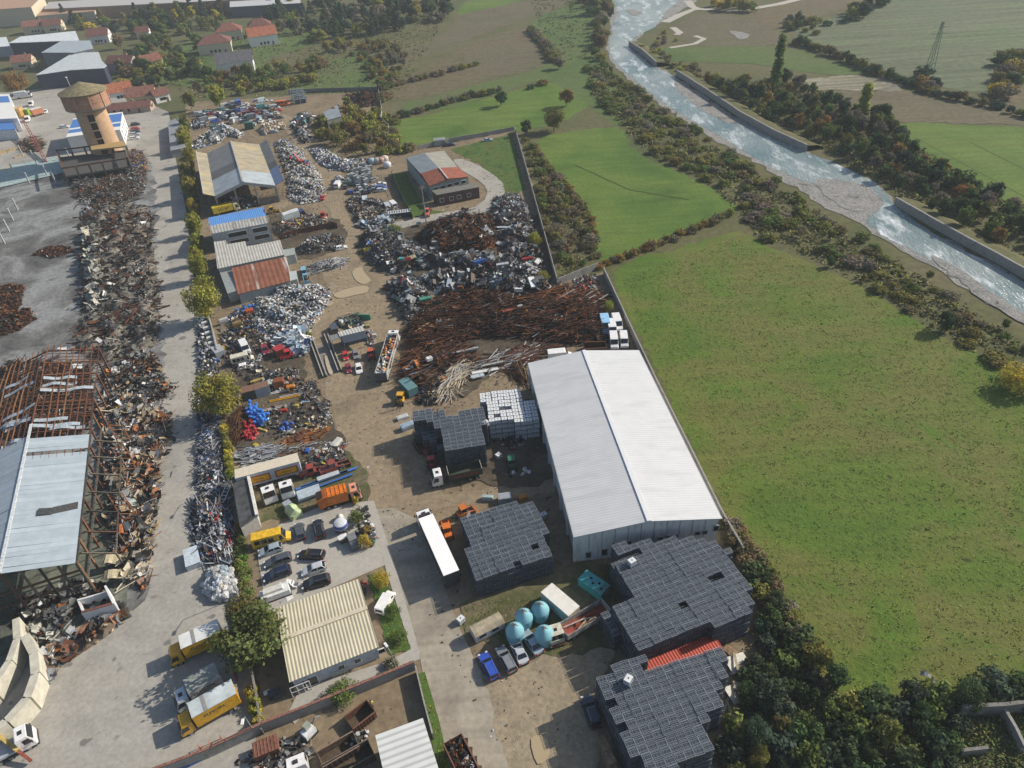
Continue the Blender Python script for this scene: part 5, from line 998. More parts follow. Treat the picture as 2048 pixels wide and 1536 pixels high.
# ---------------------------------------------------------------- lorries
def rig(name, label, rear, front, z, cat='lorry', lift=0):
 a, b_ = P(*rear, z), P(*front, z); c = (a+b_)/2
 return thing(name, label, cat, (c.x, c.y, lift), ang(a, b_)), (xy(b_)-xy(a)).length
def colr(o, c): o.color = (*c, 1); return o
def cab(r, xf, c, h=2.9, W=1.22, ln=1.9, sleeper=False, hatch=True, sides=True):
 zt = h; x0 = xf-ln; mb = MB()
 ring = lambda x, zb, zt, w, wt: [(x, -w, zb), (x, -w, zb+(zt-zb)*.5), (x, -wt, zt), (x, wt, zt), (x, w, zb+(zt-zb)*.5), (x, w, zb)]
 mb.loft([ring(x0, .75, zt-.05, W, W*.94), ring(x0+.12, .7, zt, W, W*.93), ring(xf-.55, .7, zt-(.0 if not sleeper else .15), W, W*.9), ring(xf-.12, .6, h*.62, W*.99, W*.93), ring(xf, .5, h*.36, W*.94, W*.9)], 0)
 k = colr(mb.build('cab', PAINT, r), c)
 gl = MB(); gl.quad((xf-.50, -W*.84, zt-.12), (xf-.12, -W*.88, h*.64), (xf-.12, W*.88, h*.64), (xf-.50, W*.84, zt-.12)); gl.v = [(x+.05, y, z+.03) for x, y, z in gl.v]; gl.build('windscreen', VGL, k)
 for s in (-1, 1):
  gl = MB(); q = [(xf-1.3, s*(W+.015), h*.55), (xf-.3, s*(W+.015), h*.52), (xf-.5, s*(W*.97+.01), h*.86), (xf-1.3, s*(W*.97+.01), h*.86)]; gl.add(q, [(0, 1, 2, 3) if s < 0 else (3, 2, 1, 0)]); gl.build('side_window', VGL, k)
  MB().box(xf-.3, s*(W+.18), h*.55, .1, .22, .5).build('mirror', TRIM, k); MB().box(xf-.02, s*W*.7, .7, .12, .4, .2).build('headlight', HEADL, k)
 MB().box(xf-.05, 0, .42, .3, W*2, .3).build('bumper', TRIM, k)
 if hatch: MB().box(x0+.75, 0, zt, .55, .65, .04).build('roof_hatch', TRIM, k)
 wheels(r, [(xf-1.15, -W+.18), (xf-1.15, W-.18)], .48, .3)
 return k
def chassis(r, x0, x1, z=.85): MB().box((x0+x1)/2, 0, z-.25, x1-x0, .9, .25).build('chassis', TRIM, r)
GR = plain('box_roof_white', (.62, .64, .63), .6, var=.12, sc_=.9)
T_T = text_mesh('ELMOIN', .78); T_L = text_mesh('Moculer', .55)
def put_text(me, name, r, loc, rot, mat):
 o = bpy.data.objects.new(name, me.copy()); o.data.materials.clear(); o.data.materials.append(mat); COL.objects.link(o); adopt(o, r); o.location = loc; o.rotation_euler = rot; return o
INK = plain('lettering_dark', (.07, .06, .04), .7);
def box_truck(label, rear, front, cc, sc_, rc, txt=True, tail=.0, grey=False):
 r, L = rig('box_truck', label, rear, front, 3.0); f = L/2; xb0, xb1 = -f, f-2.2; Wb = 1.27
 cab(r, f, cc, 2.7, 1.15, 1.9, hatch=grey)
 b_ = MB(); b_.box((xb0+xb1)/2, 0, 1.1, xb1-xb0, Wb*2, 2.55); bx = colr(b_.build('cargo_box', PAINT2, r), sc_)
 MB().box((xb0+xb1)/2, 0, 3.65, xb1-xb0+.04, Wb*2+.04, .06).build('box_roof', rc, bx)
 if not grey: MB().box(xb1-1.9, 0, 3.71, .5, Wb*2+.05, .03).build('roof_band', plain('grey_band', (.25, .25, .24)), bx)
 chassis(r, xb0, f-1); wheels(r, [(xb0+1.6, -1.0), (xb0+1.6, 1.0)], .45, .45)
 if txt: put_text(T_T, 'lettering', bx, ((xb0+xb1)/2+.3, Wb+.012, 2.7), (PI/2, 0, PI), INK)
 for s in (-1, 1): MB().box(xb0-.03, s*.9, 1.0, .06, .35, .15).build('tail_light', TAILL, r)
 return r
YEL = (.62, .34, .012)
box_truck('yellow box lorry with white roof, its rear under the big leafy tree', (440, 1255.6), (331, 1304), YEL, YEL, GR)
box_truck('pale grey box lorry with mossy grey roof between the two yellow lorries', (437, 1342), (342, 1397), (.55, .60, .66), (.40, .42, .45), plain('mossy_box_roof', (.25, .275, .26), .8, var=.25, sc_=.7), grey=True)
box_truck('yellow box lorry with white roof, lower one nearest the brick topped wall', (470, 1377.5), (349, 1445), YEL, YEL, plain('bluish_roof', (.50, .56, .58), .45, var=.2, sc_=.4))
# articulated lorry
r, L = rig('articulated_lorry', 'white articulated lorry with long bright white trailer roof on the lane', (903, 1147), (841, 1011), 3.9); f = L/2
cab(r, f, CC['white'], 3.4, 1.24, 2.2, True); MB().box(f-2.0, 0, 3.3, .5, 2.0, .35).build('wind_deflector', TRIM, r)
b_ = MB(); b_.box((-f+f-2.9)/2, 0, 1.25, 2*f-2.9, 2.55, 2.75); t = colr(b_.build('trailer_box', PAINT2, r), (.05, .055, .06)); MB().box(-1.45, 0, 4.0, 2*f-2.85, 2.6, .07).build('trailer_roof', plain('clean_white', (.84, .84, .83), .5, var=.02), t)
chassis(r, -f+.4, f-1, 1.2); wheels(r, [(x, s*1.0) for x in (-f+1.4, -f+2.7, -f+4.0, f-4.4) for s in (-1, 1)], .5, .4)
for s in (-1, 1): MB().box(-f-.03, s*.9, .9, .06, .4, .15).build('tail_light', TAILL, r)
# green tipper
r, L = rig('tipper_lorry', 'white cab tipper lorry with dark green skip body beside the black tote stack', (962, 933), (862, 955), 2); f = L/2
cab(r, f, CC['white'], 3.0, 1.2, 2.0); chassis(r, -f, f-1, 1.1); wheels(r, [(x, s*.98) for x in (-f+1.1, -f+2.4) for s in (-1, 1)], .5, .5)
mb = MB(); x0, x1 = -f, f-3.2; c_ = (x0+x1)/2; GRN = plain('tipper_green', (.05, .062, .04), .7, var=.2)
for a in (-1, 1): mb.box(c_, a*1.2, 1.2, x1-x0, .08, 1.5)
mb.box(x0, 0, 1.2, .08, 2.4, 1.3); mb.box(x1, 0, 1.2, .08, 2.4, 1.7); mb.box(c_, 0, 1.2, x1-x0, 2.4, .12); tb = mb.build('tipper_body', GRN, r)
mb = MB(); [mb.box(c_+(k-2)*1.0, a*1.245, 1.75, .85, .02, .38) for k in range(5) for a in (-1, 1)]; mb.build('red_marking', plain('red_marking', (.30, .04, .025), .7, var=.35, sc_=4), tb)
mb = MB(); mb.bar((x1, -1.2, 2.95), (x1, 1.2, 2.95), .08); mb.bar((x0, -1.2, 2.55), (x0, 1.2, 2.55), .08); mb.build('pale_rim', plain('pale_rim', (.5, .48, .4)), tb)
mb = MB(); rr = random.Random(3)
for k in range(14): p = (x1+.2+rr.random()*1.0, rr.uniform(-1, 1), 1.2+rr.random()*1.2); mb.cyl(p, (p[0]+.3, p[1]+rr.uniform(-.4, .4), p[2]), .1, n=6)
mb.build('crane_gear', plain('dark_red_gear', (.12, .04, .04)), r)
# dump trailer with load
r, L = rig('dump_lorry', 'white cab lorry with grey ribbed open trailer full of coloured waste by the weigh house', (762, 752), (789, 662), 2.4); f = L/2
cab(r, f, CC['white'], 3.2, 1.24, 2.1, True); chassis(r, -f, f-1, 1.1); wheels(r, [(x, s*1.0) for x in (-f+1.3, -f+2.5, -f+3.7, f-4.0) for s in (-1, 1)], .5, .4)
mb = MB(); x0, x1 = -f, f-2.9; c_ = (x0+x1)/2
for a in (-1, 1):
 mb.box(c_, a*1.24, 1.2, x1-x0, .08, 2.1)
 for k in range(11): mb.box(x0+.3+k*(x1-x0-.6)/10, a*1.3, 1.2, .12, .08, 2.1)
mb.box(x1, 0, 1.2, .08, 2.5, 2.1); mb.box(c_, 0, 1.2, x1-x0, 2.5, .15)
tb = mb.build('trailer_body', plain('trailer_grey', (.36, .35, .33), .7, var=.15), r); MB().box(x0-.02, 0, 1.2, .08, 2.5, 2.0).build('tailgate', plain('tailgate_dark', (.07, .08, .1)), tb)
LOADS = [(r, x0, x1)]
# orange refuse lorry
r, L = rig('refuse_lorry', 'bright orange refuse lorry beside the blue steel beams', (631, 1001), (719, 976), 2.2); f = L/2; OR = (.62, .17, .012)
cab(r, f, (.66, .30, .17), 2.9, 1.2, 1.8); chassis(r, -f+.6, f-1, 1.1); wheels(r, [(x, s*.98) for x in (-f+1.9, -f+3.1) for s in (-1, 1)], .48, .42)
mb = MB(); x0, x1 = -f+2.0, f-2.3; mb.box((x0+x1)/2, 0, 1.1, x1-x0, 2.4, 2.2)
for k in range(5): mb.box(x0+.3+k*(x1-x0-.6)/4, 0, 3.3, .14, 2.45, .1)
for a in (-.8, .8): mb.box((x0+x1)/2, a, 3.3, x1-x0, .12, .08)
colr(mb.build('refuse_body', PAINT2, r), OR); mb = MB()
mb.loft([[(x0, -1.2, 1.1), (x0, 1.2, 1.1), (x0, 1.2, 3.4), (x0, -1.2, 3.4)], [(-f+.4, -1.2, .7), (-f+.4, 1.2, .7), (-f+.2, 1.2, 2.9), (-f+.2, -1.2, 2.9)]], 0); hp = colr(mb.build('hopper', PAINT2, r), (.50, .13, .012))
mb = MB(); mb.box(-f+.95, 0, 3.1, 1.1, 1.9, .12); mb.build('hopper_opening', DARK, hp)
# white cabs
for lab, rear, front in (('white lorry cab facing the viewer, left of the pair in front of the logo trailer', (531, 962), (541, 996)), ('white lorry cab facing the viewer, right of the pair beside the blue beams', (569.5, 957), (575, 986))):
 r, L = rig('tractor_unit', lab, rear, front, 2.0); L = max(L, 4.2); f = L/2; cab(r, f, CC['white'], 3.3, 1.22, 2.2, True); chassis(r, -f-1.2, f-1, 1.0); wheels(r, [(-f-.4, s*.95) for s in (-1, 1)], .5, .45)
# logo trailer
r, L = rig('box_trailer', 'long cream roofed box trailer with yellow and red logo panels on its silver side', (470, 949), (596, 915), 3.8, 'trailer'); f = L/2
b_ = MB(); b_.box(0, 0, 1.0, 2*f, 2.5, 2.85); bx = colr(b_.build('trailer_box', PAINT2, r), (.42, .47, .53)); MB().box(0, 0, 3.85, 2*f+.05, 2.55, .07).build('trailer_roof', plain('cream_roof_panel', (.58, .52, .41), .7, var=.08), bx)
for k, x in enumerate((-f*.33, f*.55)):
 lp = MB().box(x, -1.27, 1.5, 4.2, .04, 1.7).build('logo_panel', plain('logo_border_red', (.30, .035, .02), .6), bx); MB().box(x, -1.295, 1.72, 3.7, .03, 1.25).build('logo_field', plain('logo_yellow', (.62, .33, .02), .6), lp); put_text(T_L, 'lettering', lp, (x, -1.315, 2.35), (PI/2, 0, 0), plain('logo_red', (.22, .03, .02), .7))
wheels(r, [(x, s*1.0) for x in (-f+1.4, -f+2.7) for s in (-1, 1)], .5, .4)
# far lorries
r, L = rig('tank_lorry', 'yellow ribbed waste lorry behind the bright blue roof', (424, 421), (477, 408), 2); f = L/2; cab(r, f, (.60, .56, .36), 2.9, 1.2, 1.9)
mb = MB(); mb.box(-1.0, 0, 1.0, 2*f-2.3, 2.4, 2.0); [mb.box(-f+1.5+k*1.0, 0, 3.0, .12, 2.45, .1) for k in range(int(2*f-3))]; bb = colr(mb.build('refuse_body', PAINT2, r), (.55, .42, .03)); mb = MB(); [mb.box(-2.4+k*.62, -1.22, 1.7+.35*(k % 2), .3, .03, .4) for k in range(6)]; mb.build('dark_marking', INK, bb); chassis(r, -f, f-1); wheels(r, [(-f+1.6, s) for s in (-1, 1)], .48, .45)
r, L = rig('refuse_lorry', 'white refuse lorry with dark blue cab on the track by the engine heap', (565, 434), (610, 422), 2); f = L/2; cab(r, f, (.03, .05, .13), 2.8, 1.2, 1.8)
mb = MB(); mb.loft([[(-f, -1.2, .9), (-f, 1.2, .9), (-f+.2, 1.2, 2.9), (-f+.2, -1.2, 2.9)], [(f-2.1, -1.2, 1), (f-2.1, 1.2, 1), (f-2.1, 1.2, 3.3), (f-2.1, -1.2, 3.3)]], 0); colr(mb.build('refuse_body', PAINT2, r), (.62, .66, .66)); chassis(r, -f, f-1); wheels(r, [(-f+1.6, s) for s in (-1, 1)], .48, .45)
r, L = rig('box_truck', 'white lorry parked behind the left edge sheds', (28, 191), (62, 186), 2); f = L/2; cab(r, f, CC['white'], 3, 1.2, 2); colr(MB().box(-1.1, 0, 1, 2*f-2.4, 2.5, 2.5).build('cargo_box', PAINT2, r), (.66, .68, .7)); wheels(r, [(-f+1.4, s) for s in (-1, 1)], .48, .4)
r, L = rig('box_truck', 'lorry box with orange end and pale top by the tower yard', (66, 224), (80, 220), 2.2); f = max(L/2, 2.5); colr(MB().box(0, 0, 1, 2*f, 2.5, 2.4).build('cargo_box', PAINT2, r), (.5, .2, .1)); MB().box(0, 0, 3.4, 2*f+.05, 2.55, .06).build('box_roof', GR, r); wheels(r, [(x, s) for x in (-1.6, 1.4) for s in (-1, 1)], .48, .4)
# lorry with crane, lower left
r, L = rig('crane_lorry', 'white cab lorry with yellow red crane boom at the lower left edge', (10, 1492), (66, 1462), 2); f = L/2; cab(r, f, CC['white'], 3.0, 1.22, 2.0); chassis(r, -f-5, f-1, 1.1)
MB().box(-f-1.0, 0, 1.1, 5, 2.4, .35).build('flatbed', plain('bed_grey', (.35, .38, .42)), r); mb = MB(); mb.bar(P(-40, 1440, 3), P(36, 1502, 1.6), .5, .5, 0, (.52, .38, .12)); mb.bar(P(34, 1500, 1.6), P(62, 1522, .8), .4, .4, 0, (.26, .07, .05)); mb.build('crane_boom', JUNK, r, True); wheels(r, [(x, s) for x in (-f, -f-1.3) for s in (-1, 1)], .5, .4)
r, L = rig('tractor_unit', 'white lorry cab at the bottom edge among the skips', (596, 1545), (590, 1508), 2.5); f = L/2; cab(r, f, CC['white'], 3.3, 1.22, 2.2, True)
# wrecked lorry with open red body and its cab
r, L = rig('lorry_wreck', 'grey sided open lorry body with red interior and planks between the tanks and the totes', (1212, 1212), (1126, 1262), 1.8); f = L/2; mb = MB()
for a in (-1, 1): mb.box(0, a*1.2, 1.0, 2*f, .08, 1.2, 0, 0)
mb.box(f, 0, 1, .08, 2.4, 1.2, 0, 0); mb.box(-f, 0, 1, .08, 2.4, 1.4, 0, 0); mb.box(0, 0, 1.0, 2*f, 2.35, .1, 0, 1); mb.build('dropside_body', [plain('side_grey', (.34, .33, .31), .8, var=.3), plain('red_bed', (.24, .05, .03), .8, var=.5, sc_=.7)], r)
mb = MB(); rr = random.Random(8); [mb.bar((rr.uniform(0, f-.5), rr.uniform(-.8, .8), 1.3), (rr.uniform(-f+2, 1), rr.uniform(-.8, .8), 1.45), .22, .12, 0, rr.choice([(.5, .36, .2), (.25, .07, .04), (.5, .45, .4)])) for k in range(7)]; mb.build('planks', JUNK, r); chassis(r, -f, f, 1.0); wheels(r, [(x, s) for x in (-f+1.5, f-1.2) for s in (-1, 1)], .5, .4)
r, L = rig('cab_wreck', 'stripped cream lorry cab with missing windows in front of the red lorry body', (1103, 1247), (1120, 1290), 1.5); mb = MB(); W = 1.1
mb.box(0, 0, .6, 2.2, 2.2, .9); mb.box(-.1, 0, 2.4, 1.9, 2.1, .12)
for sx in (-1, .8): [mb.box(sx, s*1.0, 1.5, .12, .12, .95) for s in (-1, 1)]
mb.box(-1.0, 0, 1.5, .08, 2.0, .9); mb.build('cab', plain('cream_cab', (.55, .52, .42), .7, var=.25), r); MB().box(-.1, 0, 2.52, .5, .5, .03).build('roof_hatch', DARK, r); MB().box(1.3, 0, .5, .3, 2.6, .2).build('bumper', RUST, r); MB().box(.1, 0, 1.45, 1.6, 1.8, .1).build('cab_floor', DARK, r)
# ---------------------------------------------------------------- work machines
def machine(name, label, rear, front, c, kind, z=.8, cat=None):
 r, L = rig(name, label, rear, front, z, cat or name.replace('_', ' ')); L = max(L, 2.2); f = L/2; mb = MB()
 mb.box(-f*.3, 0, .55, L*.75, 1.4, .75, taper=.08); colr(mb.build('body', PAINT2, r), c)
 mb = MB(); [mb.box(x-.1, y*.6, 1.3, .08, .08, 1.0) for x in (-.5, .6) for y in (-1, 1)]; mb.box(.0, 0, 2.25, 1.35, 1.4, .1); k = colr(mb.build('cab_frame', PAINT2, r), c); MB().box(0, 0, 1.35, 1.1, 1.15, .85).build('cab_glass', VGL, k)
 wheels(r, [(f*.55, -.75), (f*.55, .75), (-f*.65, -.75), (-f*.65, .75)], .5, .35)
 if kind == 'fork':
  mb = MB(); [mb.box(f, y*.35, .1, .12, .1, 2.6) for y in (-1, 1)]; [mb.box(f+.6, y*.3, .12, 1.1, .12, .06) for y in (-1, 1)]; mb.bar((f, -.4, 2.6), (f, .4, 2.6), .1); mb.build('mast', TRIM, r)
 elif kind == 'loader':
  mb = MB(); [mb.bar((-.2, y*.6, 1.2), (f+.9, y*.6, .7), .16) for y in (-1, 1)]; mb.add([(f+.8, -1.1, .1), (f+.8, 1.1, .1), (f+1.5, 1.1, .15), (f+1.5, -1.1, .15), (f+.8, -1.1, .9), (f+.8, 1.1, .9)], [(0, 1, 2, 3), (0, 4, 5, 1)]); colr(mb.build('loader_arm', PAINT2, r), c)
 elif kind == 'excavator':
  mb = MB(); mb.bar((.4, 0, 1.6), (3.0, 0, 4.4), .4); mb.bar((3.0, 0, 4.4), (5.4, 0, 3.2), .35); mb.bar((5.4, 0, 3.2), (5.9, 0, 1.0), .3); mb.box(6.1, 0, .4, .9, 1.0, .7); colr(mb.build('boom', PAINT2, r), c)
 return r
machine('tractor', 'orange tractor parked beside the long white trailer', (898, 1078), (891, 1048), (.62, .16, .02), 'loader')
machine('tractor', 'orange tractor with white seat at the top of the second tote stack', (917, 1030), (937, 1020), (.50, .15, .03), 'loader')
machine('telehandler', 'yellow loader with open frame beside the teal container', (806, 785), (797, 812), (.62, .33, .02), 'fork')
machine('forklift', 'orange red forklift between the small cars and the dump lorry', (741, 700), (744, 720), (.50, .09, .04), 'fork')
machine('forklift', 'small red forklift behind the white cab tipper', (862, 917), (864, 937), (.40, .05, .04), 'fork')
machine('forklift', 'dark red loader beside the black tote stack', (850, 905), (868, 890), (.22, .04, .035), 'loader')
machine('forklift', 'green roofed forklift beside the lone white tote', (1021, 912), (1026, 944), (.03, .14, .08), 'fork')
machine('excavator', 'red excavator working on the waste heap beside the tan shed', (616, 331), (592, 326), (.50, .04, .03), 'excavator')
machine('bulldozer', 'yellow bulldozer beside the blue roofed workshop', (535, 424), (552, 420), (.45, .28, .04), 'loader')
machine('tractor', 'red tractor at the roadside below the engine heap', (645, 437), (648, 430), (.42, .05, .04), 'loader')
machine('tractor', 'pink red tractor by the utility pole near the workshop', (853, 432), (856, 420), (.50, .14, .10), 'loader')
machine('harvester', 'red harvest machine with rusty frame in front of the logo trailer', (600, 950), (645, 938), (.28, .05, .04), 'loader')
machine('harvester', 'long red farm machine beside the haul road', (640, 945), (690, 925), (.26, .06, .05), 'loader')
machine('excavator', 'blue and white mini crane at the edge of the rusty lean-to', (606, 536), (612, 560), (.20, .42, .55), 'loader')
machine('crane_wreck', 'bright red crane wreck on the bare soil beside the plastic heap', (560, 716), (592, 706), (.45, .025, .03), 'loader')
# ================================================================ TOTES
BLK = attr_mat('tote_black', .55, .15, spec=.3)
def tote_mesh(dark=True):
 """caged liquid tote 1.2 x 1.0 x 1.16 m; returns part meshes"""
 parts = []
 body = MB(); cb = (.036, .046, .064) if dark else (.66, .68, .69)
 body.box(0, 0, .16, 1.14, .94, .86 if dark else .92, 0, 0, cb, .03)
 if dark:
  for k in range(3): body.box(-.36+k*.36, 0, 1.02, .20, .84, .035, 0, 0, (.07, .083, .10))
 else: body.cyl((0, 0, 1.08), (0, 0, 1.12), .11, n=8, c=(.03, .03, .035))
 cage = MB(); gc = (.15, .17, .19) if dark else (.16, .19, .24)
 for s in (-1, 1):
  for z in ((.3, .72, 1.12) if dark else (.3, .72, 1.06)): cage.box(0, s*.49, z, 1.2, .03, .035, 0, 0, gc); cage.box(s*.59, 0, z, .03, 1.0, .035, 0, 0, gc)
  for x in (-.59, -.2, .2, .59): cage.box(x, s*.49, .14, .03, .03, 1.0, 0, 0, gc)
  for y in (-.17, .17): cage.box(s*.59, y, .14, .03, .03, 1.0, 0, 0, gc)
 if dark:
  for y in (-.24, .24): cage.box(0, y, 1.12, 1.2, .028, .03, 0, 0, (.32, .365, .42))
  for x in (-.30, .12): cage.box(x, 0, 1.125, .026, .98, .03, 0, 0, (.23, .27, .31))
  for s in (-1, 1): cage.box(0, s*.485, 1.12, 1.2, .035, .04, 0, 0, (.36, .41, .47)); cage.box(s*.585, 0, 1.12, .035, 1, .04, 0, 0, (.36, .41, .47))
 pal = MB(); [pal.box(x, 0, 0, .14, .96, .13, 0, 0, (.02, .022, .028) if dark else (.10, .14, .22)) for x in (-.5, 0, .5)]; pal.box(0, 0, .1, 1.2, 1, .04, 0, 0, (.022, .024, .03) if dark else (.12, .16, .24))
 return [('tank', body), ('cage', cage), ('pallet', pal)]
def make_tote(dark):
 r = thing('black_tote' if dark else 'white_tote', 'x', 'tote'); [mb.build(n, BLK, r) for n, mb in tote_mesh(dark)]; return r
TD, TW = make_tote(True), make_tote(False)
LV = 1.17; ALL = []
def depth(p): return (Vector(p)-Vector((0, 0, CAM_H))).length
def stack(top, lev, ux, vx, label, group, dark=True, miss=.008, px_=1.27, py_=1.10, low=None, seed=0):
 """block stack: outline of the stack top in the photo, lev layers; ux..vx two photo points giving the row direction"""
 z = lev*LV; poly = PX(top, z); a = ang(P(*ux, z), P(*vx, z)); rr = random.Random(seed); c0 = poly[0]
 ca, sa = math.cos(a), math.sin(a); loc = [((p.x-c0.x)*ca+(p.y-c0.y)*sa, -(p.x-c0.x)*sa+(p.y-c0.y)*ca) for p in poly]
 i0, i1 = int(min(x for x, y in loc)/px_)-1, int(max(x for x, y in loc)/px_)+2; j0, j1 = int(min(y for x, y in loc)/py_)-1, int(max(y for x, y in loc)/py_)+2
 cells = {}
 for i in range(i0, i1):
  for j in range(j0, j1):
   x, y = (i+.5)*px_, (j+.5)*py_
   if inpoly(np.array([x]), np.array([y]), loc)[0]:
    n = lev-(1 if rr.random() < miss else 0)-(1 if rr.random() < miss*.3 else 0); cells[i, j] = n
 if low:
  lp = [((p.x-c0.x)*ca+(p.y-c0.y)*sa, -(p.x-c0.x)*sa+(p.y-c0.y)*ca) for p in PX(low[0], low[1]*LV)]
  for i in range(i0-6, i1+6):
   for j in range(j0-6, j1+6):
    x, y = (i+.5)*px_, (j+.5)*py_
    if (i, j) not in cells and inpoly(np.array([x]), np.array([y]), lp)[0]: cells[i, j] = low[1]
 zj = {}; rw = [(rr.choice(list(cells)), rr.randint(1, 4)) for k in range(max(1, len(cells)//90) if dark else 0)]
 for (i, j), L_ in rw:
  for q in range(L_):
   if cells.get((i+q, j), 0) == lev: cells[i+q, j] = lev-1
 for (i, j), n in cells.items():
  nb = min(cells.get((i+di, j+dj), 0) for di, dj in ((1, 0), (-1, 0), (0, 1), (0, -1)))
  for k in range(n):
   if k == n-1 or k >= nb:
    x, y = (i+.5)*px_+rr.uniform(-.06, .06), (j+.5)*py_+rr.uniform(-.05, .05)
    w_ = (c0.x+x*ca-y*sa, c0.y+x*sa+y*ca, k*LV+zj.setdefault((i//2, j//3), rr.uniform(0, .22))*(k > 0)); ALL.append((depth(w_)-(3 if k == n-1 else 0), w_, a+rr.uniform(-.035, .035), label, group, dark))
 return cells
stack([(1192, 1356), (1210, 1349), (1236, 1330), (1285, 1316), (1290, 1332), (1312, 1342), (1380, 1316), (1425, 1296), (1445, 1300), (1457, 1345), (1440, 1362), (1441, 1372), (1447, 1400), (1445, 1415), (1398, 1452), (1404, 1460), (1420, 1492), (1390, 1512), (1365, 1530), (1345, 1545), (1300, 1540), (1288, 1500), (1248, 1512), (1222, 1448), (1212, 1425), (1196, 1380)], 5, (1200, 1378), (1440, 1300), 'black caged liquid tote in the nearest stack below the red container', 'black totes in the nearest stack', seed=1)
stack([(1222, 1092), (1330, 1078), (1430, 1078), (1455, 1100), (1480, 1140), (1492, 1160), (1502, 1200), (1500, 1222), (1470, 1240), (1440, 1246), (1385, 1262), (1330, 1278), (1280, 1295), (1262, 1288), (1238, 1228), (1228, 1216), (1268, 1198), (1258, 1184), (1248, 1148), (1230, 1130)], 5, (1240, 1228), (1440, 1150), 'black caged liquid tote in the large stack against the white warehouse front', 'black totes in the large stack', seed=2, low=([(1210, 1222), (1240, 1230), (1268, 1300), (1250, 1290), (1214, 1250)], 3))
stack([(920, 1036), (948, 1028), (1000, 1015), (1060, 1000), (1078, 1012), (1088, 1042), (1090, 1062), (1100, 1112), (1072, 1124), (1010, 1140), (950, 1158), (930, 1104), (935, 1090)], 4, (930, 1060), (1085, 1012), 'black caged liquid tote in the stack behind the articulated lorry', 'black totes behind the articulated lorry', seed=3)
stack([(824, 822), (880, 818), (905, 826), (970, 812), (968, 850), (974, 884), (930, 896), (888, 898), (884, 870), (870, 850), (830, 838)], 5, (835, 842), (960, 822), 'black caged liquid tote in the farthest stack beside the white totes', 'black totes beside the white totes', seed=4, low=([(824, 838), (868, 856), (884, 898), (850, 880), (828, 856)], 3))
stack([(958, 786), (1015, 778), (1040, 776), (1042, 792), (1050, 800), (1066, 802), (1074, 824), (1072, 838), (1030, 842), (975, 840), (970, 815)], 4, (962, 800), (1050, 790), 'white caged liquid tote in the white stack against the warehouse wall', 'white totes by the warehouse wall', False, .012, 1.22, 1.05, seed=5)
for u, v, z, lab in [(1264, 1120, 5, 'single white tote top on the large black tote stack'), (1257, 1356, 5, 'single white tote top on the nearest black tote stack'), (1087, 1027, 0, 'lone pale tote standing right of the second black tote stack'), (997, 908, 0, 'lone white tote on bare soil beside the green forklift'), (921, 1236, 0, 'yellowed white tote at the lane edge beside the caravan'), (971, 843, 4, 'white tote on the corner of the farthest black stack')]:
 p = P(u, v, z*LV+1.1); dup(TW, (p.x, p.y, z*LV), R0.uniform(0, 1), lab, None, None, None, 'white tote')
ALL.sort(key=lambda t: t[0]); left = 296; lw = 290; rest = []
for d_, w_, a, lab, grp, dk in ALL:
 if dk and left: left -= 1; dup(TD, w_, a, lab, grp, None, None, 'black tote')
 elif not dk and lw: lw -= 1; dup(TW, w_, a, lab, grp, None, None, 'white tote')
 else: rest.append((w_, a, dk))
if rest:
 pm = {d: tote_mesh(d) for d in (True, False)}; V, F, Cc = [], [], []; o_ = 0
 base = {}
 for d in (True, False):
  v = np.concatenate([np.array(mb.v) for n_, mb in pm[d]]); off = 0; fs = []; cs_ = []
  for n_, mb in pm[d]:
   fs += [tuple(i+off for i in f) for f in mb.f if len(f) == 4]; cs_ += [c for f, c in zip(mb.f, mb.c) if len(f) == 4]; off += len(mb.v)
  base[d] = (v, np.array(fs), np.array(cs_))
 for w_, a, d in rest:
  v, f, c = base[d]; ca, sa = math.cos(a), math.sin(a); V.append(np.stack([v[:, 0]*ca-v[:, 1]*sa+w_[0], v[:, 0]*sa+v[:, 1]*ca+w_[1], v[:, 2]+w_[2]], 1)); F.append(f+o_); Cc.append(c); o_ += len(v)
 o = bpy.data.objects.new('stacked_totes', np_mesh('stacked_totes', np.concatenate(V), np.concatenate(F), np.concatenate(Cc), BLK)); COL.objects.link(o); tag(o, kind='stuff')
print('TOTES', len(ALL), 'rest', len(rest), sum(1 for t in ALL if t[5]))
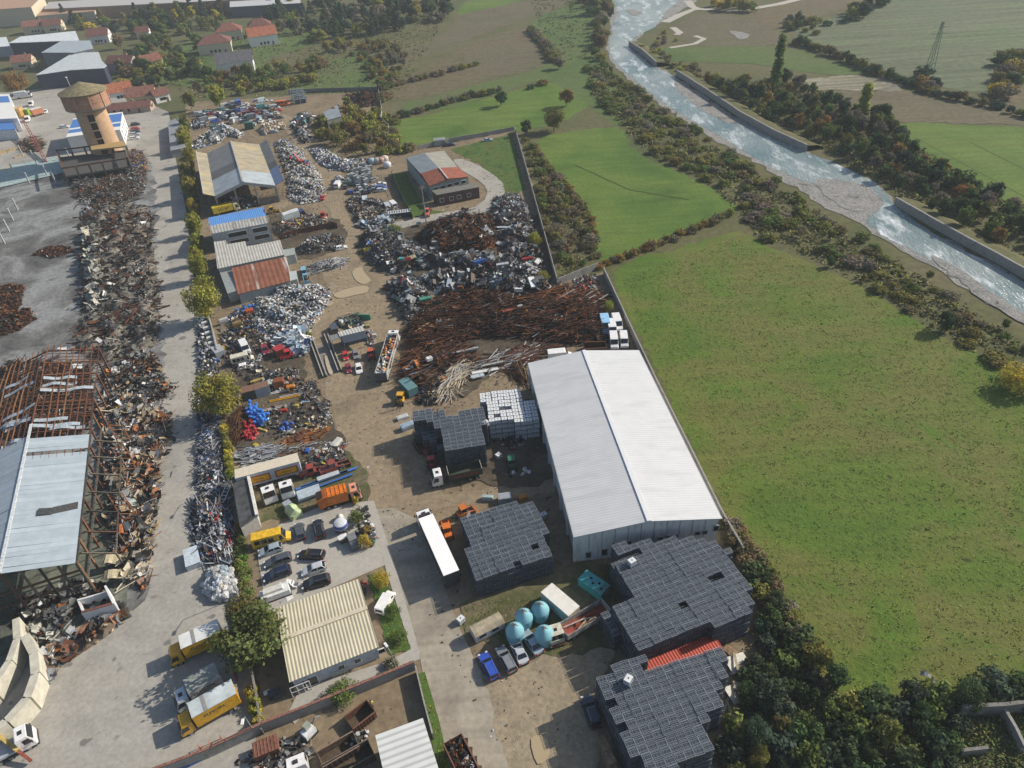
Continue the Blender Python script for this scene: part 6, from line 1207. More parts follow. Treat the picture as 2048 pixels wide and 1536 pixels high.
# ================================================================ SCRAP HEAPS
def tmpl():
 T = {}
 bx = np.array([(-1, -1, -1), (1, -1, -1), (1, 1, -1), (-1, 1, -1), (-1, -1, 1), (1, -1, 1), (1, 1, 1), (-1, 1, 1)], float)*.5
 T['box'] = (bx, np.array(BOXF))
 n = 4; xs = np.linspace(-.5, .5, n); g_ = np.array([(x, y, .35*((x*2)**2)*(1 if i % 2 else .6)) for i, x in enumerate(xs) for y in (-.5, .5)])
 T['bent'] = (np.concatenate([g_, g_-[0, 0, .03]]), np.array([(2*i, 2*i+2, 2*i+3, 2*i+1) for i in range(n-1)]+[(2*n+2*i, 2*n+2*i+1, 2*n+2*i+3, 2*n+2*i+2) for i in range(n-1)]))
 def hexp(r0, r1, k=6): a = np.arange(k)*2*PI/k; v = np.concatenate([np.stack([np.full(k, x), np.cos(a)*r, np.sin(a)*r], 1) for x, r in ((-.5, r0), (.5, r1))]); return v, np.array([(i, (i+1) % k, (i+1) % k+k, i+k) for i in range(k)])
 T['pipe'] = hexp(.5, .5)
 v, f = hexp(.5, .45, 8); v = np.concatenate([v, [(-.5, 0, 0), (.5, 0, 0)]]); T['drum'] = (v, np.concatenate([f, [(16, (i+2) % 8, (i+1) % 8, i) for i in range(0, 8, 2)], [(17, i+8, (i+1) % 8+8, (i+2) % 8+8) for i in range(0, 8, 2)]]))
 # lump: subdivided cube pushed to a sphere
 k = 4; L = []; Q = []
 for ax in range(3):
  for s in (-1, 1):
   o = len(L); u_ = np.linspace(-1, 1, k)
   for a in u_:
    for b_ in u_: p = [0, 0, 0]; p[ax] = s; p[(ax+1) % 3] = a; p[(ax+2) % 3] = b_; L.append(np.array(p)/np.linalg.norm(p)**.8)
   for i in range(k-1):
    for j in range(k-1): q = [o+i*k+j, o+(i+1)*k+j, o+(i+1)*k+j+1, o+i*k+j+1]; Q.append(q if s > 0 else q[::-1])
 L = np.array(L)*.5; h = np.round(L, 4); un, inv = np.unique(h, axis=0, return_inverse=True); T['lump'] = (un, np.asarray(inv).reshape(-1)[np.array(Q)])
 m_, k = 10, 5; v = [((1+.35*math.cos(b_))*math.cos(a)*.4, (1+.35*math.cos(b_))*math.sin(a)*.4, .35*math.sin(b_)*.4) for a in np.arange(m_)*2*PI/m_ for b_ in np.arange(k)*2*PI/k]
 T['ring'] = (np.array(v), np.array([(i*k+j, ((i+1) % m_)*k+j, ((i+1) % m_)*k+(j+1) % k, i*k+(j+1) % k) for i in range(m_) for j in range(k)]))
 return T
TM = tmpl()
def rotm(ax, ay, az):
 c, s = np.cos, np.sin; n = len(az); M_ = np.zeros((n, 3, 3)); ca, sa, cb, sb, cg, sg = c(az), s(az), c(ay), s(ay), c(ax), s(ax)
 M_[:, 0, 0] = ca*cb; M_[:, 0, 1] = ca*sb*sg-sa*cg; M_[:, 0, 2] = ca*sb*cg+sa*sg; M_[:, 1, 0] = sa*cb; M_[:, 1, 1] = sa*sb*sg+ca*cg; M_[:, 1, 2] = sa*sb*cg-ca*sg; M_[:, 2, 0] = -sb; M_[:, 2, 1] = cb*sg; M_[:, 2, 2] = cb*cg
 return M_
SCRAP = attr_mat('mixed_scrap', .6, .35, 3, spec=.4); SCRAPR = attr_mat('rusted_scrap', .9, .45, 3, spec=.15); BAGM = attr_mat('plastic_waste', .45, .2, 2.5, spec=.4); CHAR = attr_mat('burnt_rubble', .92, .4, 2, spec=.15)
C_ = dict(white=(.62, .63, .63), lgrey=(.40, .41, .42), grey=(.22, .23, .24), dgrey=(.085, .09, .095), black=(.022, .023, .026), rust=(.14, .058, .03), drust=(.075, .034, .022), orust=(.30, .115, .035), brown=(.12, .075, .045), tan=(.36, .28, .18), beige=(.46, .41, .32), blue=(.05, .13, .40), lblue=(.36, .46, .55), red=(.36, .04, .03), green=(.05, .17, .10), yellow=(.55, .38, .04), teal=(.12, .36, .36), orange=(.5, .16, .03), ash=(.17, .17, .165), pash=(.42, .42, .37), char=(.03, .028, .027), alu=(.34, .37, .41), dblue=(.04, .06, .13))
HFS = []
def top_z(u, v):
 z = 0
 for k in range(4):
  q = P(u, v, z); X, Y = np.array([q.x]), np.array([q.y]); z = .5*z+.5*max([float(f(X, Y)[0]) for pl, f in HFS if inpoly(X, Y, pl)[0]]+[0])
 return z
def heap(name, label, cat, pts, h, dens, kinds, pal, mat, seed=0, mound=(.06, .05, .04), edge=3.0, dirn=None, lean=.5, lump=.5, size=1.0, spread=0, group=None, kind='stuff', world=None, maxn=6000):
 """a heap nobody could count: a mound with pieces of scrap thrown over it.
 kinds: list of (template, weight, (lx0, lx1), (ly0, ly1), (lz0, lz1)); pal: list of (colour, weight)"""
 rng = np.random.default_rng(seed); poly = world or PX(pts); xs = [p[0] for p in poly]; ys = [p[1] for p in poly]
 area = abs(sum(poly[i][0]*poly[i-1][1]-poly[i-1][0]*poly[i][1] for i in range(len(poly))))/2
 ph = rng.uniform(0, 6.28, 8); fr = rng.uniform(.25, 1.1, (8, 2))
 def hf(X, Y, inside=True):
  d = np.clip(pdist(X, Y, poly)/edge, 0, 1); d = np.sin(d*PI/2)**.8
  nz = sum(np.sin(X*fr[k, 0]+Y*fr[k, 1]*(1 if k % 2 else -1)+ph[k]) for k in range(8))/8
  return np.maximum(.02, h*d*(1+lump*nz*1.8))
 HFS.append((poly, hf)); V, F, Cc = [], [], []; off = 0
 st = max(.6, math.sqrt(area)/60); gx = np.arange(min(xs), max(xs)+st, st); gy = np.arange(min(ys), max(ys)+st, st); X, Y = np.meshgrid(gx, gy, indexing='ij'); I = inpoly(X.ravel(), Y.ravel(), poly).reshape(X.shape)
 Z = np.where(I, hf(X.ravel(), Y.ravel()).reshape(X.shape)*.8, -.05)+rng.uniform(-.05, .05, X.shape)*I; ny = len(gy); idx = np.arange(X.size).reshape(X.shape)
 quad = np.stack([idx[:-1, :-1], idx[1:, :-1], idx[1:, 1:], idx[:-1, 1:]], -1).reshape(-1, 4); ok = I.ravel()[quad].any(1); quad = quad[ok]
 if h < .02: quad = quad[:0]; Z = Z-1
 V.append(np.stack([X.ravel(), Y.ravel(), Z.ravel()], 1)); F.append(quad); Cc.append(np.array(mound)*rng.uniform(.6, 1.5, (len(quad), 1))); off = X.size
 n = min(maxn, int(area*dens)); ws = np.array([k[1] for k in kinds], float); ws /= ws.sum(); pc = np.array([C_[c] if isinstance(c, str) else c for c, w_ in pal]); pw = np.array([w_ for c, w_ in pal], float); pw /= pw.sum()
 # colour patches: nearby pieces tend to share colours
 pts_ = scatter(poly, n, rng)
 if spread: pts_ = np.concatenate([pts_, pts_[:n//6]+rng.normal(0, spread, (n//6, 2))])
 n = len(pts_); hz = np.where(inpoly(pts_[:, 0], pts_[:, 1], poly), hf(pts_[:, 0], pts_[:, 1]), .02)
 tk = rng.choice(len(kinds), n, p=ws)
 kc = rng.choice(len(pc), max(4, n//22), p=pw); kp = pts_[rng.integers(0, n, len(kc))]
 near = np.array([kc[np.argmin((kp[:, 0]-p[0])**2+(kp[:, 1]-p[1])**2)] for p in pts_]); ci = np.where(rng.random(n) < .35, near, rng.choice(len(pc), n, p=pw))
 for k, (t, w_, lx, ly, lz) in enumerate(kinds):
  s = np.where(tk == k)[0]; m_ = len(s)
  if not m_: continue
  v, f = TM[t]; S = np.stack([rng.uniform(*lx, m_), rng.uniform(*ly, m_), rng.uniform(*lz, m_)], 1)*size
  az = rng.uniform(0, 2*PI, m_) if dirn is None or rng.random() < 0 else dirn+rng.normal(0, .25, m_)
  if dirn is not None: wild = rng.random(m_) < .2; az[wild] = rng.uniform(0, 2*PI, wild.sum())
  Rm = rotm(rng.normal(0, lean, m_), rng.normal(0, lean*.6 if t in ('box', 'pipe') and lx[1] > 2 else lean, m_), az)
  vv = v[None]*S[:, None, :]
  if t == 'lump': vv = vv*(1+rng.normal(0, .10, (m_, len(v), 1)))
  vv = np.einsum('nij,nkj->nki', Rm, vv); vv += np.stack([pts_[s, 0], pts_[s, 1], hz[s]+S.min(1)*.3*rng.uniform(-.3, 1, m_)], 1)[:, None, :]
  vv[:, :, 2] = np.maximum(vv[:, :, 2], .0)+.12
  V.append(vv.reshape(-1, 3)); F.append((f[None]+(np.arange(m_)*len(v))[:, None, None]).reshape(-1, f.shape[1])+off); off += m_*len(v)
  Cc.append(np.repeat(np.clip(pc[ci[s]]*rng.uniform(.6, 1.35, (m_, 1)), 0, 1), len(f), 0))
 o = bpy.data.objects.new(name, np_mesh(name, np.concatenate(V), np.concatenate(F), np.concatenate(Cc), mat)); COL.objects.link(o)
 tag(o, label, cat, group, kind); return o
MIX = [('box', .5, (2.2, 3.6), (1.2, 1.7), (.7, 1.1)), ('bent', .9, (2, 3.6), (1, 1.7), (.6, 1.1)), ('box', 3, (.4, 1.3), (.3, .9), (.2, .7)), ('bent', 3, (.8, 2.0), (.5, 1.2), (.4, 1.0)), ('pipe', 2, (1, 3), (.06, .16), (.06, .16)), ('box', 2, (1, 3), (.06, .2), (.05, .15)), ('lump', 2, (.4, 1.0), (.4, .9), (.3, .7)), ('ring', 1, (.5, 1.1), (.5, 1.1), (.5, 1.1))]
FINE = [('box', 4, (.25, .8), (.2, .6), (.15, .5)), ('bent', 2, (.5, 1.4), (.4, .9), (.3, .8)), ('pipe', 2, (.8, 2), (.05, .12), (.05, .12)), ('lump', 2, (.3, .8), (.3, .7), (.3, .6)), ('ring', 1, (.4, .8), (.4, .8), (.4, .8))]
BARS = [('box', 6, (1.5, 6), (.06, .22), (.06, .2)), ('pipe', 3, (1.5, 5), (.06, .16), (.06, .16)), ('bent', 1, (.8, 2), (.3, .8), (.4, 1)), ('ring', .6, (.5, 1.2), (.5, 1.2), (.5, 1.2))]
BAGS = [('lump', 7, (.5, 1.2), (.5, 1.0), (.35, .8)), ('bent', 2, (.6, 1.6), (.5, 1.1), (.4, 1.0)), ('box', 1, (.3, .8), (.2, .6), (.2, .5))]
SHTS = [('bent', 6, (1.0, 3.2), (.7, 1.8), (.6, 1.8)), ('box', 2, (1.2, 4), (.07, .25), (.06, .2)), ('box', 2, (.4, 1.2), (.3, .8), (.2, .6)), ('lump', 1, (.4, 1), (.4, .9), (.3, .6)), ('pipe', 1, (1.5, 4), (.08, .2), (.08, .2))]
GREYMIX = [('lgrey', 2), ('white', 1.3), ('grey', 3), ('dgrey', 4.2), ('black', 4.2), ('brown', 2), ('drust', 1.5), ('red', .25), ('teal', .2), ('blue', .25), ('lblue', .4), ('green', .15), ('yellow', .12), ('rust', .8)]
RUSTY = [('drust', 5), ('rust', 5), ('brown', 1.5), ('char', 2.5), ('orust', .9), ('grey', .5), ('lgrey', .25)]
PLAST = [('white', 4.5), ('lgrey', 3.4), ('lblue', 1.0), ('grey', 2.2), ('dgrey', 2.2), ('black', 1.4), ('beige', 1.3), ('blue', .25), ('yellow', .1), ('red', .1)]
PLBLK = [('lblue', 4), ('white', 4), ('lgrey', 2), ('dgrey', .6), ('blue', .3)]
BURN = [('orust', 2.2), ('tan', 2.2), ('beige', 2), ('grey', 2), ('lgrey', 1.5), ('char', 3), ('rust', 2.2), ('white', .9), ('dgrey', 2), ('dblue', .25), ('yellow', .15)]
CHARS = [('char', 5), ('ash', 4), ('dgrey', 3), ('pash', 1.1), ('drust', 2), ('rust', .8), ('lgrey', .6), ('white', .25), ('orust', .25)]
ALUM = [('alu', 3), ('lgrey', 2.4), ('white', 1), ('dblue', 2.4), ('black', 2.4), ('dgrey', 2), ('brown', 1), ('red', .2), ('green', .15), ('beige', .5), ('blue', .3)]
PARTS = [('black', 3), ('dgrey', 4), ('brown', 3), ('beige', 2), ('grey', 2), ('tan', 1.4), ('rust', 1.5), ('red', .2), ('yellow', .15), ('lblue', .25), ('white', .5)]
H = heap
# right of the haul road
H('plastic_heap', 'big heap of white and grey plastic waste in front of the rusty lean-to', 'waste heap', [(508, 600), (545, 585), (585, 570), (640, 572), (662, 588), (660, 608), (635, 640), (612, 668), (560, 690), (520, 690), (500, 660)], 1.7, 5, BAGS+FINE, PLAST, BAGM, 1, (.12, .11, .10), 6, size=.74, spread=1, lump=.8)
H('foil_heap', 'pale blue plastic foil spread at the foot of the white plastic heap', 'waste heap', [(545, 690), (585, 655), (618, 662), (622, 690), (618, 706), (600, 716), (572, 708)], 1.3, 2.6, SHTS, PLBLK, BAGM, 2, (.3, .34, .36), 3, lean=.3)
H('scrap_heap', 'dark tangle of scrap behind the white plastic heap', 'scrap heap', [(450, 640), (500, 610), (520, 660), (560, 690), (540, 700), (500, 690), (465, 665)], 1.2, 2.0, FINE, PARTS+[('blue', .8)], SCRAP, 3)
H('scrap_heap', 'long heap of grey scrap and broken appliances right of the puddles', 'scrap heap', [(722, 478), (735, 462), (762, 455), (800, 465), (850, 500), (870, 515), (960, 512), (1030, 520), (1075, 540), (1085, 560), (960, 552), (850, 540), (800, 548), (762, 542), (738, 520)], 2.8, 2.3, MIX+FINE, GREYMIX, SCRAP, 4, (.06, .052, .045), 5, size=.85, spread=1.2)
H('rust_heap', 'brown mound of rusty steel scrap in front of the utility pole', 'scrap heap', [(830, 480), (870, 450), (920, 436), (985, 440), (1000, 470), (985, 505), (930, 512), (870, 510)], 3.2, 2.6, MIX+BARS, RUSTY+[('grey', 1.5), ('white', .4)], SCRAPR, 5, (.05, .03, .022), 5)
H('scrap_heap', 'mixed grey and black scrap at the upper right corner of the yard', 'scrap heap', [(985, 430), (1045, 410), (1070, 450), (1088, 540), (1040, 530), (1010, 505), (990, 470)], 2.4, 2.2, MIX+FINE, GREYMIX+[('drust', 2)], SCRAP, 6, (.06, .05, .042), 5, size=.85, spread=1)
H('scrap_heap', 'dark scrap between the curved access road and the wall', 'scrap heap', [(985, 400), (1035, 388), (1060, 420), (1040, 440), (980, 425)], 1.8, 2.3, FINE, GREYMIX, SCRAP, 7)
H('scrap_heap', 'white and black scrap heap right of the small forklift turning ground', 'scrap heap', [(770, 572), (800, 560), (838, 558), (862, 590), (858, 612), (838, 630), (828, 655), (808, 640), (795, 612)], 2.6, 3.0, FINE+MIX, GREYMIX, SCRAP, 8, (.06, .055, .05), 4.5, size=.85, spread=1)
H('scrap_heap', 'black and silver sheet scrap behind the rusty steel field', 'scrap heap', [(840, 560), (900, 545), (1000, 552), (1095, 562), (1105, 585), (1040, 592), (960, 588), (880, 592)], 2.2, 2.4, MIX, [('black', 4), ('dgrey', 3), ('lgrey', 2), ('white', 1.4), ('drust', 4), ('rust', 1), ('lblue', .6), ('yellow', .2)], SCRAP, 9, (.035, .025, .02), 4)
DB = ang(P(880, 700), P(1200, 640))
H('rust_field', 'wide field of dark rusty steel beams and bars beside the vans', 'scrap heap', [(815, 660), (845, 625), (880, 600), (960, 588), (1040, 600), (1100, 605), (1200, 612), (1212, 650), (1208, 692), (1130, 690), (1050, 680), (960, 678), (900, 690), (860, 720), (822, 712)], 2.6, 3.2, BARS+[('lump', .5, (.4, 1), (.4, 1), (.3, .7))], RUSTY, SCRAPR, 10, (.04, .022, .016), 5, DB, .28)
H('rust_field', 'lower tongue of rusty bars above the pale pole pile', 'scrap heap', [(810, 705), (860, 700), (940, 690), (955, 720), (930, 742), (890, 752), (870, 790), (840, 800), (806, 770), (800, 735)], 1.8, 3.0, BARS, RUSTY+[('black', 2), ('dblue', .6)], SCRAPR, 11, (.04, .025, .02), 4, DB+.4, .3)
H('beam_stack', 'rows of long rusty beams lying by the wall corner', 'beam stack', [(1045, 600), (1110, 578), (1205, 598), (1205, 612), (1100, 608)], .9, 2.2, [('box', 1, (5, 10), (.15, .3), (.15, .3))], [('drust', 3), ('rust', 3), ('orust', 1), ('lgrey', 1)], SCRAPR, 12, (.05, .035, .025), 3, ang(P(1050, 600), P(1110, 580)), .06)
H('pipe_stack', 'long rusty pipes laid between the steel field and the white warehouse', 'pipe stack', [(960, 725), (1010, 705), (1100, 690), (1100, 702), (1060, 725), (1000, 745), (960, 740)], .7, 2.4, [('pipe', 1, (5, 10), (.15, .28), (.15, .28))], [('drust', 3), ('rust', 2), ('brown', 2), ('dgrey', 1.2), ('lgrey', .5)], SCRAPR, 13, (.08, .06, .045), 3, ang(P(970, 735), P(1095, 695)), .04)
H('pole_stack', 'fan of rusty rods leaning by the far corner of the white warehouse', 'rod pile', [(1010, 745), (1050, 735), (1062, 760), (1060, 778), (1030, 765)], 1.1, 4, [('pipe', 1, (3, 6), (.08, .14), (.08, .14))], [('brown', 3), ('rust', 2), ('tan', 1), ('drust', 2)], SCRAPR, 14, (.07, .05, .03), 2.5, ang(P(1020, 735), P(1055, 785)), .1)
H('pole_stack', 'pile of long pale beige poles beside the white totes', 'pole pile', [(872, 785), (888, 752), (905, 728), (940, 735), (945, 748), (925, 772), (900, 800), (882, 800)], 1.3, 4.5, [('pipe', 1, (4, 7), (.12, .18), (.12, .18))], [('beige', 4), ('tan', 2), ('lgrey', 1), ('brown', .6)], SCRAP, 15, (.12, .10, .07), 3, ang(P(880, 795), P(930, 735)), .1)
H('scrap_heap', 'black scrap under the teal container', 'scrap heap', [(828, 790), (860, 780), (885, 800), (870, 815), (838, 812)], 1.3, 2.6, FINE, [('black', 4), ('drust', 2), ('brown', 2), ('tan', .5)], SCRAP, 16)
H('scrap_scatter', 'scattered rusty scrap in the corner by the perimeter wall', 'scrap heap', [(1145, 560), (1190, 548), (1198, 570), (1170, 592), (1150, 585)], .8, 2.2, FINE, [('dgrey', 2), ('rust', 2), ('lgrey', 1), ('brown', 1), ('red', .3)], SCRAP, 17)
H('scrap_scatter', 'pale rubble beside the white warehouse wall', 'rubble', [(985, 878), (1050, 870), (1055, 905), (1000, 900)], .5, 3.2, FINE, [('dgrey', 3), ('ash', 2), ('pash', 1), ('lgrey', .8), ('brown', 1)], CHAR, 18)
H('bag_heap', 'white plastic bags around the green forklift', 'bag heap', [(1010, 950), (1055, 938), (1060, 950), (1020, 958)], .5, 2.4, BAGS, PLAST, BAGM, 19)
# middle of the yard
H('engine_heap', 'heap of dark engines and machine parts beside the blue workshop', 'scrap heap', [(545, 458), (575, 442), (630, 432), (662, 440), (668, 455), (610, 468), (565, 482)], 1.4, 2.8, FINE, PARTS, SCRAP, 20)
H('scrap_heap', 'grey scrap heap below the rusty sheet fence', 'scrap heap', [(592, 500), (620, 478), (665, 470), (690, 480), (685, 498), (640, 508), (605, 515)], 1.6, 2.8, FINE, GREYMIX, SCRAP, 21)
H('tube_heap', 'small heap of pale grey tubes below the grey scrap', 'tube pile', [(615, 535), (650, 520), (692, 518), (690, 535), (650, 545), (622, 550)], .9, 3.4, [('pipe', 4, (2, 4), (.08, .16), (.08, .16)), ('lump', 1, (.3, .7), (.3, .6), (.3, .5))], [('lgrey', 4), ('grey', 2), ('white', 1), ('dgrey', 2), ('red', .2)], SCRAP, 22, dirn=ang(P(620, 545), P(690, 520)), lean=.15)
H('engine_heap', 'field of engines and gearboxes below the wrecked cars', 'scrap heap', [(690, 402), (712, 396), (760, 400), (800, 420), (806, 438), (770, 448), (735, 455), (712, 445), (700, 425)], 1.2, 2.8, FINE, PARTS, SCRAP, 23)
H('sheet_heap', 'stack of silver blue sheets at the roadside below the engine field', 'scrap heap', [(712, 450), (750, 440), (785, 436), (788, 448), (760, 456), (725, 458)], 1.2, 2.0, SHTS, [('lblue', 2), ('lgrey', 2), ('grey', 1), ('white', 1)], SCRAP, 24, lean=.15)
H('plastic_heap', 'long heap of white plastic waste between the tan shed and the haul road', 'waste heap', [(548, 288), (575, 280), (598, 300), (612, 318), (640, 345), (650, 380), (640, 405), (605, 410), (578, 400), (574, 360), (566, 330)], 1.5, 3.4, BAGS+FINE, PLAST+[('tan', 2), ('beige', 2)], BAGM, 25, (.2, .17, .13), 5, size=.85, spread=1.5, lump=.8)
H('plastic_heap', 'white plastic waste along the right side of the haul road', 'waste heap', [(618, 300), (650, 300), (690, 322), (740, 320), (742, 332), (700, 345), (660, 342), (635, 325)], 1.5, 3.2, BAGS+FINE, PLAST+[('blue', .8)], BAGM, 26, (.2, .19, .17), 5, size=.85, spread=1.2)
H('plastic_heap', 'small round heap of white waste beside the wrecked cars', 'waste heap', [(665, 362), (680, 354), (692, 362), (690, 372), (668, 372)], 1.5, 2.6, BAGS, PLAST, BAGM, 27, (.2, .19, .17), 3)
H('foil_heap', 'pale grey plastic waste left of the tan shed', 'waste heap', [(385, 300), (400, 280), (440, 262), (462, 266), (440, 285), (410, 296)], 1.6, 2.2, BAGS+SHTS, PLAST+[('lgrey', 3)], BAGM, 28, (.2, .19, .19), 4)
H('foil_heap', 'white waste heap in front of the far wrecks', 'waste heap', [(425, 260), (450, 248), (465, 258), (490, 268), (480, 278), (440, 268)], 1.6, 2.0, BAGS, PLAST, BAGM, 29, (.25, .24, .22), 4)
H('bale_heap', 'brown cardboard bales beside the far haul road', 'bale heap', [(518, 262), (530, 250), (565, 248), (572, 258), (550, 262), (530, 272)], 1.4, 1.6, [('box', 1, (.8, 1.4), (.7, 1.1), (.6, 1))], [('tan', 3), ('beige', 2), ('brown', 1), ('white', .7)], SCRAP, 30)
H('scrap_heap', 'scrap metal along the left edge of the far yard', 'scrap heap', [(378, 246), (400, 240), (415, 255), (390, 262)], 1.0, 2, FINE, GREYMIX, SCRAP, 31)
H('scrap_heap', 'stripped truck parts beside the thicket at the far haul road', 'scrap heap', [(585, 245), (610, 228), (628, 236), (612, 262), (625, 280), (610, 290), (592, 270)], 1.6, 2.0, MIX, GREYMIX, SCRAP, 32)
H('scrap_heap', 'scrap under the shed front, grey and dark bales', 'scrap heap', [(440, 405), (480, 395), (520, 398), (525, 412), (480, 420)], 1.6, 2.4, BAGS, GREYMIX, SCRAP, 33)
H('bin_heap', 'rusty oily ground scrap behind the far thicket wall', 'scrap heap', [(690, 190), (745, 186), (752, 212), (715, 218)], .8, .9, MIX, RUSTY, SCRAPR, 34)
# lower left part of the yard
H('scrap_scatter', 'loose scrap among the vans left of the weighbridge', 'scrap heap', [(440, 655), (480, 670), (520, 700), (530, 740), (600, 735), (600, 760), (500, 770), (440, 720)], .6, 1.9, FINE, PARTS+[('dblue', 1)], SCRAP, 35)
H('scrap_heap', 'dark machine scrap right of the green container', 'scrap heap', [(520, 755), (570, 740), (610, 760), (618, 775), (590, 790), (530, 785)], 1.1, 2.4, FINE, PARTS+[('orust', 1)], SCRAP, 36)
H('wire_heap', 'tangle of grey wire at the haul road edge', 'wire heap', [(600, 780), (628, 762), (645, 790), (625, 805), (605, 800)], .9, 3.6, [('ring', 3, (.8, 1.6), (.8, 1.6), (.8, 1.4)), ('pipe', 3, (1, 2.4), (.05, .08), (.05, .08))], [('grey', 3), ('brown', 2), ('dgrey', 2), ('lgrey', 1)], SCRAP, 37)
H('rod_heap', 'fan of dark rusty rods beside the clipped hedge', 'rod pile', [(455, 840), (490, 815), (492, 860), (485, 885), (460, 880)], 1.0, 5, [('pipe', 1, (2.5, 5), (.06, .11), (.06, .11))], [('drust', 4), ('brown', 2), ('rust', 2)], SCRAPR, 38, dirn=ang(P(465, 880), P(488, 820)), lean=.1)
H('scrap_scatter', 'small parts strewn between the barrels and the haul road', 'scrap heap', [(540, 820), (600, 800), (660, 800), (665, 850), (640, 870), (580, 880), (530, 880), (520, 850)], .35, 1.5, FINE, PARTS, SCRAP, 39)
H('scrap_heap', 'bicycles and wire frames at the haul road edge by the barrels', 'scrap heap', [(635, 812), (660, 812), (664, 850), (645, 852)], .9, 3, FINE, [('lgrey', 3), ('grey', 2), ('dgrey', 2), ('beige', 1)], SCRAP, 40)
H('sheet_heap', 'rusted brown sheets laid out below the blue drums', 'scrap heap', [(572, 880), (610, 865), (655, 858), (650, 872), (610, 885), (580, 890)], .5, 2.2, [('bent', 1, (2, 4), (.6, 1.2), (.1, .3))], [('orust', 2), ('rust', 3), ('brown', 1)], SCRAPR, 41, dirn=ang(P(575, 885), P(655, 860)), lean=.08)
H('profile_heap', 'grey metal profiles beside the logo trailer', 'profile pile', [(470, 905), (510, 890), (560, 895), (600, 890), (690, 880), (690, 892), (600, 908), (500, 935), (475, 930)], .5, 2.2, BARS+[('box', 2, (1, 2.5), (.4, .9), (.05, .1))], [('lgrey', 3), ('alu', 3), ('brown', 1), ('beige', 1), ('dgrey', 1)], SCRAP, 42, dirn=ang(P(480, 930), P(690, 885)), lean=.1)
H('scrap_heap', 'red and green machine parts between the logo trailer and the haul road', 'scrap heap', [(605, 925), (640, 900), (690, 888), (696, 925), (660, 942), (612, 950)], .9, 2.6, FINE, PARTS+[('red', 2), ('green', .6), ('white', .8)], SCRAP, 43)
H('garden_clutter', 'pots and clutter around the shrubs in the corner of the car park', 'clutter', [(705, 1020), (735, 1010), (755, 1080), (740, 1100), (715, 1075)], .5, 3.2, FINE, [('dgrey', 3), ('grey', 2), ('green', .6), ('white', 1), ('tan', 1), ('red', .3)], SCRAP, 44, edge=1)
H('white_scrap', 'heap of crumpled white foil beside the car park edge', 'waste heap', [(532, 1186), (560, 1174), (594, 1163), (602, 1170), (580, 1181), (556, 1192)], .4, 3.6, SHTS, [('white', 4), ('lgrey', 2)], BAGM, 45, (.4, .4, .4), 1.2, size=.6)
H('clutter', 'red and grey clutter between the office and the lawn', 'clutter', [(718, 1160), (730, 1158), (738, 1190), (726, 1192)], .6, 4, FINE, [('dgrey', 3), ('red', 1), ('tan', 1), ('white', .7)], SCRAP, 46, edge=.8, size=.7)
H('garden_clutter', 'waste barrels and clutter behind the weigh house', 'clutter', [(672, 642), (715, 628), (728, 640), (730, 656), (690, 660), (676, 658)], .7, 3, FINE, [('green', 1.5), ('dgrey', 3), ('white', .7), ('tan', 1), ('red', .5), ('dblue', .6)], SCRAP, 47, edge=1.5)
H('garden_clutter', 'appliances and red clutter at the right end of the weigh house', 'clutter', [(728, 668), (745, 662), (752, 685), (742, 698), (730, 690)], .7, 3, FINE, [('white', 2), ('red', .8), ('dgrey', 2), ('orange', .6), ('lgrey', 2)], SCRAP, 48, edge=1.5)
# strip of metal scrap along the left road
H('alu_strip', 'upper part of the roadside strip of grey scrap and white bags behind the wall', 'scrap heap', [(395, 640), (412, 632), (432, 700), (436, 760), (430, 800), (398, 790), (396, 720)], 1.2, 2.6, FINE+BAGS, [('white', 3), ('lgrey', 2), ('dgrey', 2), ('black', 2), ('dblue', 2), ('beige', 1)], SCRAP, 49)
H('alu_strip', 'roadside strip of grey aluminium scrap between the left road and the clipped hedge', 'scrap heap', [(392, 795), (432, 800), (446, 860), (458, 960), (462, 1000), (402, 1000), (392, 960), (396, 890)], 1.2, 4.2, FINE+BARS, ALUM, SCRAP, 50, (.05, .055, .065), 2.5, size=.72, lean=.35)
H('alu_strip', 'roadside pile of blue grey metal profiles below the wooden pallets', 'scrap heap', [(385, 1000), (462, 1000), (470, 1100), (468, 1150), (420, 1140), (392, 1120), (378, 1050)], 1.4, 4.2, BARS+FINE, ALUM, SCRAP, 51, (.045, .05, .065), 3, dirn=ang(P(400, 1040), P(460, 1150)), lean=.2, size=.8)
H('bag_heap', 'heap of big white sacks at the lower end of the roadside strip', 'bag heap', [(404, 1175), (425, 1140), (460, 1138), (474, 1165), (470, 1200), (430, 1205)], 1.5, 2.6, [('lump', 1, (1.0, 1.7), (.9, 1.4), (.8, 1.2))], [('white', 2.5), ('lgrey', 5), ('grey', 2), ('lblue', 1), ('beige', .8)], BAGM, 52, (.2, .2, .21), 2.5)
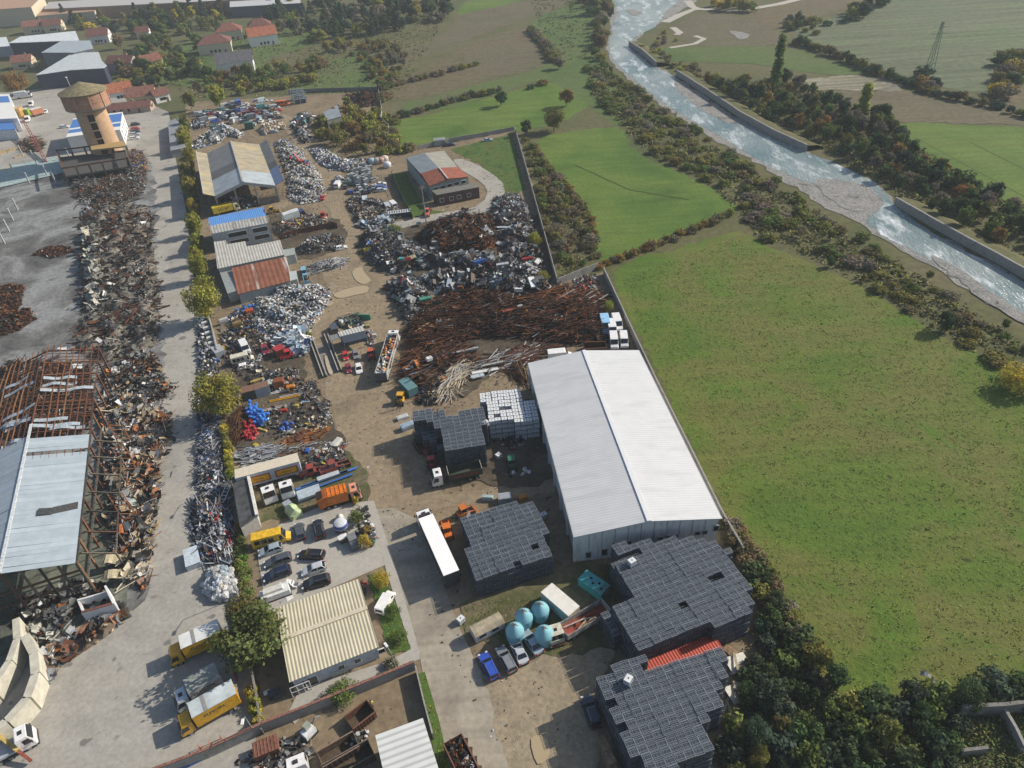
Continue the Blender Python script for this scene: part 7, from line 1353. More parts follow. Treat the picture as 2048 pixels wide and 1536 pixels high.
# burnt side
H('burnt_debris', 'torn rusty and pale sheet debris along the burnt hall wall', 'debris', [(205, 800), (250, 790), (300, 800), (345, 840), (338, 880), (325, 920), (318, 970), (312, 1030), (305, 1080), (300, 1140), (290, 1190), (240, 1160), (225, 1060), (212, 960)], 1.5, 3.4, SHTS+SHTS+FINE+BARS, BURN+[('tan', 2), ('beige', 2)], SCRAP, 60, (.14, .115, .085), 4, lean=.5, size=.92, spread=1.2)
H('burnt_debris', 'charred rubble and wire between the burnt hall and the left road', 'debris', [(200, 740), (300, 700), (318, 720), (345, 800), (300, 805), (250, 790), (205, 790)], .8, 4.2, FINE+SHTS, CHARS+[('orust', 1.5), ('tan', 1), ('white', .8)], CHAR, 61, (.12, .11, .095), 5, size=.62, spread=1.5)
H('burnt_rubble', 'wide bank of grey ash rubble with twisted steel below the burnt frame', 'debris', [(165, 420), (240, 405), (300, 415), (310, 500), (325, 600), (322, 690), (280, 710), (200, 735), (150, 700), (158, 640), (180, 560), (172, 480)], 1.3, 1.05, FINE+BARS+SHTS, CHARS+[('brown', 4), ('ash', 3), ('beige', .6)], CHAR, 62, (.17, .155, .13), 7, lump=1.1, size=.66, spread=2.5)
H('burnt_rubble', 'ridge of pale crumpled roofing in the ash field', 'debris', [(172, 470), (195, 460), (212, 540), (205, 610), (185, 640), (178, 590)], 2.4, 1.6, SHTS, [('pash', 5), ('ash', 2), ('beige', 1), ('drust', 1.4)], CHAR, 63, (.27, .27, .22), 2.5, size=1.25)
H('burnt_beams', 'long rusty beams lying across the grey ash rubble', 'debris', [(160, 430), (300, 420), (322, 680), (170, 720)], 1.2, .16, [('box', 1, (4, 10), (.15, .35), (.15, .3)), ('bent', .4, (2, 4), (1, 2), (.6, 1.4))], [('drust', 2), ('rust', 2), ('char', 2), ('pash', .7)], CHAR, 76, (.14, .135, .12), 9, lean=.15)
H('litter', 'small litter strewn over the yard ground', 'litter', [(385, 250), (560, 235), (640, 300), (760, 330), (1050, 400), (1110, 560), (1200, 560), (1290, 730), (1000, 760), (1090, 860), (1100, 980), (900, 1000), (880, 1180), (1200, 1280), (1230, 1400), (1180, 1520), (1000, 1500), (860, 1250), (740, 990), (480, 930), (420, 640)], .01, .42, FINE, GREYMIX+[('brown', 6), ('tan', 4)], SCRAP, 77, (.16, .12, .08), 3, size=.42, maxn=7000)
H('rust_patch', 'brown patch of burnt wire, the one in the middle of the ash floor', 'debris', [(62, 512), (90, 495), (135, 492), (150, 505), (110, 518)], .5, 2.4, FINE, RUSTY, SCRAPR, 64, (.05, .03, .022), 2)
H('rust_patch', 'brown patch of burnt wire at the left edge, upper one', 'debris', [(-40, 580), (30, 568), (52, 575), (45, 610), (20, 640), (-40, 640)], .6, 2.4, FINE, RUSTY+[('orust', 1)], SCRAPR, 65, (.05, .03, .022), 2)
H('rust_patch', 'brown patch of burnt wire at the left edge, lower one', 'debris', [(-40, 640), (60, 618), (75, 640), (40, 662), (-40, 690)], .8, 2.4, FINE, RUSTY, SCRAPR, 66, (.05, .03, .022), 2)
H('burnt_debris', 'rusty sheet debris in front of the white ruined room', 'debris', [(85, 1310), (160, 1260), (240, 1215), (258, 1232), (245, 1250), (180, 1300), (130, 1330), (100, 1370), (80, 1400), (78, 1350)], 1.0, 2.6, SHTS+FINE, BURN, SCRAP, 67, (.12, .09, .06), 2.5, lean=.55, size=.85)
H('burnt_debris', 'charred heap inside the burnt hall seen through its bare rafters', 'debris', [(20, 720), (180, 730), (195, 830), (150, 880), (0, 880), (-60, 800)], 1.4, 1.6, FINE+BARS, RUSTY+[('char', 5), ('ash', 2), ('white', .2)], CHAR, 68, (.035, .03, .028), 4)
H('burnt_debris', 'collapsed floor and rubbish in the open end of the burnt hall', 'debris', [(60, 1190), (190, 1160), (215, 1200), (150, 1240), (90, 1300), (40, 1280), (30, 1220)], .7, 2.0, FINE+SHTS, CHARS+[('pash', 2), ('blue', .3)], CHAR, 69, (.10, .10, .085), 3)
H('burnt_rubble', 'burnt wood and steel filling the burnt frame before the tower', 'debris', [(135, 345), (250, 325), (275, 345), (280, 400), (200, 425), (150, 400)], 1.3, 2.0, FINE+BARS, CHARS+[('rust', 3), ('brown', 2), ('tan', .6)], CHAR, 70, (.10, .09, .075), 5, spread=1.5)
H('burnt_debris', 'wooden debris and blue sheet right of the burnt frame', 'debris', [(262, 300), (285, 300), (296, 330), (292, 380), (275, 390), (265, 340)], .9, 2.0, FINE+BARS, [('brown', 3), ('tan', 2), ('grey', 2), ('blue', .4), ('rust', 2), ('orange', .4)], SCRAP, 71)
H('burnt_debris', 'brown wooden wreckage beside the red crane jib', 'debris', [(36, 290), (70, 272), (92, 290), (80, 305), (45, 305)], .8, 1.6, BARS, [('brown', 3), ('rust', 2), ('tan', 2)], SCRAP, 72)
H('skip_load', 'loose scrap in the lower skip yard among the open skips', 'scrap heap', [(470, 1520), (560, 1480), (620, 1470), (640, 1500), (600, 1545), (500, 1560)], .3, 2.2, FINE, PARTS, SCRAP, 73)
H('rubbish', 'bags and rubbish on the skip wall in the skip yard', 'rubbish', [(690, 1490), (715, 1468), (738, 1462), (738, 1475), (712, 1492), (700, 1500)], .8, 6, BAGS, PLAST+[('orange', 1), ('teal', .6), ('tan', 1)], BAGM, 74, edge=.8, size=.55)
# load of the dump lorry
for r, x0, x1 in LOADS:
 M4 = Matrix.Translation(r.location) @ Matrix.Rotation(r.rotation_euler[2], 4, 'Z'); poly = [M4 @ Vector(p) for p in ((x0+.15, -1.1, 0), (x1-.15, -1.1, 0), (x1-.15, 1.1, 0), (x0+.15, 1.1, 0))]
 o = H('waste_load', 'coloured plastic waste loaded in the grey open trailer of the dump lorry', 'load', None, .5, 5, BAGS+FINE, [('white', 3), ('orange', 2), ('yellow', 1.2), ('dblue', 1), ('red', .5), ('black', .8), ('lgrey', 1)], SCRAP, 75, edge=.8, world=poly, size=.8); o.location.z = 2.55
# ---------------------------------------------------------------- countable odds and ends
JK = attr_mat('painted_items', .5, .2, spec=.4)
def item(name, label, cat, u, v, build, rz=0, z=0, group=None, mat=None, to=None):
 p = P(u, v, z); rz = ang(p, P(*to, z)) if to else rz; mb = MB(); build(mb); o = mb.build(name, mat or JK); o.location = (p.x, p.y, z); o.rotation_euler = (0, 0, rz); return tag(o, label, cat, group)
def part_item(name, label, cat, u, v, parts, rz=0, z=0, to=None, group=None):
 p = P(u, v, z); rz = ang(p, P(*to, z)) if to else rz; r = thing(name, label, cat, (p.x, p.y, z), rz, group)
 for n_, bd, mt in parts: mb = MB(); bd(mb); mb.build(n_, mt or JK, r)
 return r
def barrel_mesh():
 mb = MB(); mb.lathe(0, 0, [(.29, 0), (.31, .3), (.29, .32), (.31, .34), (.31, .6), (.29, .62), (.29, .9), (.27, .92)], 10); mb.add([(math.cos(k*PI/5)*.27, math.sin(k*PI/5)*.27, .9) for k in range(10)], [tuple(range(10))]); return mb
proto_b = barrel_mesh().build('barrel', PAINT2); used_b = [0]
def barrels(pts, n, cols, label, group, hmax=1.2, seed=0, k=1.0):
 rng = np.random.default_rng(seed)
 for q in scatter(PX(pts), n, rng, .5):
  o = proto_b if not used_b[0] else proto_b.copy()
  if used_b[0]: COL.objects.link(o)
  used_b[0] = 1; o.location = (q[0], q[1], rng.uniform(.05, hmax)); up = rng.random() < .35; o.rotation_euler = (0 if up else PI/2, rng.uniform(-.4, .4), rng.uniform(0, 6.28)); o.scale = (k,)*3
  o.color = (*(CC[cols] if isinstance(cols, str) else cols), 1); tag(o, label, 'barrel', group)
barrels([(500, 835), (497, 815), (512, 812), (520, 828), (534, 835), (530, 850), (514, 858)], 46, (.04, .19, .62), 'bright blue plastic barrel thrown in the big barrel heap', 'heap of blue barrels', 1.1, 1, 1.1)
barrels([(488, 848), (503, 845), (516, 870), (505, 885), (492, 880)], 36, (.40, .025, .03), 'red barrel thrown in the heap below the blue barrels', 'heap of red barrels', .8, 2, .95)
barrels([(562, 856), (578, 848), (592, 852), (580, 866), (565, 866)], 12, (.05, .12, .42), 'blue and white drum in the small cluster in the lower yard', 'small cluster of blue drums', .6, 3)
barrels([(472, 622), (500, 612), (512, 618), (495, 632), (475, 634)], 22, (.05, .20, .60), 'blue barrel lying behind the plastic heap by the rusty lean-to', 'blue barrels behind the plastic heap', .9, 4)
part_item('crate', 'bright orange crate lying on the blue barrels behind the plastic heap', 'crate', 500, 625, [('crate_body', lambda m_: (m_.box(0, 0, 0, 1.8, 1.3, .9, 0, 0, (.62, .12, .02)), m_.box(0, 0, .9, 1.5, 1.0, .03, 0, 0, (.4, .07, .015))), None)], .4, .8)
# blue cone tanks
def tank(u, v, lab):
 p = P(u, v); r = thing('silo_tank', lab, 'tank', tuple(p), 0, 'blue cone topped tanks'); TQ = plain('turquoise_tank', (.15, .37, .45), .55, var=.12)
 MB().lathe(0, 0, [(1.15, 0), (1.3, .5), (1.38, 1.6), (1.40, 2.2)], 24).build('tank_body', TQ, r); MB().lathe(0, 0, [(1.40, 2.2), (1.25, 2.6), (.30, 3.5), (.22, 3.6)], 24).build('cone_top', plain('pale_turquoise', (.20, .43, .50), .5, var=.1), r)
 mb = MB(); [mb.bar((math.cos(t)*.55, math.sin(t)*.55, 3.25), (math.cos(t)*.12, math.sin(t)*.12, 4.0), .07, .07, 0, (.32, .27, .2)) for t in (0, 2.1, 4.2)]; mb.lathe(0, 0, [(.2, 3.6), (.2, 3.75), (.05, 3.8)], 10, c=(.30, .25, .18)); mb.lathe(0, 0, [(.08, 4.0), (.1, 4.06), (.02, 4.1)], 8, c=(.5, .48, .42)); mb.build('lifting_eye', JK, r)
for a in [(1049, 1250, 'turquoise cone topped tank at the upper left of the four'), (1081, 1236, 'turquoise cone topped tank at the upper right, against the white container'), (1031, 1278, 'turquoise cone topped tank at the lower left, beside the caravan'), (1089, 1284, 'turquoise cone topped tank at the lower right, behind the stripped lorry cab')]: tank(*a)
# container trailer, teal cabins, caravan
r, L = rig('container', 'white roofed pale turquoise container beside the turquoise tanks', (1093, 1175), (1148, 1222), 2.6, 'container'); f = L/2; MB().box(0, 0, .3, 2*f, 2.4, 2.25).build('container_body', plain('pale_teal_box', (.40, .55, .55), .7, var=.15), r); MB().box(0, 0, 2.55, 2*f+.06, 2.46, .06).build('container_roof', plain('dirty_white_roof', (.70, .68, .62), .6, var=.08, sc_=.8), r); MB().box(f+.02, 0, .4, .04, 2.0, 2.0).build('door', plain('rusty_door', (.38, .30, .2), .8, var=.4), r)
r, L = rig('tank_cabin', 'bright turquoise steel cabin in the shade of the warehouse front', (1165, 1148), (1212, 1180), 2.0, 'steel cabin'); f = L/2; TQ2 = plain('bright_turquoise', (.06, .36, .36), .5, var=.2, sc_=.9); MB().box(0, 0, .2, 2*f, 2.3, 1.8).build('cabin_body', TQ2, r); mb = MB(); [mb.box(-.8+k*.8, .3*(-1)**k, 2.0, .4, .4, .03) for k in range(4)]; mb.build('top_hatch', DARK, r)
mb = MB(); [mb.bar((f-.9, y*.35, 2.25), (f+.9, y*.35, 2.1), .05, .05) for y in range(-3, 4)]; mb.build('rack', RUST, r)
r, L = rig('caravan', 'old caravan with mossy rounded roof at the lane edge', (944, 1262), (1002, 1232), 2.2, 'caravan'); f = L/2; W = 1.1
mb = MB(); mb.loft([[(x, -W, .5), (x, -W, 1.9), (x, -W*.6, 2.35), (x, W*.6, 2.35), (x, W, 1.9), (x, W, .5)] for x in (-f, f)], 0); mb.build('caravan_body', plain('grey_side', (.40, .42, .42), .7, var=.2), r)
mb = MB(); mb.loft([[(x, -W-.02, 1.88), (x, -W*.6, 2.4), (x, W*.6, 2.4), (x, W+.02, 1.88), (x, W*.6, 2.32), (x, -W*.6, 2.32)] for x in (-f-.05, f+.05)], 0); mb.build('roof', plain('mossy_tan_roof', (.36, .31, .22), .9, var=.25, sc_=1.2), r)
for x in (-f*.5, f*.35): MB().box(x, -W-.02, 1.2, 1.1, .06, .5).build('window', GLASS, r)
wheels(r, [(0, -.95), (0, .95)], .33, .2)
# red container and things around the lower lot
r, L = rig('container', 'long orange red corrugated container behind the nearest tote stack', (1272, 1346), (1436, 1282), 2.6, 'container'); f = L/2; RC = sheet_metal('red_corrugated', (.46, .075, .045), PI/2, .45, .4, .6, var=.08); MB().box(0, 0, .1, 2*f, 2.45, 2.5).build('container_body', plain('red_container_side', (.36, .06, .035), .6), r); MB().box(0, 0, 2.6, 2*f+.03, 2.5, .05).build('container_roof', RC, r); MB().box(f+.02, 0, .3, .04, 2.2, 2.1).build('door', plain('red_door', (.33, .05, .03), .6), r)
PLT = plain('pallet_wood', (.30, .21, .13), .9, var=.3, sc_=3)
pp = MB(); [pp.box(0, -.42+k*.21, .11, 1.2, .14, .025) for k in range(5)]; [pp.box(x, 0, .02, .1, .96, .09) for x in (-.5, 0, .5)]; [pp.box(0, y, 0, 1.2, .1, .02) for y in (-.4, 0, .4)]; pallet = pp.build('wooden_pallet', PLT); pu = [0]
def pallets(line, n, hs, label, group, rz):
 q = PX(line);
 for i in range(n):
  t = i/max(1, n-1)*(len(q)-1); k = min(int(t), len(q)-2); p = q[k].lerp(q[k+1], t-k)
  for z in range(hs[i % len(hs)]):
   o = pallet if not pu[0] else pallet.copy()
   if pu[0]: COL.objects.link(o)
   pu[0] = 1; o.location = (p.x+R0.uniform(-.04, .04), p.y+R0.uniform(-.04, .04), z*.145); o.rotation_euler = (0, 0, rz+R0.uniform(-.05, .05)); tag(o, label, 'pallet', group)
pallets([(1204, 1498), (1214, 1520), (1226, 1552), (1238, 1585)], 7, [15, 17, 16, 18], 'wooden pallet in the tall stacks beside the nearest black totes', 'stacked wooden pallets', ang(P(1200, 1480), P(1230, 1540)))
pallets([(1260, 1535), (1300, 1530)], 3, [9, 10], 'wooden pallet in the stacks at the bottom edge in front of the totes', 'pallets at the bottom edge', .3)
pallets([(388, 1012), (404, 990), (408, 1000)], 4, [3, 2, 4], 'wooden pallet dumped on the roadside strip', 'pallets on the roadside strip', 1.1)
pallets([(1455, 1300), (1464, 1308)], 2, [2, 3], 'wooden pallet beside the end of the red container', 'pallets by the red container', .8)
for u, v, tu, tv, lab in [(1475, 1330, 1495, 1322, 'white trailer panel leaning beside the red container'), (1476, 1388, 1492, 1380, 'white tilted panel with a plank on it right of the nearest totes')]:
 part_item('panel', lab, 'panel', u, v, [('sheet', lambda m_: m_.slab((-1.6, -1.2, .5), (1.6, -1.2, .3), (1.6, 1.2, .6), (-1.6, 1.2, .9), .1, 0, (.60, .58, .52)), None), ('plank', lambda m_: m_.bar((-.9, -1.3, 1.0), (.2, 1.4, 1.0), .35, .08, 0, (.36, .31, .2)), None)], 0, 0, (tu, tv))
part_item('flat_trailer', 'low open trailer behind the white panel beside the red container', 'trailer', 1496, 1352, [('deck', lambda m_: m_.box(0, 0, .5, 3.4, 1.7, .12, 0, 0, (.16, .13, .1)), None), ('side_board', lambda m_: [m_.box(0, s*.85, .6, 3.4, .06, .35, 0, 0, (.3, .28, .25)) for s in (-1, 1)], None)], 0, 0, (1510, 1368))
for (a, b_) in [((1478, 1330), (1460, 1352)), ((1452, 1400), (1466, 1436)), ((1458, 1392), (1446, 1430)), ((1470, 1318), (1488, 1340))]:
 q0, q1 = P(*a), P(*b_); mb = MB(); mb.bar((0, 0, .15), tuple(q1-q0+Vector((0, 0, .35))), .28, .12, 0, (.42, .36, .27)); o = mb.build('timber_beam', JK); o.location = q0; tag(o, 'pale timber beam lying in the grass right of the nearest totes', 'timber', 'timber right of the totes')
# yard items
def cont(label, rear, front, c, h=2.5, name='container', top=None):
 r, L = rig(name, label, rear, front, h, 'container'); f = max(L/2, .8); MB().box(0, 0, .1, 2*f, 2.3, h, 0, 0, c).build('container_body', JK, r); MB().box(0, 0, h+.1, 2*f+.04, 2.34, .05, 0, 0, top or tuple(x*1.2 for x in c)).build('container_roof', JK, r)
 mb = MB(); [mb.box(-f+.3+k*(2*f-.6)/8, s*1.16, .2, .12, .05, h-.2, 0, 0, tuple(x*.8 for x in c)) for k in range(9) for s in (-1, 1)]; mb.build('rib', JK, r); return r
cont('dark green container under the yellow green tree', (482, 782), (508, 775), (.07, .09, .06), top=(.2, .11, .07)); cont('pale blue grey container right of the dark green one', (508, 775), (536, 767), (.36, .40, .44), top=(.2, .12, .08)); cont('teal container with stained roof beside the rusty bars', (806, 758), (826, 778), (.10, .20, .21), 2.2); cont('olive cabin in the far wreck yard', (488, 246), (505, 244), (.03, .10, .085), 2.8); cont('rusty brown tank container among the scrap vans', (548, 700), (566, 692), (.16, .055, .03), 2.0, top=(.36, .04, .05)); cont('grey metal box beside the stacked white panels', (430, 692), (440, 704), (.3, .32, .34), 1.6); cont('blue grey box body lying at the side of the roadside strip', (380, 1096), (386, 1130), (.42, .48, .53), 1.2)
def simple(name, cat, lst, builder, group=None):
 for (u, v, rz, c, lab) in lst: item(name, lab, cat, u, v, lambda m_: builder(m_, c), rz, 0, group)
simple('beam', 'beam', [(570, 799, .25, (.62, .33, .02), 'bright yellow steel beam lying among the grey profiles'), (565, 785, .25, (.60, .60, .56), 'white steel beam above the yellow beam'), (590, 792, .22, (.52, .53, .52), 'pale grey beam right of the yellow beam'), (545, 820, .28, (.52, .48, .42), 'beige plank below the yellow beam')], lambda m_, c: (m_.box(0, 0, .3, 6.5, .6, .12, 0, 0, c), m_.box(0, 0, .0, 6.5, .15, .3, 0, 0, c), m_.box(0, 0, .42, 6.3, .15, .2, 0, 0, c)))
simple('steel_beam', 'beam', [(640, 966, .42, (.06, .15, .40), 'long blue steel beam, the middle one behind the refuse lorry'), (660, 958, .40, (.07, .18, .46), 'long blue steel beam, the upper one behind the refuse lorry'), (650, 972, .42, (.05, .13, .36), 'long blue steel beam, the lower one behind the refuse lorry')], lambda m_, c: (m_.box(0, 0, .5, 11, .55, .08, 0, 0, c), m_.box(0, 0, .06, 11, .55, .08, 0, 0, c), m_.box(0, 0, .14, 11, .1, .36, 0, 0, c)))
part_item('panel_stack', 'stack of pale blue roof panels beside the orange refuse lorry', 'panel stack', 614, 995, [('panel', (lambda k: lambda m_: m_.box(k*.12, 0, k*.22, 4.2, 2.4, .18, 0, 0, (.40, .47, .53) if k > 3 else (.10, .14, .19)))(k), None) for k in range(6)], .4)
part_item('panel_stack', 'small white panel stack lying on the blue beams', 'panel stack', 658, 957, [('panel', (lambda k: lambda m_: m_.box(0, 0, .6+k*.14, 4.2, 1.1, .12, 0, 0, (.46, .51, .54)))(k), None) for k in range(2)], .4)
part_item('covered_machine', 'machine under a pale green tarpaulin above the car park', 'covered machine', 588, 1028, [('tarpaulin', lambda m_: m_.loft([[(x, -1.1, .1), (x, -1.0*k, 1.2), (x, 0, 1.9*k), (x, 1.0*k, 1.2), (x, 1.1, .1)] for x, k in ((-1.5, .7), (-.6, 1.05), (.4, .95), (1.3, 1.15), (1.7, .6))], 0, (.42, .52, .30)), None), ('frame', lambda m_: m_.box(-2.2, 0, .3, 1.2, 1.4, 1.0, 0, 0, (.3, .34, .38)), None)], -.9)
part_item('mixer', 'white and blue ribbed drum of a concrete mixer in the car park', 'concrete mixer', 685, 1060, [('drum', lambda m_: (m_.lathe(0, 0, [(.5, .5), (1.25, 1.0), (1.3, 1.7), (1.1, 2.0), (.6, 2.2)], 18, c=(.36, .40, .44)), m_.lathe(0, 0, [(1.31, 1.5), (1.32, 1.7), (1.15, 2.0)], 18, c=(.08, .10, .36)), m_.lathe(0, 0, [(1.15, 2.0), (.7, 2.25), (.05, 2.3)], 18, c=(.60, .62, .64))), None), ('base', lambda m_: m_.box(0, 0, 0, 2, 1.6, .6, 0, 0, (.12, .12, .13)), None)])
part_item('garden_shed', 'white topped stall with folded chairs below the mixer drum', 'stall', 688, 1083, [('top', lambda m_: m_.box(0, 0, 1.2, 1.6, 1.0, .12, 0, 0, (.72, .72, .70)), None), ('stand', lambda m_: m_.box(.2, 0, 0, 1.8, 1.1, 1.1, 0, 0, (.16, .13, .09)), None)], .5)
part_item('machine_block', 'dark grey machine block at the corner of the car park', 'machine', 709, 1090, [('housing', lambda m_: m_.box(0, 0, 0, 3.0, 1.5, 1.3, 0, 0, (.12, .13, .15)), None), ('cover', lambda m_: m_.box(-.6, 0, 1.3, 1.6, 1.4, .3, 0, 0, (.19, .2, .21)), None)], -1.1)
part_item('white_sack', 'white filled sack beside the mixer drum', 'sack', 681, 1040, [('sack_body', lambda m_: m_.lathe(0, 0, [(.5, 0), (.75, .4), (.7, .9), (.3, 1.3), (.1, 1.4)], 12, c=(.60, .58, .53)), None)])
part_item('boat_trailer', 'white stripped van body on a frame below the foil heap', 'van body', 553, 1192, [('body', lambda m_: (m_.box(0, 0, .5, 4.6, 2.0, .9, 0, 0, (.66, .68, .68), .1), m_.box(-.2, .2, 1.4, 3.2, 1.2, .4, 0, 0, (.58, .58, .53), .1)), None), ('window_strip', lambda m_: [m_.box(-1.4+k*.95, -.85, 1.0, .7, .1, .35, 0, 0, (.30, .36, .38)) for k in range(4)], None), ('frame', lambda m_: m_.box(0, 0, .2, 4.8, 2.1, .3, 0, 0, (.05, .05, .06)), None)], .38)
part_item('white_scrap_body', 'small crumpled white body panel at the corner of the office roof', 'panel', 574, 1200, [('sheet', lambda m_: m_.loft([[(x, -.6*k, .1), (x, 0, .7*k), (x, .6*k, .1)] for x, k in ((-1, .5), (0, 1), (1, .7))], 0, (.66, .67, .68)), None)], .5)
def frames(m_, c):
 for k in range(4): m_.bar((k*.9-1.35, 0, 0), (k*.9-1.35, .3, 2.0), .1, .1, 0, c)
 for z in (0.05, 1.0, 2.0): m_.bar((-1.35, .15*z, z), (1.35, .15*z, z), .1, .1, 0, c)
item('door_frame', 'white double door frame leaning on the wall below the cream roof', 'door frame', 606, 1388, lambda m_: (frames(m_, (.70, .70, .69)), m_.box(-.5, .25, .2, .7, .05, 1.4, 0, 0, (.30, .24, .16))), ang_o)
item('door_frame', 'white and red window frame leaning beside the double door frame', 'door frame', 633, 1366, lambda m_: frames(m_, (.66, .63, .60)), ang_o+.5)
part_item('cabinet', 'pale green metal cabinet in front of the cream roofed office', 'cabinet', 680, 1345, [('cabinet_body', lambda m_: m_.box(0, 0, 0, 2.4, 1.0, 1.1, 0, 0, (.38, .42, .39)), None), ('lid', lambda m_: m_.box(0, 0, 1.1, 2.5, 1.1, .08, 0, 0, (.48, .52, .49)), None)], ang_o)
part_item('cabinet', 'small pale cabinet at the right corner of the office front', 'cabinet', 731, 1316, [('cabinet_body', lambda m_: m_.box(0, 0, 0, 1.4, .9, .9, 0, 0, (.45, .47, .44)), None), ('lid', lambda m_: m_.box(0, 0, .9, 1.5, 1.0, .06, 0, 0, (.55, .56, .52)), None)], ang_o)
item('metal_scrap', 'dark stove parts with a white sheet left of the office front', 'stove', 550, 1390, lambda m_: (m_.box(0, 0, 0, 1.6, 1.2, .8, 0, 0, (.06, .065, .07)), m_.box(-.9, .5, .6, .9, .7, .06, 0, 0, (.6, .62, .63)), m_.box(.4, -.6, 0, 1.0, .8, .6, 0, 0, (.10, .10, .11))), .4)
# big appliance-like pieces and panels over the scrap heaps
PN = [(822, 515, .3, (.50, .42, .28), 2.8, 1.6, 'tan slab on the long grey scrap heap'), (850, 462, .5, (.62, .62, .58), 3.2, 1.5, 'white flat panel leaning at the utility pole'), (868, 448, .9, (.60, .61, .58), 2.6, .6, 'white bent rail above the white flat panel'), (955, 442, -.2, (.55, .64, .68), 5.5, 1.2, 'long pale blue trailer bed across the rusty mound'), (975, 462, -1.0, (.62, .62, .58), 3.6, 1.5, 'white panel with orange patch on the rusty mound'), (995, 485, -1.0, (.60, .60, .57), 3.6, 1.6, 'white window frame panel on the rusty mound'), (1010, 455, .2, (.50, .56, .60), 5.0, 1.0, 'pale blue ladder frame at the top of the corner scrap'), (858, 620, .6, (.66, .65, .60), 3.0, 1.3, 'white board at the edge of the scrap beside the rusty field'), (845, 655, .95, (.42, .26, .12), 5.0, .5, 'bundle of tan planks at the edge of the rusty field'), (838, 735, -1.2, (.55, .19, .05), 5.2, .9, 'bright orange girder on the lower rusty bars'), (858, 720, .7, (.60, .62, .64), 1.4, .9, 'white washing machine on the lower rusty bars'), (935, 700, .3, (.40, .41, .42), 5.2, .8, 'bundle of silver profiles below the rusty field'), (970, 742, .22, (.68, .68, .66), 6.0, .9, 'white broken roof panel near the white warehouse'), (955, 752, .35, (.42, .48, .52), 3.0, 1.2, 'pale blue broken roof panel near the white warehouse'), (985, 728, .2, (.42, .41, .37), 5.0, .7, 'grey concrete beam with holes near the white warehouse'), (975, 597, .1, (.66, .60, .06), 1.8, 1.0, 'bright yellow tank piece on the rusty field'), (1018, 621, .25, (.46, .10, .07), 3.0, 1.0, 'red sheet on the rusty field'), (1040, 612, .4, (.60, .61, .60), 1.2, 1.0, 'white square lid on the rusty field'), (1160, 622, -.1, (.66, .66, .63), 5.0, .7, 'long white tube sheet near the vans'), (1055, 520, .1, (.36, .035, .03), 3.0, 1.2, 'red car body piece on the corner scrap'), (1005, 528, .1, (.50, .52, .54), 3.4, 1.0, 'white chassis part with two holes on the corner scrap'), (960, 525, .2, (.05, .14, .42), 3.2, 1.3, 'blue crushed car body on the grey scrap'), (930, 505, -1.0, (.06, .14, .36), 4.0, .4, 'blue rolled sheet on the grey scrap'), (803, 520, 0, (.10, .36, .38), 1.4, 1.0, 'turquoise appliance on the grey scrap heap'), (817, 520, .3, (.45, .04, .03), 1.4, .9, 'red appliance on the grey scrap heap'), (787, 511, .6, (.26, .03, .04), 2.0, .9, 'maroon door piece on the grey scrap heap'), (833, 500, .4, (.64, .65, .66), 1.6, 1.2, 'white cooker box on the grey scrap heap'), (822, 580, .2, (.38, .40, .42), 3.2, 1.6, 'grey trailer floor on the white and black scrap heap'), (850, 600, .4, (.07, .24, .18), 3.0, 1.2, 'green mesh crate on the white and black scrap heap'), (942, 560, .3, (.60, .64, .68), 2.2, 1.1, 'white and blue drinks fridge on the black scrap'), (838, 448, .1, (.40, .42, .40), 1.6, 1.4, 'grey cabinet below the utility pole'), (890, 760, 2, (.32, .14, .05), 2.2, 1.0, 'orange brown sheet on the pale pole pile')]
for u, v, rz, c, L, wd, lab in PN:
 thick = .7 if any(w_ in lab for w_ in ('machine', 'appliance', 'cooker', 'cabinet', 'fridge', 'body', 'tank', 'crate')) else .14; z = top_z(u, v)+.75
 item('scrap_piece', lab, 'scrap piece', u, v, (lambda L, wd, c, t: lambda m_: (m_.box(0, 0, 0, L, wd, t, 0, 0, c), m_.box(0, wd*.42, t, L*.96, .08, .08, 0, 0, tuple(x*.8 for x in c)), m_.box(0, -wd*.42, t, L*.96, .08, .08, 0, 0, tuple(x*.8 for x in c)), m_.box(L*.2, 0, t, .1, wd*.8, .06, 0, 0, tuple(x*.7 for x in c))))(L, wd, c, thick), rz, z)
for o in [o for o in COL.objects if o.name.startswith('scrap_piece')]: rr = random.Random(o.name); o.rotation_euler = (rr.uniform(-.25, .25), rr.uniform(-.2, .2), o.rotation_euler[2])
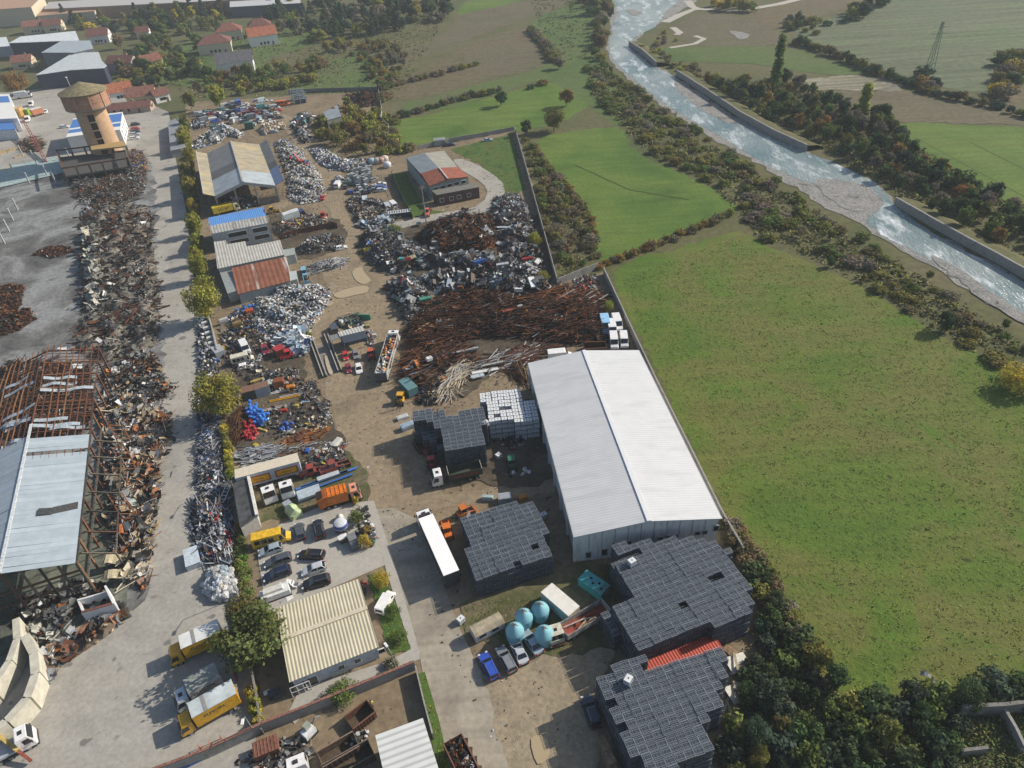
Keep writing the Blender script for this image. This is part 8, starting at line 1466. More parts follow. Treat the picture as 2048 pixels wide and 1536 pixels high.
YI = [(497, 712, 1.2, (.30, .33, .36), 1.2, .9, 1.2, 'small grey metal box left of the white camper van'), (446, 700, -.9, (.55, .38, .04), 1.3, 1.1, .9, 'yellow crate behind the cream minibus'), (434, 725, -1.2, (.06, .14, .42), .8, 1.6, .8, 'blue box in the leaves of the roadside tree'), (450, 648, -1.1, (.55, .56, .55), 1.0, 2.2, 1.6, 'grey white upright tank beside the concrete wall'), (476, 652, -1.1, (.30, .20, .08), 1.2, 2.2, 1.2, 'brown wooden cupboard beside the grey white tank'), (560, 772, .2, (.26, .085, .035), 2.2, 1.8, 1.8, 'rusty brown tank right of the pale blue grey container'), (540, 772, -1, (.56, .56, .50), 1.4, 1.1, .8, 'white washing machines beside the rusty tank'), (520, 762, -1.1, (.52, .36, .10), .8, 4.0, .6, 'tall yellowish beam between the two containers'), (582, 778, .3, (.62, .22, .02), 1.8, 1.2, .9, 'bright orange steel box by the wire tangle'), (612, 806, .1, (.30, .42, .52), 1.8, .8, .5, 'pale blue appliance beside the haul road'), (594, 814, .1, (.55, .42, .06), .8, .8, .6, 'small yellow machine beside the haul road'), (568, 824, .2, (.42, .05, .03), 1.4, .8, .7, 'small red machine in the lower yard'), (526, 862, 1.1, (.58, .45, .16), .5, 2.4, .5, 'yellow excavator arm piece by the red barrels'), (512, 893, 1.0, (.60, .45, .03), .9, .9, .6, 'yellow plastic box below the red barrels'), (446, 828, -1.1, (.56, .10, .04), 1.2, .8, .6, 'orange box beside the clipped hedge'), (616, 905, -.1, (.05, .12, .42), .8, 1.2, .8, 'blue barrel crate beside the logo trailer'), (674, 890, 1.1, (.62, .62, .58), 2.6, 1.2, 1.0, 'white slatted crate at the haul road corner'), (520, 716, 0, (.45, .48, .50), 1.0, 3.4, .4, 'white bent panel between the white van and the maroon wreck'), (536, 682, .2, (.5, .5, .5), 1.2, 1.0, .8, 'white bag bundle above the maroon wreck'), (683, 648, 1.3, (.62, .63, .62), 1.0, .9, 1.1, 'white caged box behind the weigh house'), (736, 655, .2, (.40, .38, .12), 1.0, 1.0, .8, 'yellow green tank behind the weigh house'), (749, 674, .2, (.60, .60, .58), 1.1, .9, .8, 'white van shaped appliance at the right end of the weigh house'), (690, 632, .5, (.42, .34, .20), 3.4, .5, .5, 'tan plank pile at the tip of the island'), (730, 640, 1.4, (.05, .28, .17), .3, 3.2, 1.6, 'green frame trailer behind the weigh house'), (816, 857, -1.1, (.36, .46, .55), 1.5, 2.8, 1.2, 'pale blue bale left of the farthest tote stack'), (806, 838, .4, (.62, .63, .63), 2.4, 1.2, .8, 'white and red box left of the farthest tote stack'), (1010, 1002, .1, (.38, .42, .46), 2.4, 1.6, 1.4, 'grey plastic pipe pile above the second tote stack'), (1045, 998, .4, (.55, .22, .03), 1.6, 1.2, .8, 'orange pieces at the top of the second tote stack'), (976, 1000, 1.4, (.40, .55, .56), .8, 2.0, 1.0, 'pale turquoise cabinet above the second tote stack'), (922, 1028, .3, (.30, .46, .40), 1.2, 1.0, .8, 'pale green crate at the corner of the second tote stack'), (934, 1055, 1.3, (.25, .24, .24), 4.0, .3, 2.2, 'grey steel plate standing beside the second tote stack'), (880, 290, .1, (.30, .32, .30), 4.5, 3.4, 2.4, 'big wire bale on the grass behind the workshop')]
for u, v, rz, c, a, b_, h, lab in YI:
 item('yard_item', lab, 'yard item', u, v, (lambda a, b_, h, c: lambda m_: (m_.box(0, 0, 0, a, b_, h, 0, 0, c, .04), m_.box(0, 0, h, a*.8, b_*.8, .05, 0, 0, tuple(x*.8 for x in c)), m_.box(a*.3, 0, h*.2, a*.42, b_*1.02, h*.5, 0, 0, tuple(x*.7 for x in c))))(a, b_, h, c), rz, max(0, top_z(u, v)-.15))
# bales
BALE = MB(); BALE.box(0, 0, 0, 1.2, 1.0, .95, 0, 0, (.40, .42, .41), .06); [BALE.box(x, 0, -.0, .05, 1.04, .97, 0, 0, (.2, .2, .2)) for x in (-.3, .3)]; bale = BALE.build('plastic_bale', JK); bu = [0]
q = PX([(695, 372), (712, 340), (742, 338), (748, 360), (732, 372)])
for p in scatter(q, 44, np.random.default_rng(9), 1.05):
 for z in range(2 if (p[0]*7) % 1 > .35 else 3):
  o = bale if not bu[0] else bale.copy()
  if bu[0]: COL.objects.link(o)
  bu[0] = 1; o.location = (p[0], p[1], z*.97); o.rotation_euler = (0, 0, .3); tag(o, 'grey plastic bale in the block of bales behind the wrecked cars', 'bale', 'plastic bales')
for k, (u, v, c) in enumerate([(745, 328, (.35, .48, .52)), (755, 327, (.42, .38, .34)), (762, 326, (.36, .24, .2)), (770, 323, (.55, .45, .4)), (775, 335, (.55, .58, .62))]):
 item('big_bale', ['pale blue', 'grey brown', 'red brown', 'pinkish white', 'bluish white'][k]+' wrapped bale in the row below the thicket', 'bale', u, v, (lambda c: lambda m_: m_.lathe(0, 0, [(1.2, 0), (1.5, .5), (1.5, 1.6), (1.0, 2.1), (.1, 2.2)], 12, c=c))(c), 0, 0, 'wrapped bales below the thicket')
# white stacked window panels behind the wall at the left road
for k in range(7): item('panel_stack', 'white panel bundle in the row stacked against the concrete wall', 'panel bundle', 406+k*3.4, 634+k*10, lambda m_: (m_.box(0, 0, 0, 1.6, .8, 1.5, 0, 0, (.60, .60, .57)), m_.box(0, .1, 1.5, 1.5, .5, .08, 0, 0, (.66, .66, .62)), m_.box(0, -.42, .3, 1.4, .06, .8, 0, 0, (.45, .46, .46))), ang(P(412, 640), P(434, 710))+PI/2, 0, 'white panel bundles')
# ================================================================ RUINS, POSTS, PEOPLE
RST = attr_mat('burnt_steel', .85, .35, 3, spec=.2); HRF = attr_mat('hall_sheeting', .5, .10, .5, spec=.4)
A, B = P(152, 1122, 8), P(199, 690, 8); d = (B-A); LH = d.length; d.normalize(); n_ = Vector((-d.y, d.x, 0)); RP = P(61, 862, 10.6); HW = (RP-A).dot(n_)
r = thing('burnt_hall', 'burnt out industrial hall with torn pale blue roof sheets and bare rusty rafters', 'ruined hall', (A.x, A.y, 0))
def hp(t, s, z=0):
 """point on the roof: t along the hall, s 0 east eave, 1 ridge, 2 west eave"""
 return Vector((A.x, A.y, 0))+d*t+n_*(s*HW)+Vector((0, 0, 8+2.6*(1-abs(1-s))+z))
rr = random.Random(4); t1 = LH*.60
for side, nm in ((0, 'east'), (1, 'west')):
 mb = MB(); k = 0; t = -.6; w_ = 1.05
 while t < LH*.86:
  f = t/LH; keep = 1 if f < .50 else (.6 if f < .58 else (.16 if side == 0 else .5 if f < .66 else .07))
  if side == 0 and abs(f-.415) < .012: keep = 0
  if side == 0 and abs(f-.50) < .016: keep = .35
  if rr.random() < keep:
   c = rr.uniform(.93, 1.05); col = (.33*c, .39*c, .44*c); j = rr.uniform(-.02, .03); X, s0, s1, tw = mb, 0, 1, rr.uniform(-.08, .08)
   if f > .5: X = MB(); s0, s1, tw, j = rr.uniform(0, .45)*(f < .62 or 1), rr.uniform(.6, 1), rr.uniform(-.5, .5), rr.uniform(-.3, .3)
   S = (s0, s1) if side == 0 else (2-s0, 2-s1); k_ = 6
   for a in range(k_):
    u0, u1 = S[0]+(S[1]-S[0])*a/k_, S[0]+(S[1]-S[0])*(a+1)/k_; q0, q1 = (j*math.sin(a*1.3) if f > .5 else j), (j*math.sin(a*1.3+1.3) if f > .5 else j)
    X.slab(hp(t+tw*a/k_, u0, .16+q0), hp(t+tw*(a+1)/k_, u1, .16+q1), hp(t+w_*1.0+tw*(a+1)/k_, u1, .16+q1), hp(t+w_*1.0+tw*a/k_, u0, .16+q0), .03, 0, col)
   if X is not mb: X.build('loose_sheet', RST, r, True)
  t += w_
 mb.build('roof_sheet', HRF, r, True)
mb = MB(); [mb.slab(hp(t0, .42, .25), hp(t0, .62, .55), hp(t0+1.6, .62, .5), hp(t0+1.6, .42, .3), .04, 0, (.05, .055, .06)) for t0 in (LH*.168,)]; mb.slab(hp(LH*.18, .05, .25), hp(LH*.17, .42, .25), hp(LH*.195, .42, .25), hp(LH*.205, .05, .3), .04, 0, (.07, .07, .07)); mb.build('roof_hole', RST, r, True)
mb = MB(); MB().bar(hp(-.6, 1, .25), hp(LH*.56, 1, .25), .5, .1, 0, (.62, .66, .68)).build('ridge_cap', RST, r, True)
rc = lambda: rr.choice([(.15, .06, .035), (.20, .085, .045), (.10, .045, .032), (.24, .125, .06)])
for k in range(int(LH/5)+1):
 t = min(k*5.0, LH); mb = MB(); c = rc()
 for s in (0, 1): mb.bar(hp(t, s, -.1), hp(t, s+1, -.1), .22, .3, 0, c)
 mb.build('rafter', RST, r, True)
 for s in (0, 2): MB().bar(hp(t, s, -.1)*1, hp(t, s)-Vector((0, 0, 8)), .3, .3, 0, rc()).build('column', RST, r, True)
for k in range(17):
 s = k/8; mb = MB(); c = rc(); a, b_ = LH*.40, LH
 for i in range(12):
  p, q = a+(b_-a)*i/12, a+(b_-a)*(i+1)/12; mb.bar(hp(p, s, .05-.25*math.sin(i*.9+k)*(i > 5)), hp(q, s, .05-.25*math.sin((i+1)*.9+k)*(i > 4)), .16, .18, 0, c)
 mb.build('purlin', RST, r, True)
for k in range(22):
 t = LH*(.55+.02*k); mb = MB(); c = rc(); [mb.bar(hp(t, s, -.02), hp(t+rr.uniform(-.4, .4), s+1, -.02), .1, .1, 0, c) for s in (0, 1)]; mb.build('tie_rod', RST, r, True)
cs_ = lambda: rr.choice([(.05, .05, .048), (.10, .095, .08), (.16, .14, .11), (.13, .075, .05)])
for z in (3.6, 7.8): MB().bar(hp(-.4, 0, z-8), hp(LH*.6, 0, z-8), .3, .35, 0, cs_()).build('wall_beam', RST, r, True)
for k in range(9): a = hp(-.4, k*.25); b_ = Vector((a.x, a.y, 0)); MB().bar(a, b_, .28, .28, 0, cs_()).build('column', RST, r, True)
for z in (3.4, 6.2): MB().bar(hp(-.4, 0)*1+Vector((0, 0, z-8)), hp(-.4, 2)+Vector((0, 0, z-8)), .25, .3, 0, cs_()).build('wall_beam', RST, r, True)
for k in range(7): t = 3+k*5.0; a = hp(t, 0, -1.5); b_ = a-n_*4.6; b_.z = 0; c = a-n_*4.4; c.z = 4.2; mb = MB(); col = cs_(); mb.bar(a, c, .2, .25, 0, col); mb.bar(c, b_, .25, .25, 0, col); mb.bar(c, c+d*4.8, .16, .2, 0, cs_()); mb.build('annex_frame', RST, r, True)
MB().quad(hp(-6.5, 0, -7.92)-n_*4.8+Vector((0, 0, 0)), hp(26, 0, -7.92)-n_*4.8, hp(26, 1.9, -10.4), hp(-6.5, 1.9, -10.4)).v
o = MB().quad(*[Vector((p.x, p.y, .24)) for p in (hp(-7, 0)-n_*4.8, hp(30, 0)-n_*4.8, hp(30, 1.9), hp(-7, 1.9))]).build('burnt_slab', ground_mat('charred_slab', [(.05, .055, .045), (.12, .13, .105), (.20, .21, .17)], .15, 1.2, amt2=.6)); tag(o, kind='structure')
for k, (t, o_, L, lab) in enumerate([(31, 6.5, 9, 'rusty ladder truss leaning on the debris at the far end of the burnt hall'), (22, 7.5, 10, 'rusty ladder truss lying in the debris beside the middle of the burnt hall'), (12, 7, 7, 'bent rusty ladder truss near the front of the burnt hall')]):
 a = hp(t, 0)-n_*o_; a.z = 1.2; b_ = a+d*L+n_*2.5; b_.z = 3.2; x = Vector((n_.x, n_.y, .5))*2.2; mb = MB(); c = (.22, .09, .045)
 mb.bar(a, b_, .2, .2, 0, c); mb.bar(a+x, b_+x, .2, .2, 0, c); [mb.bar(a.lerp(b_, i/7), a.lerp(b_, i/7)+x, .12, .12, 0, (.32, .15, .07)) for i in range(8)]; q = mb.build('ladder_truss', RST); tag(q, lab, 'truss')
for u, v, L, wd, rz, c, lab in [(246, 885, 3.5, 2, 1, (.40, .38, .31), 'big pale curved sheet above the rusty trusses'), (262, 1000, 5.5, 1.1, 2.3, (.42, .46, .44), 'long pale green folded duct in the burnt debris'), (248, 1010, 5, 1.6, 2.2, (.46, .38, .24), 'long tan sheet next to the pale green duct'), (255, 1060, 3, 2, .3, (.42, .14, .05), 'orange rusty sheet in the burnt debris by the road'), (262, 1055, 2.6, 2.2, .6, (.06, .07, .08), 'black framed panel in the burnt debris by the road'), (240, 1150, 4.5, 1.6, .2, (.46, .40, .27), 'rippled cream and rust sheet near the white ruined room'), (232, 1120, 4, 1.8, .1, (.50, .44, .30), 'cream rippled sheet in front of the burnt hall corner'), (275, 860, 1.8, 1.4, .2, (.30, .12, .06), 'rust brown box at the road edge of the burnt debris'), (280, 905, 2.2, 1.6, .6, (.42, .43, .42), 'crumpled silver sheet at the road edge of the burnt debris'), (225, 570, 3, .8, .2, (.66, .66, .62), 'white curved sheet on the grey ash rubble'), (210, 590, .8, 2.4, .2, (.60, .60, .56), 'white folded sheet on the grey ash rubble'), (130, 700, 3, 1.6, 1, (.50, .54, .56), 'pale torn sheet hanging over the bare rafters'), (160, 735, 3.4, 1.4, .5, (.55, .60, .62), 'pale blue torn sheet at the edge of the bare rafters'), (1864, 1361, 3.2, .5, -.6, (.55, .56, .56), 'thin white sheet lying on the meadow above the wood')]:
 def bent(m_, L=L, wd=wd, c=c):
  k = 7; [m_.slab((-L/2+L*i/k, -wd/2, .35+.35*math.sin(i*1.1)), (-L/2+L*(i+1)/k, -wd/2, .35+.35*math.sin(i*1.1+1.1)), (-L/2+L*(i+1)/k, wd/2, .6+.4*math.sin(i*.8+1.4)), (-L/2+L*i/k, wd/2, .6+.4*math.sin(i*.8+.6)), .05, 0, tuple(x*(1 if i % 3 else .75) for x in c)) for i in range(k)]
 item('bent_sheet', lab, 'metal sheet', u, v, bent, rz, 1.6 if u < 300 else 0, None, RST)
# burnt frame before the tower
fq = PX([(140, 372), (268, 350), (262, 318), (128, 334)]); r = thing('burnt_ruin', 'charred two storey ruin with a tan slab on top before the water tower', 'ruined building', tuple(fq[0])); Z = Vector((0, 0, 1))
for i in range(6):
 for a, b_ in ((0, 1), (3, 2)): p = fq[a].lerp(fq[b_], i/5); MB().box(p.x, p.y, 0, .5, .5, 7 if (i+a) % 4 else 5.5, 0, 0, cs_()).build('column', RST, r, True)
for z in (3.5, 6.8):
 for a, b_ in ((0, 1), (1, 2), (2, 3), (3, 0)): MB().bar(fq[a]+Z*z, fq[b_]+Z*(z+rr.uniform(-.4, .2)), .4, .5, 0, cs_()).build('beam', RST, r, True)
MB().slab(fq[3].lerp(fq[2], .5)+Z*7.4, fq[2]+Z*7.2, fq[2].lerp(fq[1], .3)+Z*7.0, fq[3].lerp(fq[2], .5).lerp(fq[0].lerp(fq[1], .5), .3)+Z*7.2, .5, 0, (.42, .29, .13)).build('roof_slab', RST, r, True)
MB().slab(fq[0]+Z*3.3, fq[1]+Z*3.2, fq[2]+Z*3.3, fq[3]+Z*3.4, .3, 0, (.09, .085, .08)).build('floor_slab', RST, r, True)
# white ruined room, curved concrete walls, slab with posts
q = PX([(180, 1247), (242, 1229), (226, 1196), (165, 1213)]); r = thing('ruined_room', 'roofless white walled room at the front corner of the burnt hall', 'ruined room', tuple(q[0])); WP = plain('sooty_white', (.66, .67, .68), .85, var=.12, sc_=.7)
for a, b_, h in ((0, 1, 3), (1, 2, 3.2), (2, 3, 1.8), (3, 0, 1.6)): c = (q[a]+q[b_])/2; MB().box(c.x, c.y, 0, (q[b_]-q[a]).length+.2, .3, h, ang(q[a], q[b_])).build('wall', WP, r, True)
windows(r, q[0], q[1], [(1.4, 1.0, 1.4, 1.0)], DARK, WP); MB().bar(q[0]+Z*3.05, q[1]+Z*3.05, .42, .12).build('coping', plain('maroon_coping', (.17, .07, .05)), r, True)
CW = plain('cream_concrete', (.50, .48, .40), .9, var=.15, sc_=.8)
wall('curved_wall', [(70, 1296), (88, 1330), (92, 1372), (76, 1420), (36, 1466), (-30, 1515)], 3.4, 1.2, CW, 'broad curved cream concrete wall at the left edge, outer one', 'concrete wall')
wall('curved_wall', [(52, 1262), (55, 1302), (40, 1346), (4, 1402), (-40, 1440)], 3.4, 1.0, CW, 'narrow curved cream concrete wall at the left edge, inner one', 'concrete wall')
sheet('slab', [(-60, 352), (122, 312), (140, 345), (-60, 392)], .26, ground_mat('pale_cyan_slab', [(.24, .33, .33), (.34, .42, .41)], .1, 1))
for u, v in [(36, 421), (27, 442), (19, 464), (10, 488), (60, 368), (95, 352), (75, 330), (112, 366), (30, 350), (46, 312), (70, 322), (140, 318)]:
 p = P(u, v); o = MB().box(0, 0, 0, .4, .4, 4.5, 0, 0, (.50, .52, .53)).build('concrete_post', JK); o.location = p; o.rotation_euler = (0, 0, .2); tag(o, 'slender pale concrete post standing on the cleared slab', 'post', 'posts of the cleared building')
for u, v, n in [(8, 305, 5), (24, 300, 3), (10, 340, 4), (38, 312, 2)]: item('plank_pile', 'pile of tan planks on the cleared slab', 'plank pile', u, v, lambda m_: [m_.box(0, k*.9-1.5, .1, 5, .5, .4, .1, 0, (.42, .32, .17)) for k in range(n)], .9, 0, 'plank piles on the slab')
mb = MB(); a, b_ = P(44, 240, 5), P(90, 324, .6); c = (.30, .06, .05)
for k in range(4): o_ = Vector(((k % 2)*.9, 0, (k//2)*.9)); mb.bar(a+o_, b_+o_, .22, .22, 0, c)
for k in range(14): mb.bar(a.lerp(b_, k/14), a.lerp(b_, (k+1)/14)+Vector((.9, 0, .9)), .14, .14, 0, c)
o = mb.build('crane_jib', JK); tag(o, 'red lattice crane jib lying down from the yellow base by the left sheds', 'crane jib'); item('fallen_crane', 'yellow orange crane base at the upper end of the red jib', 'crane base', 42, 236, lambda m_: (m_.box(0, 0, 0, 3, 2.6, 3.2, 0, 0, (.50, .30, .08)), m_.box(0, 0, 3.2, 3.6, 3, 1.6, 0, 0, (.55, .36, .14)), m_.box(1, 3, 0, 4.5, 2.2, 3, 0, 0, (.24, .42, .03))))
# lamp posts, poles, pylon
def lamp(u, v, tu, tv, lab, h=6):
 p = P(u, v); e = P(tu, tv, h); r = thing('street_lamp', lab, 'street lamp', tuple(p)); e -= p; MB().cyl((0, 0, 0), (e.x*.25, e.y*.25, h*.92), .09, .06, 7).build('pole', STEEL, r); MB().cyl((e.x*.25, e.y*.25, h*.92), tuple(e), .05, n=6).build('arm', STEEL, r); MB().box(e.x, e.y, h-.05, .8, .35, .18, math.atan2(e.y, e.x)).build('lamp_head', WHITE, r)
lamp(437, 820, 426, 797, 'street lamp beside the orange box on the clipped hedge'); lamp(458, 975, 431, 956, 'street lamp behind the dark roofed lean-to'); lamp(480, 1194, 451, 1176, 'street lamp beside the heap of white sacks'); lamp(513, 1470, 485, 1444, 'street lamp at the corner of the brick topped wall'); lamp(794, 1343, 772, 1290, 'street lamp at the corner of the pavement by the lawn', 5)
r = thing('utility_pole', 'tall grey utility pole between the workshop and the rusty mound', 'utility pole', tuple(P(855, 462))); h = hgt((855, 462), (845, 372)); MB().cyl((0, 0, 0), (0, 0, h), .2, .12, 8).build('pole', STEEL, r); MB().box(0, 0, h-.6, 1.8, .12, .14).build('crossarm', STEEL, r)
r = thing('pylon', 'thin blue green lattice pylon on the seeded field', 'pylon', tuple(P(1853, 160))); h = min(45, hgt((1853, 160), (1868, 38))); PG = plain('pylon_green', (.10, .22, .20), .6); mb = MB()
for k in range(4): sx, sy = (k % 2)*2-1, (k//2)*2-1; mb.bar((sx*1.6, sy*1.6, 0), (sx*.3, sy*.3, h), .14)
for k in range(12): z0, z1 = h*k/12, h*(k+1)/12; w0, w1 = 1.6-1.3*k/12, 1.6-1.3*(k+1)/12; mb.bar((-w0, -w0, z0), (w1, -w1, z1), .08); mb.bar((w0, w0, z0), (-w1, w1, z1), .08); mb.bar((-w0, w0, z0), (-w1, -w1, z1), .08)
mb.build('mast', PG, r); mb = MB(); [mb.bar((-3.5, 0, z), (3.5, 0, z), .15) for z in (h*.8, h*.92)]; mb.build('crossarm', PG, r)
# open skips
def skip(rear, front, lab, c=(.12, .06, .04), hgt_=1.5, load=None, wd=2.3):
 r, L = rig('skip', lab, rear, front, hgt_, 'skip'); f = max(L/2, 1.5); mb = MB()
 for s in (-1, 1):
  mb.box(0, s*wd/2, .1, 2*f, .08, hgt_, 0, 0, c); [mb.box(-f+.4+k*(2*f-.8)/6, s*(wd/2+.07), .1, .12, .1, hgt_, 0, 0, c) for k in range(7)]
 mb.box(f, 0, .1, .08, wd, hgt_, 0, 0, c); mb.box(-f, 0, .1, .08, wd, hgt_*.8, 0, 0, c); mb.box(0, 0, .1, 2*f, wd, .06, 0, 0, (.10, .075, .05)); mb.build('skip_body', RST, r)
 mb = MB(); [mb.box(0, s*wd/2, hgt_+.1, 2*f+.1, .16, .1, 0, 0, tuple(x*1.6 for x in c)) for s in (-1, 1)]; mb.build('rim', RST, r); return r, f
skip((698, 1446), (742, 1412), 'open rusty skip below the man in the yellow vest'); skip((640, 1520), (712, 1478), 'long open skip with soil in the skip yard', (.16, .11, .08)); skip((648, 1548), (742, 1494), 'dark open skip at the bottom edge of the skip yard', (.10, .08, .07)); skip((1168, 692), (1212, 690), 'rusty open skip behind the far end of the white warehouse', wd=2.6); skip((850, 898), (838, 880), 'dark brown tilted skip beside the tote stack', (.10, .05, .035), 1.2)
r, f = skip((945, 1560), (905, 1478), 'rusty lorry body full of red brown scrap at the bottom of the lane', (.13, .06, .04), 2.4, wd=2.6); M4 = Matrix.Translation(r.location) @ Matrix.Rotation(r.rotation_euler[2], 4, 'Z')
o = H('scrap_load', 'red brown scrap load filling the lorry body at the bottom of the lane', 'load', None, .6, 9, FINE, RUSTY+[('orust', 2)], SCRAPR, 90, edge=.8, world=[M4 @ Vector(p) for p in ((-f+.1, -1.2, 0), (f-.1, -1.2, 0), (f-.1, 1.2, 0), (-f+.1, 1.2, 0))], size=.7); o.location.z = 1.9
item('tipper_box', 'rusty red tipper box beside the pale wall in the skip yard', 'tipper box', 536, 1502, lambda m_: (m_.box(0, 0, .5, 3.2, 2.2, 1.0, 0, 0, (.20, .09, .06)), [m_.box(-1.4+k*.45, 0, 1.5, .1, 2.1, .06, 0, 0, (.28, .13, .09)) for k in range(7)]), .35, 0, None, RST)
part_item('mini_digger', 'small white mini digger in the skip yard', 'mini digger', 620, 1470, [('body', lambda m_: (m_.box(0, 0, .5, 1.7, 1.3, .9, 0, 0, (.66, .67, .68)), m_.box(.2, .3, 1.4, .9, .7, .8, 0, 0, (.30, .33, .28))), None), ('track', lambda m_: [m_.box(0, s*.6, 0, 2.0, .35, .5, 0, 0, (.03, .03, .03)) for s in (-1, 1)], None), ('boom', lambda m_: (m_.bar((.7, 0, 1), (1.6, .2, 2.0), .2, .2, 0, (.2, .2, .2)), m_.bar((1.6, .2, 2.0), (2.4, .4, .9), .16, .16, 0, (.2, .2, .2))), None)], .9)
item('pallet_stillage', 'red steel stillage beside the brick topped wall', 'stillage', 424, 1500, lambda m_: ([m_.bar((-1.4, y, .2), (1.4, y, .2), .1, .1, 0, (.42, .16, .12)) for y in (-.9, -.3, .3, .9)], [m_.bar((x, -.9, z), (x, .9, z), .1, .1, 0, (.42, .16, .12)) for x in (-1.4, 0, 1.4) for z in (.1, 1.0)], [m_.bar((x, y, 0), (x, y, 1.1), .1, .1, 0, (.4, .15, .11)) for x in (-1.4, 1.4) for y in (-.9, .9)]), .4)
item('blue_frame', 'blue steel frame lying at the foot of the brick topped wall', 'steel frame', 380, 1525, lambda m_: [m_.bar((-3, y, .3+.1*y), (3, y, .3), .16, .16, 0, (.05, .12, .42)) for y in (-.6, 0, .6)], .45)
item('red_gate', 'red folded gate frame behind the yellow lorries', 'gate', 474, 1345, lambda m_: ([m_.bar((0, y, .2), (0, y, 1.6), .1, .1, 0, (.33, .04, .04)) for y in (-1.6, -.8, 0, .8, 1.6)], [m_.bar((0, -1.6, z), (0, 1.6, z), .1, .1, 0, (.33, .04, .04)) for z in (.3, 1.6)]), .3)
item('ladder', 'white ladder frame leaning on the scrap behind the lean-to', 'ladder', 452, 1000, lambda m_: ([m_.bar((s*.5, -3.2, .5), (s*.5, 3.2, 2.0), .1, .1, 0, (.6, .62, .63)) for s in (-1, 1)], [m_.bar((-.5, -3+k*.75, .55+k*.17), (.5, -3+k*.75, .55+k*.17), .08, .08, 0, (.6, .62, .63)) for k in range(9)]), -.2)
item('slatted_rack', 'long white slatted rack at the corner of the green fence', 'rack', 800, 434, lambda m_: (m_.box(0, 0, .2, 7, 2.0, 1.6, 0, 0, (.05, .055, .06)), [m_.box(-3.4+k*.76, 0, 1.8, .3, 2.0, .1, 0, 0, (.60, .63, .65)) for k in range(10)], [m_.box(0, s, 1.8, 7.2, .25, .14, 0, 0, (.60, .63, .65)) for s in (-1, 1)]), .12)
for k, (u, v, lab) in enumerate([(602, 206, 'grey steel cube frame in the far yard, nearer of the pair'), (597, 200, 'grey steel cube frame in the far yard, farther of the pair')]): item('cube_frame', lab, 'steel frame', u, v, lambda m_: ([m_.bar((x, y, 0), (x, y, 4.5), .25, .25, 0, (.45, .5, .52)) for x in (-3, 0, 3) for y in (-1.5, 1.5)], [m_.bar((-3, y, z), (3, y, z), .25, .25, 0, (.45, .5, .52)) for y in (-1.5, 1.5) for z in (2.2, 4.5)], m_.box(0, 0, 0, 5, 2.4, 2.0, 0, 0, (.08, .09, .1))), .2)
# derelict walls lower right
wall('derelict_wall', [(1912, 1432), (2000, 1428), (2050, 1421)], 2.6, .5, CONCD, 'broken grey wall of a derelict building at the lower right edge', 'ruined wall'); wall('derelict_wall', [(2000, 1430), (2022, 1468), (2040, 1506)], 1.8, .4, CONC, 'pale inner wall of the derelict building at the lower right edge', 'ruined wall'); wall('derelict_wall', [(1916, 1512), (1968, 1506)], 1.6, .4, CONCD, 'short broken wall in the wood below the derelict building', 'ruined wall')
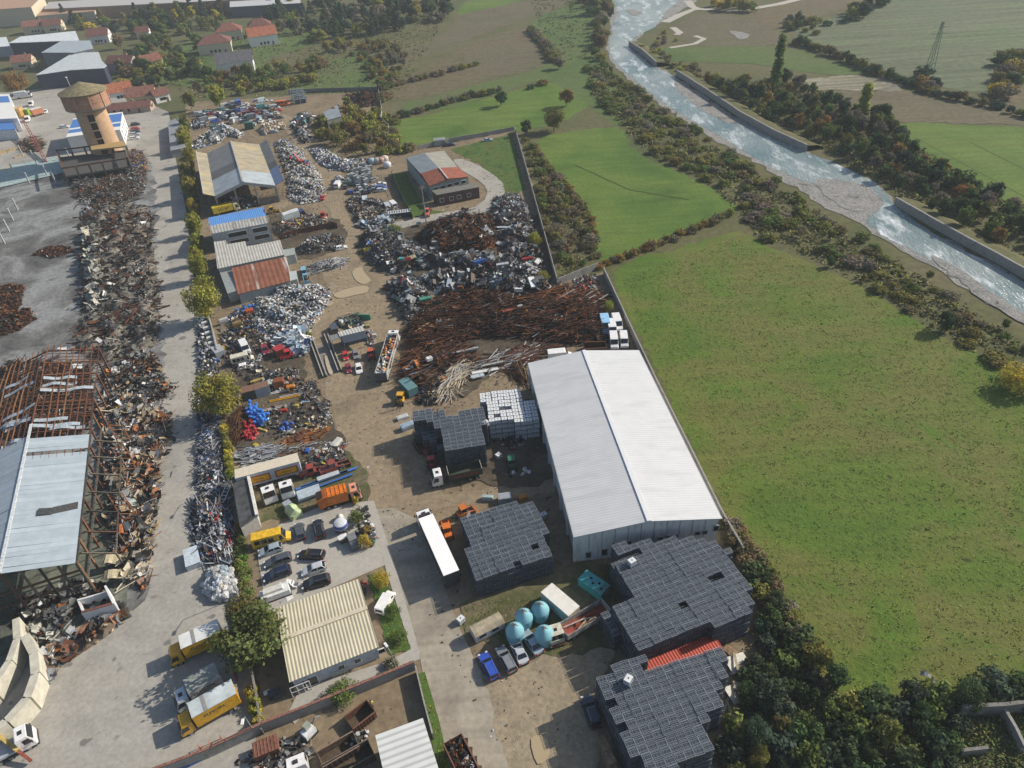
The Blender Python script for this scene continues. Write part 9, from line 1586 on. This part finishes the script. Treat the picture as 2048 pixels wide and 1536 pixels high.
# people
import bmesh
def person(u, v, rz, top, legs, label, step=.12):
 p = P(u, v); r = thing('person', label, 'person', tuple(p), rz)
 def skin(name, pts, edges, mat, sub=1):
  me = bpy.data.meshes.new(name); bm = bmesh.new(); ly = bm.verts.layers.skin.verify(); vs = []
  for x, y, z, a in pts: w_ = bm.verts.new((x, y, z)); w_[ly].radius = (a, a*.8); vs.append(w_)
  for a, b_ in edges: bm.edges.new((vs[a], vs[b_]))
  vs[0][ly].use_root = True; bm.to_mesh(me); bm.free(); o = bpy.data.objects.new(name, me); COL.objects.link(o); o.modifiers.new('s', 'SKIN'); m2 = o.modifiers.new('u', 'SUBSURF'); m2.levels = sub
  me2 = bpy.data.meshes.new_from_object(o.evaluated_get(bpy.context.evaluated_depsgraph_get())); bpy.data.objects.remove(o); o = bpy.data.objects.new(name, me2); me2.materials.clear(); me2.materials.append(mat); COL.objects.link(o); adopt(o, r)
 S = plain('skin_tone', (.42, .25, .18), .6)
 skin('body', [(0, 0, .95, .15), (0, 0, 1.2, .15), (.02, 0, 1.42, .14), (.02, 0, 1.53, .06), (.03, 0, 1.66, .10), (.03, 0, 1.74, .07), (0, .2, 1.40, .065), (.04, .27, 1.12, .05), (.14, .27, .88, .04), (0, -.2, 1.40, .065), (-.02, -.27, 1.12, .05), (.06, -.27, .88, .04), (step, .1, .52, .075), (step-.06, .1, .08, .05), (step+.1, .1, .05, .045), (-step, -.1, .52, .075), (-step-.12, -.1, .08, .05), (-step+.04, -.1, .05, .045)], [(0, 1), (1, 2), (2, 3), (3, 4), (4, 5), (2, 6), (6, 7), (7, 8), (2, 9), (9, 10), (10, 11), (0, 12), (12, 13), (13, 14), (0, 15), (15, 16), (16, 17)], S)
 skin('jacket', [(0, 0, .98, .17), (0, 0, 1.2, .175), (.02, 0, 1.42, .16), (0, .2, 1.40, .085), (.04, .27, 1.12, .07), (.12, .27, .93, .06), (0, -.2, 1.40, .085), (-.02, -.27, 1.12, .07), (.04, -.27, .93, .06)], [(0, 1), (1, 2), (2, 3), (3, 4), (4, 5), (2, 6), (6, 7), (7, 8)], plain('jacket', top, .8))
 skin('trousers', [(0, 0, .95, .16), (step, .1, .52, .095), (step-.06, .1, .1, .07), (-step, -.1, .52, .095), (-step-.12, -.1, .1, .07)], [(0, 1), (1, 2), (0, 3), (3, 4)], plain('trousers', legs, .85)); MB().lathe(.02, 0, [(.115, 1.66), (.12, 1.74), (.06, 1.83), (.01, 1.84)], 10).build('hair', plain('dark_hair', (.03, .02, .015)), r)
person(745, 1414, 1.9, (.55, .72, .03), (.03, .03, .04), 'person in a bright yellow safety vest standing beside the open rusty skip'); person(636, 346, -.9, (.02, .02, .025), (.02, .02, .03), 'person in dark clothes walking on the haul road below the red excavator'); person(553, 436, .3, (.05, .05, .06), (.03, .03, .04), 'person in dark clothes standing beside the yellow bulldozer'); person(617, 564, 1.2, (.02, .025, .03), (.03, .03, .04), 'person in black standing near the blue and white mini crane')
# ---------------------------------------------------------------- air
def haze(density):
 mb = MB(); mb.box(0, 700, -1, 3000, 2400, CAM_H+11)
 m = bpy.data.materials.new('haze_air'); m.use_nodes = True; nt = m.node_tree; nt.nodes.clear()
 o = nt.nodes.new('ShaderNodeOutputMaterial'); v = nt.nodes.new('ShaderNodeVolumePrincipled')
 v.inputs['Color'].default_value = (.82, .92, 1.0, 1); v.inputs['Density'].default_value = density; v.inputs['Anisotropy'].default_value = .0
 nt.links.new(v.outputs[0], o.inputs['Volume'])
 tag(mb.build('haze', m), kind='stuff')
haze(.0002)
